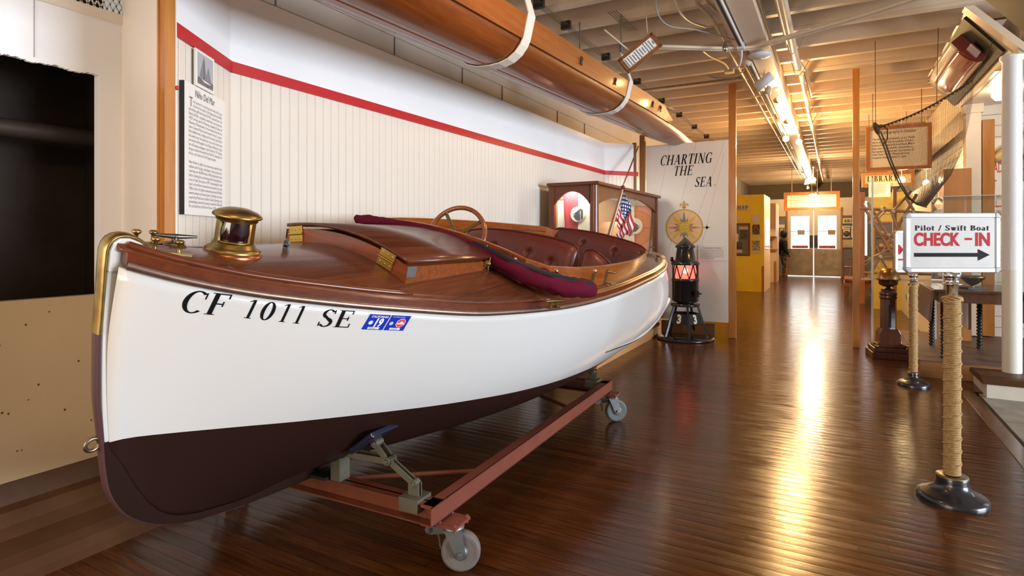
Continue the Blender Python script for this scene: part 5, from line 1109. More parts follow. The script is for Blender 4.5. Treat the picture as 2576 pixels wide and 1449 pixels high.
for q in range(4):
    x = -2.195 + q * .02; thing1(MB().tube([(x, 2.0, 3.255), (x, 5.4, 3.252), (x, 9, 3.255), (x, 14, 3.255)], .003, 6), 'bare_wire', M['wire'], 'thin old wire strung through the dark blocks under the ceiling', 'wire', 'bare wires on the ceiling')
for y0, x0 in ((4.9, -1.75),):
    for q in range(4): thing1(MB().tube([(x0 + .025 * q, y0, 3.29), (x0 + .025 * q + .02, y0 + .55, 3.29)], .003, 6), 'bare_wire', M['wire'], 'short thin wire stretched between two joists near the tilted caption', 'wire', 'short wires near the tilted caption')
thing1(MB().tube([(-.80, -1, 3.20), (-.80, 6.15, 3.20), (-.79, 6.30, 3.17), (-.78, 6.38, 3.10)], .052, 20).lathe([(.058, -.05), (.058, .05)], (-.80, 5.9, 3.20), 20, (0, 1, 0)), 'large_pipe', M['pipe'], 'thick pale painted pipe along the left of the central beam', 'pipe')
thing1(MB().tube([(-.80, 6.85, 3.22), (-.80, 21.5, 3.22)], .045, 16), 'large_pipe', M['pipe'], 'thick pale pipe continuing along the central beam past the white dish', 'pipe')
for q, (x, r, lb) in enumerate(((-.965, .013, 'outer'), (-.885, .013, 'inner'))):
    thing1(MB().tube([(x - .05, 2.0, 3.27), (x - .05, 5.05, 3.27), (x + .01, 5.35, 3.25), (x, 6.2, 3.25), (x, 21.5, 3.25)], r, 10), 'conduit', M['pipe'], '%s of two thin conduits running left of the central beam' % lb, 'conduit')
for y in (8.6, 9.1, 12.2, 14.5): thing1(MB().box((-.99, y - .03, 3.235), (-.85, y + .03, 3.29)), 'conduit_clamp', M['pipe'], 'small painted clamp holding the thin conduits under a joist', 'clamp', 'conduit clamps beside the beam')
thing1(MB().tube([(-.36, -1, 3.16), (-.355, 7.1, 3.16)], .034, 16).lathe([(.040, 0), (.040, .03)], (-.355, 7.08, 3.16), 16, (0, 1, 0)), 'sprinkler_pipe', M['pipe'], 'near pale sprinkler pipe right of the central beam', 'pipe')
thing1(MB().tube([(-.34, 7.5, 3.19), (-.34, 22, 3.19)], .028, 14), 'sprinkler_pipe', M['pipe'], 'far shiny sprinkler pipe right of the central beam', 'pipe')
thing1(MB().tube([(-.42, -1, 3.24), (-.41, 6.5, 3.24), (-.30, 7.6, 3.24), (-.28, 9.0, 3.24)], .022, 12), 'conduit', M['pipe'], 'thin conduit lying against the sprinkler pipe', 'conduit')
for y in (6.4, 7.3, 9.7, 10.6, 13.2, 16.0):
    thing1(MB().tube([(-.43, y, 3.30), (-.40, y, 3.17), (-.36, y, 3.118), (-.32, y, 3.16), (-.24, y, 3.30)], .004, 6), 'pipe_hanger', M['bronze'], 'thin metal strap hanger looped under the sprinkler pipe', 'hanger', 'hangers under the sprinkler pipe')
for q, dy in enumerate((0, .055)):
    P = smooth([(-1.50, 5.28 + dy, 3.058), (-1.34, 5.36 + dy, 3.055), (-.74, 5.72 + dy, 3.05), (-.43, 5.62 + dy, 3.05), (.16, 5.38 + dy, 3.06), (.51, 5.20 + dy, 3.07), (.98, 4.96 + dy, 3.09)], 6)
    thing1(MB().tube(P, .015, 10), 'cross_conduit', M['pipe'], '%s of two bent conduits crossing under the central beam' % ('nearer', 'farther')[q], 'conduit')
for y, x1 in ((8.72, 1.25), (8.95, 1.28)): thing1(MB().tube([(-.3, y, 3.235), (x1, y, 3.245)], .018, 10), 'cross_pipe', M['pipe'], 'pale pipe crossing the ceiling right of the beam, %s' % ('nearer one' if y < 8.8 else 'farther one'), 'pipe')
thing1(MB().tube([(-2.8, 7.60, 3.262), (-1.0, 7.60, 3.262)], .012, 8), 'cross_pipe', M['bronze'], 'dark thin pipe crossing the ceiling left of the beam behind the post', 'pipe')
thing1(MB().tube([(-2.60, 10.5, 2.74), (-2.60, 14.8, 2.66), (-2.60, 18.2, 2.66)], .065, 16).lathe([(.085, -.1), (.085, .1)], (-2.60, 14.9, 2.66), 16, (0, 1, 0)).box((-2.855, 11.4, 2.70), (-2.60, 11.44, 2.76)).box((-2.855, 17.0, 2.64), (-2.60, 17.04, 2.70)), 'drain_pipe', M['pipe'], 'fat cream drain pipe under the ceiling behind the yellow wall', 'pipe')
# boxes and loops of cable
jb = empty('junction_box', (-1.18, 4.55, 3.27), (0, 0, 0), 'grey metal junction box with a hanging loop of cable under the near joists', 'junction box')
MB().box((-.045, -.05, -.05), (.045, .05, .02)).build('box', M['galv'], jb); MB().box((-.042, -.052, -.02), (.03, -.0505, .01)).build('sticker', M['paper'], jb)
MB().tube(smooth([(-.02, 0, -.05), (-.05, 0, -.10), (-.045, .05, -.20), (.02, .15, -.27), (.15, .55, -.20), (.38, 1.25, -.12)], 8), .006, 8).build('cable_loop', M['grey'], jb)
MB().tube(smooth([(.03, 0, -.05), (.07, .10, -.09), (.08, .25, -.14), (.085, .6, -.10), (.14, 1.0, -.03)], 8), .011, 8).build('flex_conduit', M['pipe'], jb)
jb = empty('junction_box', (-1.08, 7.20, 3.27), (0, 0, 0), 'cream junction box with a loop of cable beside the conduits', 'junction box')
MB().box((-.05, -.05, -.04), (.05, .05, .02)).build('box', mat('cream_box', (.60, .50, .33), .5), jb)
MB().tube(smooth([(-.26, .12, .0), (-.20, .10, -.04), (-.05, .08, -.07), (.10, .06, -.05), (.16, .04, -.01)], 8), .008, 8).build('cable_loop', M['grey'], jb)
MB().tube(smooth([(.0, -.05, -.01), (-.02, -.25, .01), (-.10, -.60, .0), (-.12, -.95, -.03)], 8), .012, 8).build('flex_conduit', M['pipe'], jb)
thing1(MB().lathe([(.0, -.025), (.07, -.022), (.105, -.004), (.108, .012), (.09, .02), (.03, .024), (.03, .05)], (-.63, 6.05, 3.05), 36), 'ceiling_dish', mat('plastic_white', (.66, .66, .67), .35), 'white round plastic dish fixed under the central beam', 'sensor')
for a, b in ((2.5, 5.72), (6.35, 7.05), (7.5, 9.0), (9.6, 12.5), (13, 17), (17.5, 21)):
    tb = thing1(MB().box((-.775, a, 3.05), (-.735, b, 3.085)), 'light_track', mat('track_white', (.68, .68, .69), .4), 'white lighting track %s under the left edge of the beam' % {2.5: 'nearest the camera', 6.35: 'holding the unlit white spotlight', 7.5: 'just behind the unlit spotlight', 9.6: 'over the title panel', 13: 'above the yellow wall', 17.5: 'farthest, near the hanging quotation'}[a], 'track')
    MB().box((-.766, a + .01, 3.047), (-.744, b - .01, 3.0505)).build('slot', M['matblack'], tb)
thing1(MB().tube(smooth([(-.755, 5.72, 3.05), (-.76, 5.78, 2.99), (-.80, 5.90, 2.93), (-.87, 6.00, 2.95)], 8), .009, 8).box((-.785, 5.66, 3.03), (-.725, 5.74, 3.09)), 'track_feed', mat('track_white', (.68, .68, .69), .4), 'white cable curving off the end of the near lighting track', 'cable')
for k, (px, py, z) in enumerate(((1824, 123, 3.0),)):
    p = atz(px, py, 3.0); thing1(MB().lathe([(.0, -.03), (.02, -.02), (.028, 0), (.02, .025), (.012, .04), (.012, .07)], p, 16), 'fire_sprinkler', M['chrome'], 'shiny chrome sprinkler head under the crossing conduits', 'sprinkler')
# spotlights on the track
def spotlamp(p, aim, lit, label, r=.045, ln=.10):
    p = Vector(p); aim = Vector(aim).normalized(); e = empty('track_spotlight', tuple(p), (0, 0, 0), label, 'spotlight')
    MB().tube([(0, 0, 0), (-.0, 0, 3.05 - p.z)], .007, 8).box((-.02, -.03, 3.03 - p.z), (.02, .03, 3.055 - p.z)).build('stem', mat('track_white', (.68, .68, .69), .4), e)
    MB().lathe([(r * .35, -ln * .5), (r * .55, -ln * .45), (r * .8, 0), (r, ln * .45), (r * .92, ln * .46), (r * .7, 0)], (0, 0, 0), 24, aim).build('shade', mat('lamp_enamel', (.55, .47, .36), .4), e)
    MB().lathe([(0, ln * .30), (r * .6, ln * .36), (r * .86, ln * .42), (0, ln * .425)], (0, 0, 0), 24, aim).build('bulb', M['bulb'] if lit else M['paper'], e); return e
sp = [((1957, 251), 'first lit spotlight along the beam, nearest the camera'), ((1981, 305), 'second lit spotlight along the central beam'), ((1977, 349), 'third lit spotlight, the left one of a bright pair'), ((2009, 357), 'fourth lit spotlight, the right one of a bright pair'), ((2032, 457), 'large lit spotlight above the hanging quotation, left one'), ((2046, 452), 'lit spotlight above the hanging quotation, right one'), ((2042, 486), 'left of the two lit spotlights in front of the quotation'), ((2056, 489), 'right of the two lit spotlights in front of the quotation')]
for k, ((px, py), lb) in enumerate(sp):
    p = atz(px, py, 2.93) if k < 4 else aty(px, py, 16.2 if k < 6 else 16.9); aimv = (CAMP - p).normalized() * .75 + Vector(((.5, 0, .1), (.6, 0, .15), (0, 0, 0), (.1, 0, 0), (0, 0, 0), (0, 0, 0), (0, .4, -.6), (0, .4, -.6))[k])
    spotlamp(p, aimv, True, lb, .05 if k < 4 else .062, .12)
    l = bpy.data.lights.new('spot_glow', 'POINT'); l.energy = (30, 42, 100, 100, 80, 80, 45, 45)[k]; l.color = (1, .60, .24) if k < 4 else (1, .70, .38); l.shadow_soft_size = .05
    o = bpy.data.objects.new('spot_glow', l); COL.objects.link(o); o.location = p + aimv * .12
spotlamp(atz(1932, 227, 2.94), (-.3, .3, -.9), False, 'small unlit white spotlight behind the large unlit one', .04, .09)
cs = Vector(atz(1922, 205, 2.93)); e = empty('cylinder_spotlight', tuple(cs), (0, 0, 0), 'unlit white cylinder spotlight under the beam behind the dish', 'spotlight')
ad = (RT * -.62 + ZU * -.55 + FW * .5).normalized()
MB().lathe([(.0, -.095), (.048, -.093), (.050, -.088), (.050, .095), (.045, .096), (.044, .02)], (0, 0, 0), 32, ad).build('shade', mat('plastic_white', (.66, .66, .67), .35), e)
mb = MB()
for k in range(8):
    a = 2 * PI * k / 8; uu = ad.cross(ZU).normalized(); vv = ad.cross(uu); mb.lathe([(.005, 0), (.005, .001)], ad * -.0965 + (uu * math.cos(a) + vv * math.sin(a)) * .03, 8, -ad)
mb.build('vent_holes', M['matblack'], e); MB().tube([(0, 0, .03), (.0, .0, 3.05 - cs.z)], .008, 8).build('stem', M['chrome'], e)

for y_ in (19.2, 20.9):  # unseen lamps added behind the board to brighten the far end
    l = bpy.data.lights.new('spot_glow', 'POINT'); l.energy = 80; l.color = (1, .70, .38); l.shadow_soft_size = .06
    o = bpy.data.objects.new('spot_glow', l); COL.objects.link(o); o.location = (-.75, y_, 2.85)
    spotlamp((-.755, y_, 2.93), (.2, .3, -.8), True, 'added unseen spotlight behind the quotation board, %s one' % ('nearer' if y_ < 20 else 'farther'), .05, .12)
# ================================================================== FAR END OF THE CORRIDOR
YEL = mat('yellow_wall_paint', (.92, .68, .05), .5, vary=.04); PAL = mat('pale_peach_paint', (.72, .55, .38), .5)
yb = empty('yellow_display_wall', (-2.1, 15.6, 0), (0, 0, 0), 'yellow display wall headed deep on the left side of the corridor', 'display wall')
wp(MB().box((-2.80, 15.1, 0), (-1.49, 15.2, 2.34)).box((-1.60, 15.2, 0), (-1.56, 16.6, 2.34)), 'wall_face', YEL, yb); wp(MB().box((-1.56, 15.12, 0), (-1.48, 16.6, 2.34)), 'end_face', PAL, yb)
wp(MB().box((-1.53, 15.08, 0), (-1.48, 15.12, .62)), 'corner_guard', M['oak'], yb); wp(MB().box((-1.479, 15.3, 1.0), (-1.474, 16.3, 1.75)), 'side_picture', mat('pale_glossy_card', (.8, .78, .75), .12, coat=.5), yb)
def yp(px, py): return aty(px, py, 15.09)
def flat(name, x0y0, x1y1, Y_, m, label, cat, tk=.012, group=None):
    a = aty(*x0y0, Y_); b = aty(*x1y1, Y_)
    ob = MB().box((a.x, Y_ - tk, b.z), (b.x, Y_, a.z)).build(name, m); tag(ob, label, cat, group); return ob, a, b
def fp(ob, px0, py0, px1, py1, Y_, m, name): a = aty(px0, py0, Y_); b = aty(px1, py1, Y_); return MB().box((a.x, Y_ - .004, b.z), (b.x, Y_, a.z)).build(name, m, ob)
LWH = mat('label_cream', (.72, .66, .50), .6)
ob, a, b = flat('title_sign', (1842, 515), (1886, 529), 15.09, LWH, 'cream sign reading deep on the yellow wall', 'sign')
serif_on(ob, 'DEEP', (1851, 527), (1882, 526), 15.075, .085, M['ink'])
ob, a, b = flat('caption_label', (1842, 549), (1870, 556), 15.09, LWH, 'small cream caption strip above the case in the yellow wall', 'label')
ob, a, b = flat('recessed_case', (1830, 562), (1887, 644), 15.098, CWH, 'brown framed case with photographs set in the yellow wall', 'display case')
fp(ob, 1836, 566, 1882, 640, 15.084, mat('case_slate', (.16, .18, .24), .5), 'backing')
for i, (x0, y0, x1, y1, c, v) in enumerate(((1859, 570, 1882, 577, (.66, .5, .36), 0), (1862, 579, 1880, 602, (.10, .09, .08), .9), (1838, 588, 1858, 608, (.7, .62, .48), 0), (1838, 608, 1868, 627, (.12, .10, .08), .9), (1838, 628, 1867, 636, (.7, .62, .48), 0), (1874, 603, 1881, 638, (.20, .15, .11), .3))):
    fp(ob, x0, y0, x1, y1, 15.079, mat('case_card_%d' % i, c, .5, vary=v, vscale=25), 'card')
for i, (x0, y0, x1, y1, lb) in enumerate(((1890, 541, 1913, 560, 'cream text card at the top right of the yellow wall'), (1893, 565, 1911, 590, 'upper dark photograph at the right of the yellow wall'), (1892, 605, 1912, 630, 'lower pale photograph at the right of the yellow wall'), (1891, 591, 1914, 596, 'thin caption below the upper photograph on the yellow wall'), (1891, 630, 1914, 636, 'thin caption below the lower photograph on the yellow wall'))):
    flat('wall_card', (x0, y0), (x1, y1), 15.09, mat('wall_card_%d' % i, ((.7, .64, .5), (.16, .13, .09), (.42, .36, .27), (.7, .64, .5), (.7, .64, .5))[i], .5, vary=(0, 1.2, .9, 0, 0)[i], vscale=22), lb, 'card')
pk = empty('peach_display_cabinet', (-1.9, 19.0, 0), (0, 0, 0), 'pale peach display cabinet with a niche behind the yellow wall', 'cabinet')
wp(MB().box((-2.5, 18.5, 0), (-1.50, 19.6, .95)).box((-2.5, 18.5, 1.34), (-1.50, 19.6, 2.30)).box((-2.5, 18.95, .95), (-1.50, 19.6, 1.34)), 'body', PAL, pk); wp(MB().box((-2.5, 18.42, .93), (-1.47, 18.95, .97)).box((-2.5, 18.46, 1.325), (-1.48, 18.6, 1.345)), 'shelf', M['oak'], pk)
wp(MB().box((-1.85, 18.9, 1.02), (-1.62, 18.94, 1.26)), 'picture', mat('niche_picture', (.45, .38, .30), .5, vary=.6, vscale=20), pk); wp(MB().box((-1.53, 18.46, 0), (-1.48, 18.5, .62)), 'corner_guard', M['oak'], pk)
wp(MB().box((-1.86, 18.485, 1.55), (-1.72, 18.499, 1.75)), 'text_card', LWH, pk)
# person with backpack, mostly hidden by the cabinet
def skin(name, pts, edges, radii, m, parent=None, lvl=1):
    me = bpy.data.meshes.new(name); me.from_pydata(pts, edges, []); me.materials.append(m); o = bpy.data.objects.new(name, me); COL.objects.link(o)
    if parent: o.parent = parent
    md = o.modifiers.new('skin', 'SKIN'); sv = me.skin_vertices
    if not sv: me.skin_vertices  # layer comes with the modifier
    for k, r in enumerate(radii): me.skin_vertices[0].data[k].radius = (r, r) if not hasattr(r, '__len__') else r
    me.skin_vertices[0].data[0].use_root = True
    s2 = o.modifiers.new('sub', 'SUBSURF'); s2.levels = lvl; s2.render_levels = lvl
    for p in me.polygons: p.use_smooth = True
    md.use_smooth_shade = True; return o
per = empty('person', (-1.42, 20.1, 0), (0, 0, math.radians(-75)), 'visitor in black coat and patterned leggings with a backpack beside the peach cabinet', 'person')
P_ = [(0, 0, .78), (0, 0, .95), (0, 0, 1.12), (0, 0, 1.24), (0, .01, 1.31), (0, .02, 1.38), (0, .02, 1.46), (.09, 0, .74), (.10, .02, .42), (.10, -.01, .09), (.10, .09, .04), (-.09, 0, .74), (-.10, .05, .42), (-.10, .03, .09), (-.10, .13, .04), (.17, 0, 1.19), (.21, .02, .95), (.19, .12, .76), (.18, .16, .70), (-.17, 0, 1.19), (-.21, .02, .95), (-.19, .12, .76), (-.18, .16, .70)]
E_ = [(0, 1), (1, 2), (2, 3), (3, 4), (4, 5), (5, 6), (0, 7), (7, 8), (8, 9), (9, 10), (0, 11), (11, 12), (12, 13), (13, 14), (3, 15), (15, 16), (16, 17), (17, 18), (3, 19), (19, 20), (20, 21), (21, 22)]
R2 = [.13, .125, .13, .10, .045, .075, .07, .09, .055, .035, .03, .09, .055, .035, .03, .06, .045, .03, .025, .06, .045, .03, .025]
camo = mat('patterned_clothes', (.10, .08, .055), .8, vary=1.6, vscale=16)
skin('body', P_, E_, R2, camo, per)
skin('coat', [(0, 0, .70), (0, 0, .95), (0, 0, 1.12), (0, 0, 1.24), (.18, 0, 1.18), (.22, .02, .95), (.20, .12, .78), (-.18, 0, 1.18), (-.22, .02, .95), (-.20, .12, .78)], [(0, 1), (1, 2), (2, 3), (3, 4), (4, 5), (5, 6), (3, 7), (7, 8), (8, 9)], [.16, .15, .155, .115, .075, .06, .045, .075, .06, .045], mat('black_coat', (.012, .012, .014), .8), per)
MB().lathe([(0, -.13), (.06, -.115), (.10, -.05), (.105, .02), (.08, .085), (0, .12)], (0, .02, 1.42), 20).build('hair', mat('black_hair', (.01, .008, .008), .6), per)
mb = MB(); mb.grid(lambda i, j: (lambda th_, ph_: (.15 * math.sin(ph_) * math.cos(th_), -.23 + .13 * math.sin(ph_) * math.sin(th_), 1.0 + .25 * math.cos(ph_)))(2 * PI * i, PI * j), 20, 12); mb.build('backpack', mat('black_backpack', (.014, .014, .018), .6), per)
# quotation board over the far doors
def framed(name, c0, c1, Y_, fw, m_f, m_c, label, cat='sign', th_=.05):
    a = aty(*c0, Y_); b = aty(*c1, Y_); x0, x1, z0, z1 = a.x, b.x, b.z, a.z; e = empty(name, ((x0 + x1) / 2, Y_, z0), (0, 0, 0), label, cat)
    wp(MB().box((x0, Y_ - th_, z0), (x1, Y_, z0 + fw)).box((x0, Y_ - th_, z1 - fw), (x1, Y_, z1)).box((x0, Y_ - th_, z0 + fw), (x0 + fw, Y_, z1 - fw)).box((x1 - fw, Y_ - th_, z0 + fw), (x1, Y_, z1 - fw)), 'frame', m_f, e)
    wp(MB().box((x0 + fw * .6, Y_ - th_ * .6, z0 + fw * .6), (x1 - fw * .6, Y_ - th_ * .3, z1 - fw * .6)), 'board', m_c, e); return e, x0, x1, z0, z1
BR_ = mat('board_cream', (.80, .74, .62), .5)
e, x0, x1, z0, z1 = framed('quotation_board', (1972, 485), (2113, 528), 17.53, .085, M['oak'], BR_, 'long framed quotation board hanging above the far double doors', 'sign')
mb = MB()
for i, ln in enumerate(['"I whose ambition leads me not only', 'farther than any other man has been', 'before me, but as far as I think possible', 'for man to go..."']):
    vf = text_pts(ln, .084, .74, 'LEFT', .0006); mb.add([(x0 + .15 + x, 17.53 - .032, z1 - .16 - i * .083 + y) for x, y in vf[0]], vf[1])
wp(mb, 'lettering', mat('quote_ink', (.32, .24, .12), .6), e, fix=False)
for x in (x0 + .2, x1 - .2): wp(MB().tube([(x, 17.50, z1 - .01), (x, 17.50, 3.30)], .008, 6), 'hanger_rod', M['pipe'], e)
# panels on the far wall right of the doors
ob, a, b = flat('heading_sign', (2120, 549), (2150, 562), 21.97, LWH, 'cream heading sign reading birth on the far grey wall', 'sign'); serif_on(ob, 'BIRTH', (2124, 560), (2152, 559), 21.95, .10, M['ink'])
ob, a, b = flat('name_sign', (2119, 568), (2139, 577), 21.97, LWH, 'small cream sign reading halley on the far grey wall', 'sign')
vf = text_pts('Halley', .10, .8, 'LEFT', .001); MB().add([(a.x + .04 + x, 21.955, b.z + .035 + y) for x, y in vf[0]], vf[1]).build('lettering', M['greyink'], ob, fix=False)
ob, a, b = flat('oval_portrait', (2121, 578), (2138, 598), 21.97, LWH, 'cream card with a dark oval portrait on the far grey wall', 'picture')
MB().lathe([(.095, 0), (.095, .004), (0, .005)], ((a.x + b.x) / 2, 21.955, (a.z + b.z) / 2), 24, (0, -1, 0)).build('portrait', mat('portrait_dark', (.12, .10, .09), .5, vary=.8, vscale=14), ob)
flat('wall_map', (2120, 603), (2150, 623), 21.97, mat('old_map', (.55, .45, .26), .6, vary=.25, vscale=8), 'tan old map pinned on the far grey wall under the portrait', 'map')
flat('wall_card', (2141, 568), (2150, 577), 21.97, LWH, 'small blank cream card right of the halley sign', 'card'); flat('wall_card', (2141, 578), (2150, 598), 21.97, LWH, 'tall cream card right of the oval portrait', 'card')
flat('heading_sign', (1958, 565), (1974, 573), 21.97, LWH, 'cream name sign on the far grey wall left of the doors', 'sign'); flat('wall_picture', (1962, 574), (1975, 592), 21.97, mat('goldish_picture', (.5, .38, .15), .5, vary=.9, vscale=9), 'gold toned picture on the far grey wall above the visitor', 'picture')
# windsor chair and bench far right
CHR = wood('chair_wood', (.36, .12, .04), (.24, .07, .02), .35, .4, axis=2)
ch = empty('windsor_chair', (.46, 20.2, 0), (0, 0, math.radians(-60)), 'brown windsor armchair standing before the far grey wall', 'chair')
MB().lathe([(0, .40), (.20, .405), (.22, .42), (.21, .44), (0, .445)], n=24).build('seat', CHR, ch)
for x, y in ((.15, .15), (-.15, .15), (.15, -.15), (-.15, -.15)): MB().tube([(x, y, .41), (x * 1.1, y * 1.1, .22), (x * 1.35, y * 1.35, 0)], [.015, .022, .012], 10).build('leg', CHR, ch)
arcp = [(.25 * math.cos(t), .25 * math.sin(t), .66 + .06 * math.sin(t)) for t in np.linspace(-.2, PI + .2, 20)]
MB().tube(arcp, .018, 8).build('arm_bow', CHR, ch)
for k in range(9): t = -.1 + (PI + .2) * k / 8; MB().tube([(.19 * math.cos(t), .19 * math.sin(t), .43), (.25 * math.cos(t), .25 * math.sin(t), .66 + .06 * math.sin(t))], .008, 8).build('spindle', CHR, ch)
bn = empty('padded_bench', (.42, 14.55, 0), (0, 0, 0), 'low dark bench with patterned cushion behind the slim timber post', 'bench')
MB().box((-.25, -.5, .28), (.35, .5, .36)).build('frame', M['oakdark'], bn); MB().box((-.24, -.49, .36), (.34, .49, .44)).build('cushion', mat('patterned_cushion', (.25, .08, .04), .8, vary=.9, vscale=14), bn, bevel=.03)
for x in (-.2, .3):
    for y in (-.45, .45): MB().lathe([(.03, 0), (.02, .05), (.04, .14), (.03, .28)], (x, y, 0), 12).build('leg', M['oakdark'], bn)
# ================================================================== RIGHT SIDE
# yellow wall with inset case and pale partition
yw = empty('yellow_library_wall', (.9, 12.5, 0), (0, 0, 0), 'yellow wall with an inset glass case behind the bamboo stick chart', 'display wall')
wp(MB().box((.60, 12.5, 0), (1.10, 12.6, 2.12)), 'wall_face', mat('olive_yellow_paint', (.60, .46, .10), .5), yw); wp(MB().box((1.04, 8.75, 0), (1.10, 12.5, 2.0)), 'pale_side', mat('pale_partition', (.72, .66, .54), .5), yw)
a, b = aty(2202, 562, 12.49), aty(2262, 652, 12.49)
wp(MB().box((a.x, 12.46, b.z), (b.x, 12.5, a.z)), 'case_back', mat('case_dark_slate', (.14, .15, .17), .5), yw)
for z in (.25, .6): wp(MB().box((a.x, 12.42, b.z + (a.z - b.z) * z), (b.x, 12.47, b.z + (a.z - b.z) * z + .015)), 'case_shelf', M['galv'], yw)
wp(MB().box((a.x - .03, 12.44, b.z - .03), (a.x, 12.5, a.z + .03)).box((a.x, 12.44, a.z), (b.x, 12.5, a.z + .03)), 'case_frame', M['oak'], yw)
for k, (x, z) in enumerate(((.25, .28), (.7, .28), (.3, .63), (.75, .63))): tag(MB().lathe([(0, 0), (.035, .005), (.05, .04), (.03, .08), (0, .085)], (a.x + (b.x - a.x) * x, 12.42, b.z + (a.z - b.z) * z + .02), 14).build('shell_specimen', mat('specimen_tan', (.45, .30, .2), .5, vary=.4)), 'small tan rounded specimen on a shelf of the far inset case', 'specimen', 'specimens in the far inset case')
flat('text_card', (2215, 517), (2246, 538), 12.49, mat('card_yellowish', (.70, .60, .20), .6), 'upper pale text card on the far yellow wall', 'card'); flat('text_card', (2215, 540), (2246, 557), 12.49, mat('card_yellowish', (.70, .60, .20), .6), 'lower pale text card on the far yellow wall', 'card')
for k in range(3): tag(MB().box((.40 + .0 * k, 13.4 + 1.8 * k, 0), (.52, 13.44 + 1.8 * k, 2.2)).build('door_leaf', M['oak']), ('nearest', 'middle', 'farthest')[k] + ' upright orange wooden leaf seen past the slim timber post', 'door leaf')
tag(MB().box((.52, 13.405, .95), (.555, 13.435, 2.02)).build('window_glow_panel', mat('window_glow', (1, 1, 1), .4, emit=(.85, .88, 1), es=5)), 'narrow glowing panel standing in for a window past the slim timber post', 'glowing panel')  # glowing panel added in place of a bright window beyond
# framed overhead signs
e, x0, x1, z0, z1 = framed('destiny_sign', (2178, 322), (2343, 424), 9.5, .045, M['oak'], BR_, 'big framed text sign hanging behind the fishing net', 'sign')
mb = MB()
for i, ln in enumerate(["Cartography is Destiny", "", "The borders and islands of the Pacific", "were discovered thousands of years", "before Europeans first arrived. More", "than any of the earlier placemakers,", "Europeans drew maps and charts of", "what they found. Whatever they", "mapped, they claimed to own."]):
    vf = text_pts(ln, .044 if i else .058, .74, 'LEFT' if i else 'CENTER', .0004); mb.add([((x0 + .075 if i else (x0 + x1) / 2) + x, 9.5 - .032, z1 - .105 - i * .042 + y) for x, y in vf[0]], vf[1])
wp(mb, 'lettering', M['greyink'], e, fix=False)
for x in (x0 + .08, x1 - .11): wp(MB().tube([(x, 9.48, z1), (x, 9.48, 3.31)], .004, 6), 'hanging_wire', M['wire'], e)
e, x0, x1, z0, z1 = framed('library_sign', (2168, 436), (2300, 467), 11.0, .045, M['oak'], mat('library_board', (.76, .66, .42), .5), 'framed sign reading library below the big framed text sign', 'sign')
p0, p1 = aty(2182, 460, 10.97), aty(2258, 455, 10.97); vf = serif_pts('LIBRARY', .088, 0, 1, .16); xs_ = (p1.x - p0.x) / vf[2]
wp(MB().add([(p0.x + x * xs_, 10.962, z0 + .085 + y) for x, y in vf[0]], vf[1]), 'lettering', M['ink'], e, fix=False); wp(MB().box((x0, 10.95, z1 + .02), (x1 + .2, 11.0, z1 + .06)), 'top_rail', M['oakdark'], e)
for x in (x0 + .1, x1 - .1): wp(MB().tube([(x, 11.0, z1), (x, 11.06, 3.30)], .004, 6), 'hanging_wire', M['wire'], e)
ob, a, b = flat('text_sheet', (2185, 461), (2240, 495), 10.94, M['paper'], 'white text sheet pinned under the library sign', 'sheet')
mb = MB()
for k in range(9): mb.box((a.x + .06, 10.926, b.z + .05 + k * .018), (b.x - .06 - (.1 if k == 0 else 0), 10.9275, b.z + .055 + k * .018))
mb.build('printed_lines', M['greyink'], ob)
# acrylic screen and bamboo stick chart
sc_ = empty('acrylic_screen', (.65, 8.05, 0), (0, 0, 0), 'clear acrylic screen standing in front of the bamboo stick chart', 'screen')
wp(MB().box((.27, 8.045, .82), (1.0, 8.051, 1.98)), 'sheet', M['glass'], sc_); wp(MB().box((.27, 8.02, .80), (1.0, 8.06, .822)), 'bottom_rail', mat('acrylic_edge', (.62, .42, .28), .2, alpha=.8), sc_)
for x in (.375, .98): wp(MB().box((x, 8.03, 0.16 if x > .69 else 0), (x + .022, 8.06, 2.0)), 'upright', mat('acrylic_edge_grey', (.62, .58, .50), .15, alpha=.7), sc_)
BAM = wood('bamboo_cane', (.50, .26, .10), (.34, .16, .06), .4, .2, axis=2, scale=5)
stc = empty('stick_chart', (.70, 8.45, 0), (0, 0, 0), 'bamboo stick chart lashed together behind the acrylic screen', 'stick chart')
stk_ = [(2160, 523, 2350, 538, 14), (2169, 513, 2251, 650, 15), (2183, 509, 2275, 660, 12), (2226, 520, 2187, 563, 13), (2292, 480, 2241, 538, 13), (2306, 488, 2185, 697, 14), (2278, 495, 2340, 600, 12), (2224, 592, 2275, 593, 8), (2204, 620, 2235, 685, 10), (2183, 652, 2290, 640, 8), (2172, 686, 2345, 690, 12), (2233, 527, 2192, 568, 5), (2183, 652, 2260, 615, 5), (2245, 540, 2300, 690, 12)]
for k, (xa, ya, xb, yb_, r) in enumerate(stk_):
    pa, pb = aty(xa, ya, 8.40 + .02 * (k % 3)), aty(xb, yb_, 8.40 + .02 * (k % 3)); n = 7; P = [pa.lerp(pb, i / n) for i in range(n + 1)]; rr_ = [(.00135 * r) * (1 if i % 2 == 0 else .92) for i in range(n + 1)]
    wp(MB().tube(P, rr_, 10), 'stick', BAM, stc)
for (xa, ya, xm, ym, xb, yb_) in ((2165, 640, 2190, 650, 2215, 680), (2170, 660, 2205, 650, 2222, 672), (2176, 668, 2210, 640, 2250, 636)): wp(MB().tube(smooth([aty(xa, ya, 8.38), aty(xm, ym, 8.36), aty(xb, yb_, 8.38)], 6), .004, 6), 'curved_stick', BAM, stc)
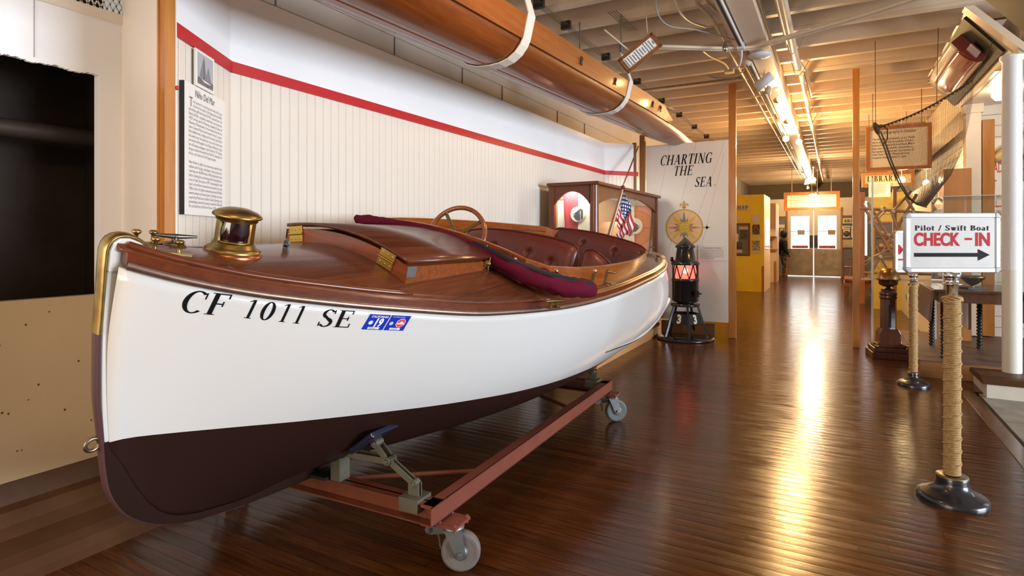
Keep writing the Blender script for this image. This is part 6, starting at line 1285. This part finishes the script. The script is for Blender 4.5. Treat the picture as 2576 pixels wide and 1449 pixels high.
for px, py in ((2219, 528), (2247, 532), (2236, 591), (2215, 646), (2300, 534)): wp(MB().lathe([(0, -.02), (.022, -.012), (.026, 0), (.02, .014), (0, .02)], aty(px, py, 8.36), 10, (1, 0, .3)), 'lashing', mat('lashing_cord', (.62, .52, .40), .8), stc)
wp(MB().box((.62, 8.47, .16), (.66, 8.51, 1.9)), 'backing_post', M['oak'], stc)
# binnacle
BW = wood('binnacle_wood', (.095, .028, .013), (.05, .014, .007), .25, .35, axis=2, scale=3)
bi = empty('binnacle', (.51, 7.55, 0), (0, 0, math.radians(8)), 'dark wooden binnacle pedestal with a brass compass hood', 'binnacle')
def bb(mb, name, m, **k): return mb.build(name, m, bi, **k)
bb(MB().box((-.185, -.185, 0), (.185, .185, .07)).box((-.165, -.165, .07), (.165, .165, .115)), 'plinth', BW, bevel=.006)
bb(MB().prism([(-.15, 0), (-.145, .02), (-.11, .04), (-.10, .07), (-.10, .15), (-.075, .20), (.075, .20), (.10, .15), (.10, .07), (.11, .04), (.145, .02), (.15, 0)], (0, .10, .115), (1, 0, 0), (0, 0, 1), (0, -1, 0), .20), 'foot', BW, bevel=.005)
bb(MB().lathe([(.078, .29), (.076, .64)], n=8, smooth=False), 'column', BW); bb(MB().box((-.010, -.085, .33), (.010, -.07, .58)), 'slot', M['matblack'])
bb(MB().lathe([(.074, .63), (.083, .64), (.085, .655), (.076, .668), (.085, .68), (.085, .70), (.074, .712), (.07, .725), (.0, .725)], n=32), 'collar', BW)
bb(MB().lathe([(.068, .722), (.07, .738), (.04, .74), (.02, .75), (.02, .80)], n=24).box((-.012, -.10, .80), (.012, -.075, .86)).bar((0, -.09, .82), (0, -.02, .75), .02, .02), 'gimbal_bracket', M['matblack'])
bb(MB().lathe([(0, .765), (.05, .768), (.085, .79), (.09, .80), (.092, .835), (.118, .845), (.12, .852), (.105, .858)], n=40), 'compass_bowl', mat('dark_brass', (.24, .17, .08), .35, 1.0))
bb(MB().lathe([(.112, .856), (.108, .872), (.095, .91), (.07, .945), (.045, .962), (.03, .967), (0, .968)], n=40), 'hood', mat('copper_brass_hood', (.36, .20, .08), .28, 1.0, vary=.2))
for x, y, z in ((-.15, -.14, .15), (-.135, -.15, .115), (.14, -.14, .135), (.165, -.15, .112)): bb(MB().lathe([(0, 0), (.015, .004), (.021, .018), (.015, .033), (0, .038)], (x, y, z), 16), 'brass_ball', M['brass'])
for s_ in (-1, 1): bb(MB().tube([(s_ * .155, -.145, .112), (s_ * .155, -.145, .16)], .006, 8), 'ball_pin', M['brass'])
# rope wrapped stanchion signs
ROPE = mat('manila_rope', (.45, .29, .125), .85, vary=.25, vscale=60, bump=.5, bscale=200)
BSE = mat('bell_base_black', (.018, .018, .022), .28, coat=.5, vary=.2, vscale=10)
def stanchion(p, label, zneck, zrope, ztop, rbase, rneck, rp_=.0325, top_rope=True):
    e = empty('rope_stanchion', (p[0], p[1], 0), (0, 0, YAW), label, 'stanchion')
    MB().lathe([(rbase, 0), (rbase * 1.0, .012), (rbase * .97, .024), (rbase * .86, .034), (rbase * .66, .046), (rneck * 1.12, .066), (rneck * 1.02, zneck * .80), (rneck * 1.04, zneck - .004), (rneck, zneck), (0, zneck)], n=56).build('base', BSE, e)
    MB().lathe([(rneck * 1.02, zneck - .001), (rneck * 1.02, zneck + .003), (.03, zneck + .003)], n=40).build('base_ring', M['bronze'], e)
    pitch = .0088; turns = int((zrope - zneck) / pitch); P = []
    for k in range(turns * 12): a = 2 * PI * k / 12; P.append((rp_ * math.cos(a), rp_ * math.sin(a), zneck + .006 + pitch * k / 12))
    MB().tube(P, pitch * .54, 6).build('rope', ROPE, e)
    P = []; pit = .062; t2 = int((zrope - zneck - .02) / pit)
    for k in range(t2 * 20): a = 2 * PI * k / 20; P.append(((rp_ + .0045) * math.cos(a), (rp_ + .0045) * math.sin(a), zneck + .01 + pit * k / 20))
    MB().tube(P, .0042, 6).build('rope_spiral', ROPE, e)
    if top_rope:
        mb = MB()
        for q in range(4): mb.tube([((rp_ + .006 + .003 * math.sin(3 * a + q)) * math.cos(a), (rp_ + .006 + .003 * math.sin(3 * a + q)) * math.sin(a), zrope - .006 * q + .008 * math.sin(2 * a + q * 1.3)) for a in np.linspace(0, 2 * PI, 25)[:-1]], .0055, 6, closed=True)
        mb.build('rope_knot', ROPE, e)
    MB().lathe([(.024, zrope - .02), (.024, ztop - .062), (.043, ztop - .060), (.044, ztop - .056), (.027, ztop - .053), (.029, ztop - .03), (.034, ztop - .028), (.036, ztop), (0, ztop)], n=32).build('chrome_post', M['chrome'], e)
    return e
s1 = stanchion((.51, 3.59), 'near rope wrapped post with a black bell base at the right', .118, 1.005, 1.128, .152, .066)
s2 = stanchion((.605, 6.20), 'far rope wrapped post with a black bell base before the platform', .112, .895, .985, .128, .040, .029)
MB().tube([(-.03, -.02, .89), (-.07, -.03, .86), (-.075, -.03, .80)], .004, 6).lathe([(.004, 0), (.010, .02), (.013, .05), (.006, .052)], (-.075, -.03, .752), 10).build('rope_tail', ROPE, s2)
def frame_sign(st, c, wd, ht, label):
    """snap frame sign in local axes of a stanchion-like empty: x right, z up, facing -y"""
    e = empty('snap_frame_sign', c, (0, 0, YAW), label, 'sign'); fr = .024
    bar_ = lambda a, b: MB().bar(a, b, .030, fr, up=(0, 0, 1))
    w2, h2 = wd / 2, ht / 2
    mb = MB(); mb.box((-w2 + fr, -.012, h2 - fr), (w2 - fr, .012, h2)).box((-w2 + fr, -.012, -h2), (w2 - fr, .012, -h2 + fr)).box((-w2, -.012, -h2 + fr), (-w2 + fr, .012, h2 - fr)).box((w2 - fr, -.012, -h2 + fr), (w2, .012, h2 - fr))
    mb.build('frame', M['alu'], e, bevel=.004)
    for sx in (-1, 1):
        for sz in (-1, 1):
            pts = [(0, 0)] + [(fr * 1.15 * math.cos(a), fr * 1.15 * math.sin(a)) for a in np.linspace(0, PI / 2, 9)]
            MB().prism([(sx * (w2 - fr * 1.08 + x), sz * (h2 - fr * 1.08 + z)) for x, z in pts], (0, -.0145, 0), (1, 0, 0), (0, 0, 1), (0, 1, 0), .029).build('corner_cap', mat('corner_plastic', (.36, .36, .37), .35), e, bevel=.003)
    MB().box((-w2 + fr * .8, -.008, -h2 + fr * .8), (w2 - fr * .8, .008, h2 - fr * .8)).build('panel', mat('sign_sheet', (.52, .51, .49), .45, vary=.06, vscale=9), e)
    return e
k1 = 2.90 / FPX; c1 = CAMP + ray(2393.5, 610.5) * 2.90
g1 = frame_sign(s1, tuple(c1), 238 * k1, 150 * k1, 'near white sign for pilot and swift boat check-in with a black arrow')
def on1(vf, x, z, m, name, g=g1, t=.0095): return MB().add([(x + a, -t, z + b) for a, b in vf[0]], vf[1]).build(name, m, g, fix=False)
qx = lambda px: (px - 2393.5) * k1; qz = lambda py: (610.5 - py) * k1
def boldserif(s, pxl, pxr, py, cap):
    vf = serif_pts(s, cap, 0, 1, .10); xs = (qx(pxr) - qx(pxl)) / vf[2]
    for dx, dz in ((0, 0), (.0009, .0004), (-.0006, .0006)): on1(([(a * xs + dx, b + dz) for a, b in vf[0]], vf[1]), qx(pxl), qz(py), M['ink'], 'lettering', t=.0095 + dx * .1)
boldserif('Pilot / Swift Boat', 2298, 2485, 580, 12.5 * k1)
rs = mat('sign_red', (.46, .014, .018), .55, spec=.15)
def sans(s, pxl, pxr, py, cap, m, bold=.004, g=g1, qx=qx, qz=qz, t=.0095):
    vf = text_pts(s, 1.0, 1, 'LEFT', bold / cap * .7); xs = [v[0] for v in vf[0]]; ys = [v[1] for v in vf[0]]; mx, mn, my, ny = max(xs), min(xs), max(ys), min(ys)
    sx = (qx(pxr) - qx(pxl)) / (mx - mn); sy = cap / (my - ny); on1(([((a - mn) * sx, (b - ny) * sy) for a, b in vf[0]], vf[1]), qx(pxl), qz(py), m, 'lettering', g, t)
sans('CHECK', 2296.7, 2412, 619, 34 * k1, rs, .0032); sans('IN', 2450.5, 2486.6, 619, 34 * k1, rs, .0032)
on1(([(qx(2424), qz(604)), (qx(2442), qz(604)), (qx(2442), qz(598.5)), (qx(2424), qz(598.5))], [(0, 1, 2, 3)]), 0, 0, rs, 'dash')
on1(([(qx(2296.7), qz(645.8)), (qx(2456.5), qz(645.8)), (qx(2456.5), qz(655.5)), (qx(2486), qz(641)), (qx(2456.5), qz(626.5)), (qx(2456.5), qz(636.2)), (qx(2296.7), qz(636.2))], [tuple(range(7))]), 0, 0, M['ink'], 'arrow')
k2 = 5.05 / FPX; c2 = CAMP + ray(2297.5, 632.5) * 5.05
g2 = frame_sign(s2, tuple(c2), 95 * k2, 105 * k2, 'far white sign with a red letter M half hidden behind the check-in sign')
q2x = lambda px: (px - 2297.5) * k2; q2z = lambda py: (632.5 - py) * k2
sans('M', 2258, 2280, 640, 24 * k2, rs, .0012, g2, q2x, q2z); on1(([(q2x(2258), q2z(655)), (q2x(2337), q2z(655)), (q2x(2337), q2z(651)), (q2x(2258), q2z(651))], [(0, 1, 2, 3)]), 0, 0, rs, 'underline', g2)
# gateleg table
TW = wood('dark_oak_table', (.115, .045, .022), (.055, .02, .010), .28, .4, axis=1, scale=3); TB = mat('ebonised_leg', (.022, .018, .016), .3, coat=.3)
tb = empty('gateleg_table', (1.08, 7.18, .158), (0, 0, 0), 'dark drop-leaf table with barley twist legs on the platform', 'table')
def tw(mb, name, m, **k): return wp(mb, name, m, tb, **k)
tw(MB().box((.82, 6.70, .79), (1.50, 7.68, .815)), 'table_top', TW, bevel=.006)
tw(MB().obox((.795, 7.19, .66), (.010, 0, .0), (0, .48, 0), (.012, 0, .145)), 'drop_leaf', mat('scratched_leaf', (.13, .07, .045), .3, vary=.4, vscale=8)); tw(MB().box((1.50, 6.8, .52), (1.52, 7.6, .79)), 'drop_leaf', TW)
tw(MB().box((.86, 6.78, .69), (1.44, 6.80, .79)).box((.86, 7.58, .69), (1.44, 7.60, .79)).box((.86, 6.80, .69), (.88, 7.58, .79)).box((1.42, 6.80, .69), (1.44, 7.58, .79)), 'apron', TW)
prof = [(.024, .69), (.024, .60)]
zz_ = .60
while zz_ > .19: prof += [(.016, zz_), (.022, zz_ - .004), (.026, zz_ - .010), (.027, zz_ - .016), (.026, zz_ - .022), (.022, zz_ - .028), (.016, zz_ - .032)]; zz_ -= .034
prof += [(.02, .18), (.022, .158)]
for x, y in ((.90, 6.80), (1.36, 6.80), (.90, 7.56), (1.30, 7.56)): tw(MB().lathe(prof[::-1], (x, y, 0), 18), 'twist_leg', TB)
tw(MB().box((1.12, 7.0, .42), (1.14, 7.5, .69)), 'gate_panel', TW)
md_ = empty('bronze_model', (1.15, 7.0, .815), (0, 0, .6), 'small bronze bowl shaped object on the dark table', 'ornament')
MB().box((-.09, -.05, 0), (.09, .05, .015)).build('stand', M['matblack'], md_); MB().lathe([(.02, .015), (.015, .03), (.05, .05), (.10, .10), (.11, .12), (.10, .12), (.05, .06), (0, .05)], (0, 0, 0), 28).build('bowl', mat('dark_brass', (.24, .17, .08), .35, 1.0), md_)
ac = empty('acrylic_cover', (1.2, 7.3, .815), (0, 0, 0), 'clear acrylic display cover standing on the dark table', 'display cover')
mb = MB().box((-.30, -.45, 0), (-.294, .30, .88)).box((.29, -.45, 0), (.296, .30, .88)).box((-.30, -.45, .875), (.296, .30, .88)).box((-.30, -.45, 0), (.296, -.445, .88)).box((-.30, .295, 0), (.296, .30, .88)); mb.build('cover_sheets', M['glass'], ac)
mb = MB()
for x in (-.297, .293):
    for y in (-.448, .297): mb.box((x - .003, y - .003, 0), (x + .003, y + .003, .88))
for y in (-.448, .297): mb.box((-.30, y - .003, .876), (.296, y + .003, .882))
for x in (-.297, .293): mb.box((x - .003, -.448, .876), (x + .003, .297, .882))
mb.build('cover_edges', mat('acrylic_edge_clear', (.75, .70, .64), .15, alpha=.55), ac)
# plywood cabinet, poster, ornaments on the bay wall
PLY = wood('orange_plywood', (.52, .22, .06), (.38, .14, .035), .4, .3, axis=2, scale=2.2, ring=4)
tag(MB().box((1.07, 8.07, .158), (1.32, 8.44, 2.07)).build('plywood_cabinet', PLY), 'tall orange plywood cabinet behind the dark table', 'cabinet')
pb = empty('race_poster', (1.78, 8.60, 1.4), (0, 0, 0), 'pale poster board lettered in red behind the white column', 'poster')
wp(MB().box((1.50, 8.575, 1.20), (1.84, 8.60, 2.44)), 'board', BR_, pb); rd2 = mat('poster_red', (.62, .06, .05), .5)
for i, wd_ in enumerate(('READY', 'SET', 'SAIL')):
    vf = text_pts(wd_, .17, .36, 'LEFT', .0); wp(MB().add([(1.535 + x, 8.572, 2.05 - .20 * i + y) for x, y in vf[0]], vf[1]), 'lettering', rd2, pb, fix=False)
wp(MB().box((1.70, 8.572, 1.70), (1.83, 8.575, 2.30)), 'photo', mat('poster_photo', (.16, .16, .19), .5, vary=.9, vscale=7), pb); wp(MB().box((1.50, 8.571, 1.655), (1.84, 8.575, 1.67)).box((1.50, 8.571, 1.50), (1.84, 8.575, 1.51)), 'red_rule', rd2, pb)
vf = text_pts('HOT SNACKS', .10, .36, 'LEFT', .0); wp(MB().add([(1.54 + x, 8.572, 1.55 + y) for x, y in vf[0]], vf[1]), 'lettering', rd2, pb, fix=False)
fs_ = empty('fish_cutout', (1.86, 8.55, 2.38), (0, 0, 0), 'pale golden sculpted sail shape at the top of the poster board', 'ornament')
mb = MB(); mb.grid(lambda i, j: (-.26 + .56 * i, -.04 * math.sin(PI * j), -.16 + .30 * i - .04 * math.sin(8 * i) * .3 + (.05 + .07 * math.sin(PI * i)) * (2 * j - 1)), 24, 6); mb.build('relief', mat('golden_relief', (.62, .42, .18), .4, vary=.4, vscale=12), fs_, solid=.02)
e = empty('wooden_plaque', (2.04, 8.58, 2.16), (0, 0, 0), 'brown wooden plaque on the siding right of the column', 'plaque'); MB().box((-.16, 0, -.22), (.3, .03, .22)).build('panel', MV, e, bevel=.01)
for k, (z, lb) in enumerate(((1.62, 'upper'), (1.32, 'lower'))):
    tag(MB().tube([(1.99 + .12 * math.cos(a), 8.58, z + .12 * math.sin(a)) for a in np.linspace(0, 2 * PI, 33)[:-1]], .022, 12, closed=True).build('wooden_hoop', MV), '%s varnished wooden hoop on the siding right of the column' % lb, 'hoop')
S(MB().box((1.6, 8.60, 1.15), (5.1, 8.625, 1.19)), 'trim_17', M['paper'])
gp = Vector((1.50, 7.75, 2.80)); gl = empty('globe_light', tuple(gp), (0, 0, 0), 'lit white globe bulb under an ornate brass ceiling rose by the column', 'ceiling light')
MB().lathe([(0, -.075), (.04, -.068), (.07, -.03), (.075, 0), (.065, .035), (.035, .06), (.03, .065)], (0, 0, 0), 28).build('globe', mat('lit_globe', (1, .95, .85), .4, emit=(1.0, .84, .58), es=16), gl)
MB().lathe([(.028, .06), (.04, .065), (.045, .09), (.06, .10), (.06, .12), (.085, .13), (.085, .15), (.10, .155), (.10, .17)], (0, 0, 0), 28).build('brass_rose', M['brass'], gl)
MB().box((-.14, -.14, .165), (.14, .14, .19)).build('ceiling_plate', M['pipe'], gl)
l = bpy.data.lights.new('globe_glow', 'POINT'); l.energy = 5; l.color = (1, .78, .48); l.shadow_soft_size = .08; o = bpy.data.objects.new('globe_glow', l); COL.objects.link(o); o.location = gp + Vector((0, -.05, -.13))
tag(MB().box((1.30, 6.9, 2.845), (5.0, 8.6, 2.858)).build('bay_ceiling_panel', M['pipe']), 'pale ceiling panel over the side bay', 'ceiling panel')
e = empty('fire_bell', (1.72, 10.6, 2.15), (0, 0, 0), 'round brass bell on the siding behind the net', 'bell'); MB().lathe([(0, .06), (.08, .05), (.12, .01), (.125, 0), (.12, -.03)], (0, 0, 0), 24, (-1, 0, 0)).build('gong', M['brass'], e); MB().box((-.01, -.08, -.36), (.03, .08, -.16)).build('call_box', M['red'], e)
# half-hull model boards slanted under the ceiling
DKB = mat('dark_green_board', (.030, .024, .010), .55, spec=.25)
def slanted(y0, y1, label, hull_):
    e1 = Vector((0, 1, 0)); A = Vector((1.03, y0, 3.29)); B = Vector((1.31, y0, 2.94)); e2 = (B - A).normalized(); n = Vector((-(-e2.z), 0, 0)); n = Vector((e2.z, 0, -e2.x)).normalized()
    wdt = (B - A).length; e = empty('half_hull_board', tuple((A + B) / 2), (0, 0, 0), label, 'half model board'); o = e.location
    M_ = lambda y, w_, h=0.0: (A + e1 * (y - y0) + e2 * w_ + n * h) - o
    MB().obox(M_((y0 + y1) / 2, wdt / 2, .012), e1 * (y1 - y0) / 2, e2 * wdt / 2, n * .012).build('board', DKB, e)
    MB().obox(M_((y0 + y1) / 2, wdt / 2 + .02, -.02), e1 * ((y1 - y0) / 2 + .04), e2 * (wdt / 2 + .05), n * .018).build('white_backing', M['pipe'], e)
    if hull_:
        L0, L1 = y0 + .35, y1 - .10
        def hp(i, j, part):
            s = i; y = L0 + (L1 - L0) * s; bm_ = .13 * (1 - max(0, (s - .45) / .55)**2.2) * (.80 + .2 * min(1, s * 4)); dep = .225 * (1 - .55 * max(0, (s - .7) / .3)**2); w0 = .06 - .03 * max(0, (s - .6) / .4)**2
            a = PI / 2 * (1 - j) if part else 0
            if part == 0: return M_(y, w0 + .09 * j, .024 + bm_ * (.96 + .04 * j))
            c_ = math.cos(PI / 2 * j); s__ = math.sin(PI / 2 * j); return M_(y, w0 + .09 + dep * s__ ** .9, .024 + bm_ * c_ ** .8)
        MB().grid(lambda i, j: hp(i, j, 0), 30, 4).grid(lambda i, j: M_(L0 + (L1 - L0) * i, hp(i, 0, 0).dot(Vector((0, 0, 0))) + .06 - .03 * max(0, (i - .6) / .4)**2, .024 + .13 * (1 - max(0, (i - .45) / .55)**2.2) * (.80 + .2 * min(1, i * 4)) * .96 * j), 30, 3).build('white_topsides', mat('model_white', (.80, .76, .64), .15, coat=.8), e, solid=.004)
        MB().grid(lambda i, j: hp(i, j, 1), 30, 12).build('copper_bottom', mat('model_copper', (.24, .035, .018), .2, 0, coat=.8), e, solid=.004)
        MB().add([hp(0, 0, 0), hp(0, 1, 0)] + [hp(0, j, 1) for j in np.linspace(0, 1, 10)] + [M_(L0, .06)], [tuple(range(13))]).build('transom', mat('model_copper', (.24, .035, .018), .2, 0, coat=.8), e)
        MB().obox(M_(L0 - .05, .25, .05), e1 * .05, e2 * .06, n * .006).build('rudder', mat('model_copper', (.24, .035, .018), .2, 0, coat=.8), e)
        MB().tube([M_(L1 - .02, .06, .03), M_(L1 + .10, .01, .03)], [.012, .004], 8).build('bowsprit', mat('model_white', (.80, .76, .64), .15, coat=.8), e)
    return e
slanted(6.55, 8.95, 'white and copper red half hull model on a dark slanted board above the net', True)
slanted(3.4, 5.95, 'empty dark slanted board at the upper right corner of the room', False)
S(MB().bar((1.0, 6.36, 3.31), (1.40, 6.36, 2.86), .14, .05, up=(.7, 0, .7)), 'trim_18', M['pipe'])
# fishing net
NETM = mat('tarred_net', (.10, .065, .035), .8)
nt_ = empty('fishing_net', (.75, 6.9, 2.1), (0, 0, 0), 'dark fishing net draped from the ceiling in front of the framed sign', 'fishing net'); ntl = nt_.location
def cv(P, t):
    k = t * (len(P) - 1); i = min(int(k), len(P) - 2); f = k - i; return (P[i][0] + (P[i + 1][0] - P[i][0]) * f, P[i][1] + (P[i + 1][1] - P[i][1]) * f)
LC = [(2203, 322), (2222, 365), (2238, 410), (2262, 462), (2284, 498), (2306, 514)]; RC = [(2450, 197), (2446, 255), (2436, 315), (2420, 380), (2393, 440), (2330, 521)]
def netp(u, v, amp=1.0, off=0.0):
    l_, r_ = cv(LC, v), cv(RC, v); sag = 14 * math.sin(PI * u) * (1 - v); px = l_[0] + (r_[0] - l_[0]) * u; py = l_[1] + (r_[1] - l_[1]) * u + sag
    y = 7.0 - .55 * u + amp * (.16 * math.sin(PI * u) * math.sin(PI * min(1, v + .15)) + .035 * math.sin(u * 22 + v * 3) * (.3 + v)) + off
    return aty(px, py, y) - ntl
def netsheet(nu, nv, amp, off, th_):
    mb = MB(); mb.grid(lambda i, j: netp(i, j, amp, off), nu, nv, smooth=False); o = mb.build('netting', NETM, nt_, fix=False)
    md = o.modifiers.new('w', 'WIREFRAME'); md.thickness = th_; md.use_even_offset = False; md.use_replace = True; tag(o, kind='stuff'); return o
netsheet(64, 74, 1.0, 0, .0020); netsheet(50, 58, -.7, .10, .0018)
for nm, P, r in (('head_rope', [netp(u, 0) for u in np.linspace(0, 1, 30)], .006), ('side_rope', [netp(0, v) for v in np.linspace(0, 1, 30)], .007), ('side_rope', [netp(.03, v, 1, .03) for v in np.linspace(0.05, 1, 30)], .006), ('foot_rope', [netp(u, 1) for u in np.linspace(0, 1, 12)], .007)):
    MB().tube(P, r, 8).build(nm, NETM, nt_)
mb = MB()
for k in range(26): mb.lathe([(0, -.012), (.011, -.008), (.012, .008), (0, .012)], netp(k / 26 + .01, .008), 8, (1, 0, .3))
mb.build('rope_beads', NETM, nt_)
MB().tube([netp(0, 0) + Vector((.0, 0, .0)), netp(0, 0) + Vector((.045, .0, .03)), netp(0, 0) + Vector((.10, 0, -.02)), netp(0, 0) + Vector((.10, 0, -.12)), netp(0, 0) + Vector((.06, 0, -.18)), netp(0.0, .22)], .006, 8).build('bunched_loop', NETM, nt_)
MB().lathe([(.008, -.06), (.03, -.02), (.022, .04), (.012, .07)], netp(0, 0) + Vector((.005, 0, 0)), 10, (.3, 0, -1)).build('gathered_knot', NETM, nt_)
MB().tube([netp(0, 0), Vector((.36, 7.0, 3.31)) - ntl], .003, 6).tube([netp(1, 0), Vector((1.20, 6.45, 3.0)) - ntl], .004, 6).tube([netp(.62, 0), Vector((.86, 6.8, 3.31)) - ntl], .003, 6).build('hanging_cord', NETM, nt_)
bk = aty(2375, 520, 14)
for k, (px, py, lb) in enumerate(((2268, 452, 'left'), (2330, 460, 'right'))):
    p = aty(px, py, 10.535 if k == 0 else 11.605); e = empty('bracket_lamp', tuple(p), (0, 0, 0), '%s of two lit warm lamps glimpsed through the lower net' % lb, 'lamp')
    MB().lathe([(0, -.05), (.045, -.03), (.05, 0), (.03, .04), (0, .05)], (0, 0, 0), 16).build('bulb', M['bulb'], e); MB().tube([(0, 0, .04), (0, 0, 3.3 - p.z)], .006, 6).build('drop_rod', M['pipe'], e)
    l = bpy.data.lights.new('bracket_glow', 'POINT'); l.energy = 16; l.color = (1, .70, .38); l.shadow_soft_size = .05; o = bpy.data.objects.new('bracket_glow', l); COL.objects.link(o); o.location = p + Vector((0, -.12, -.05))
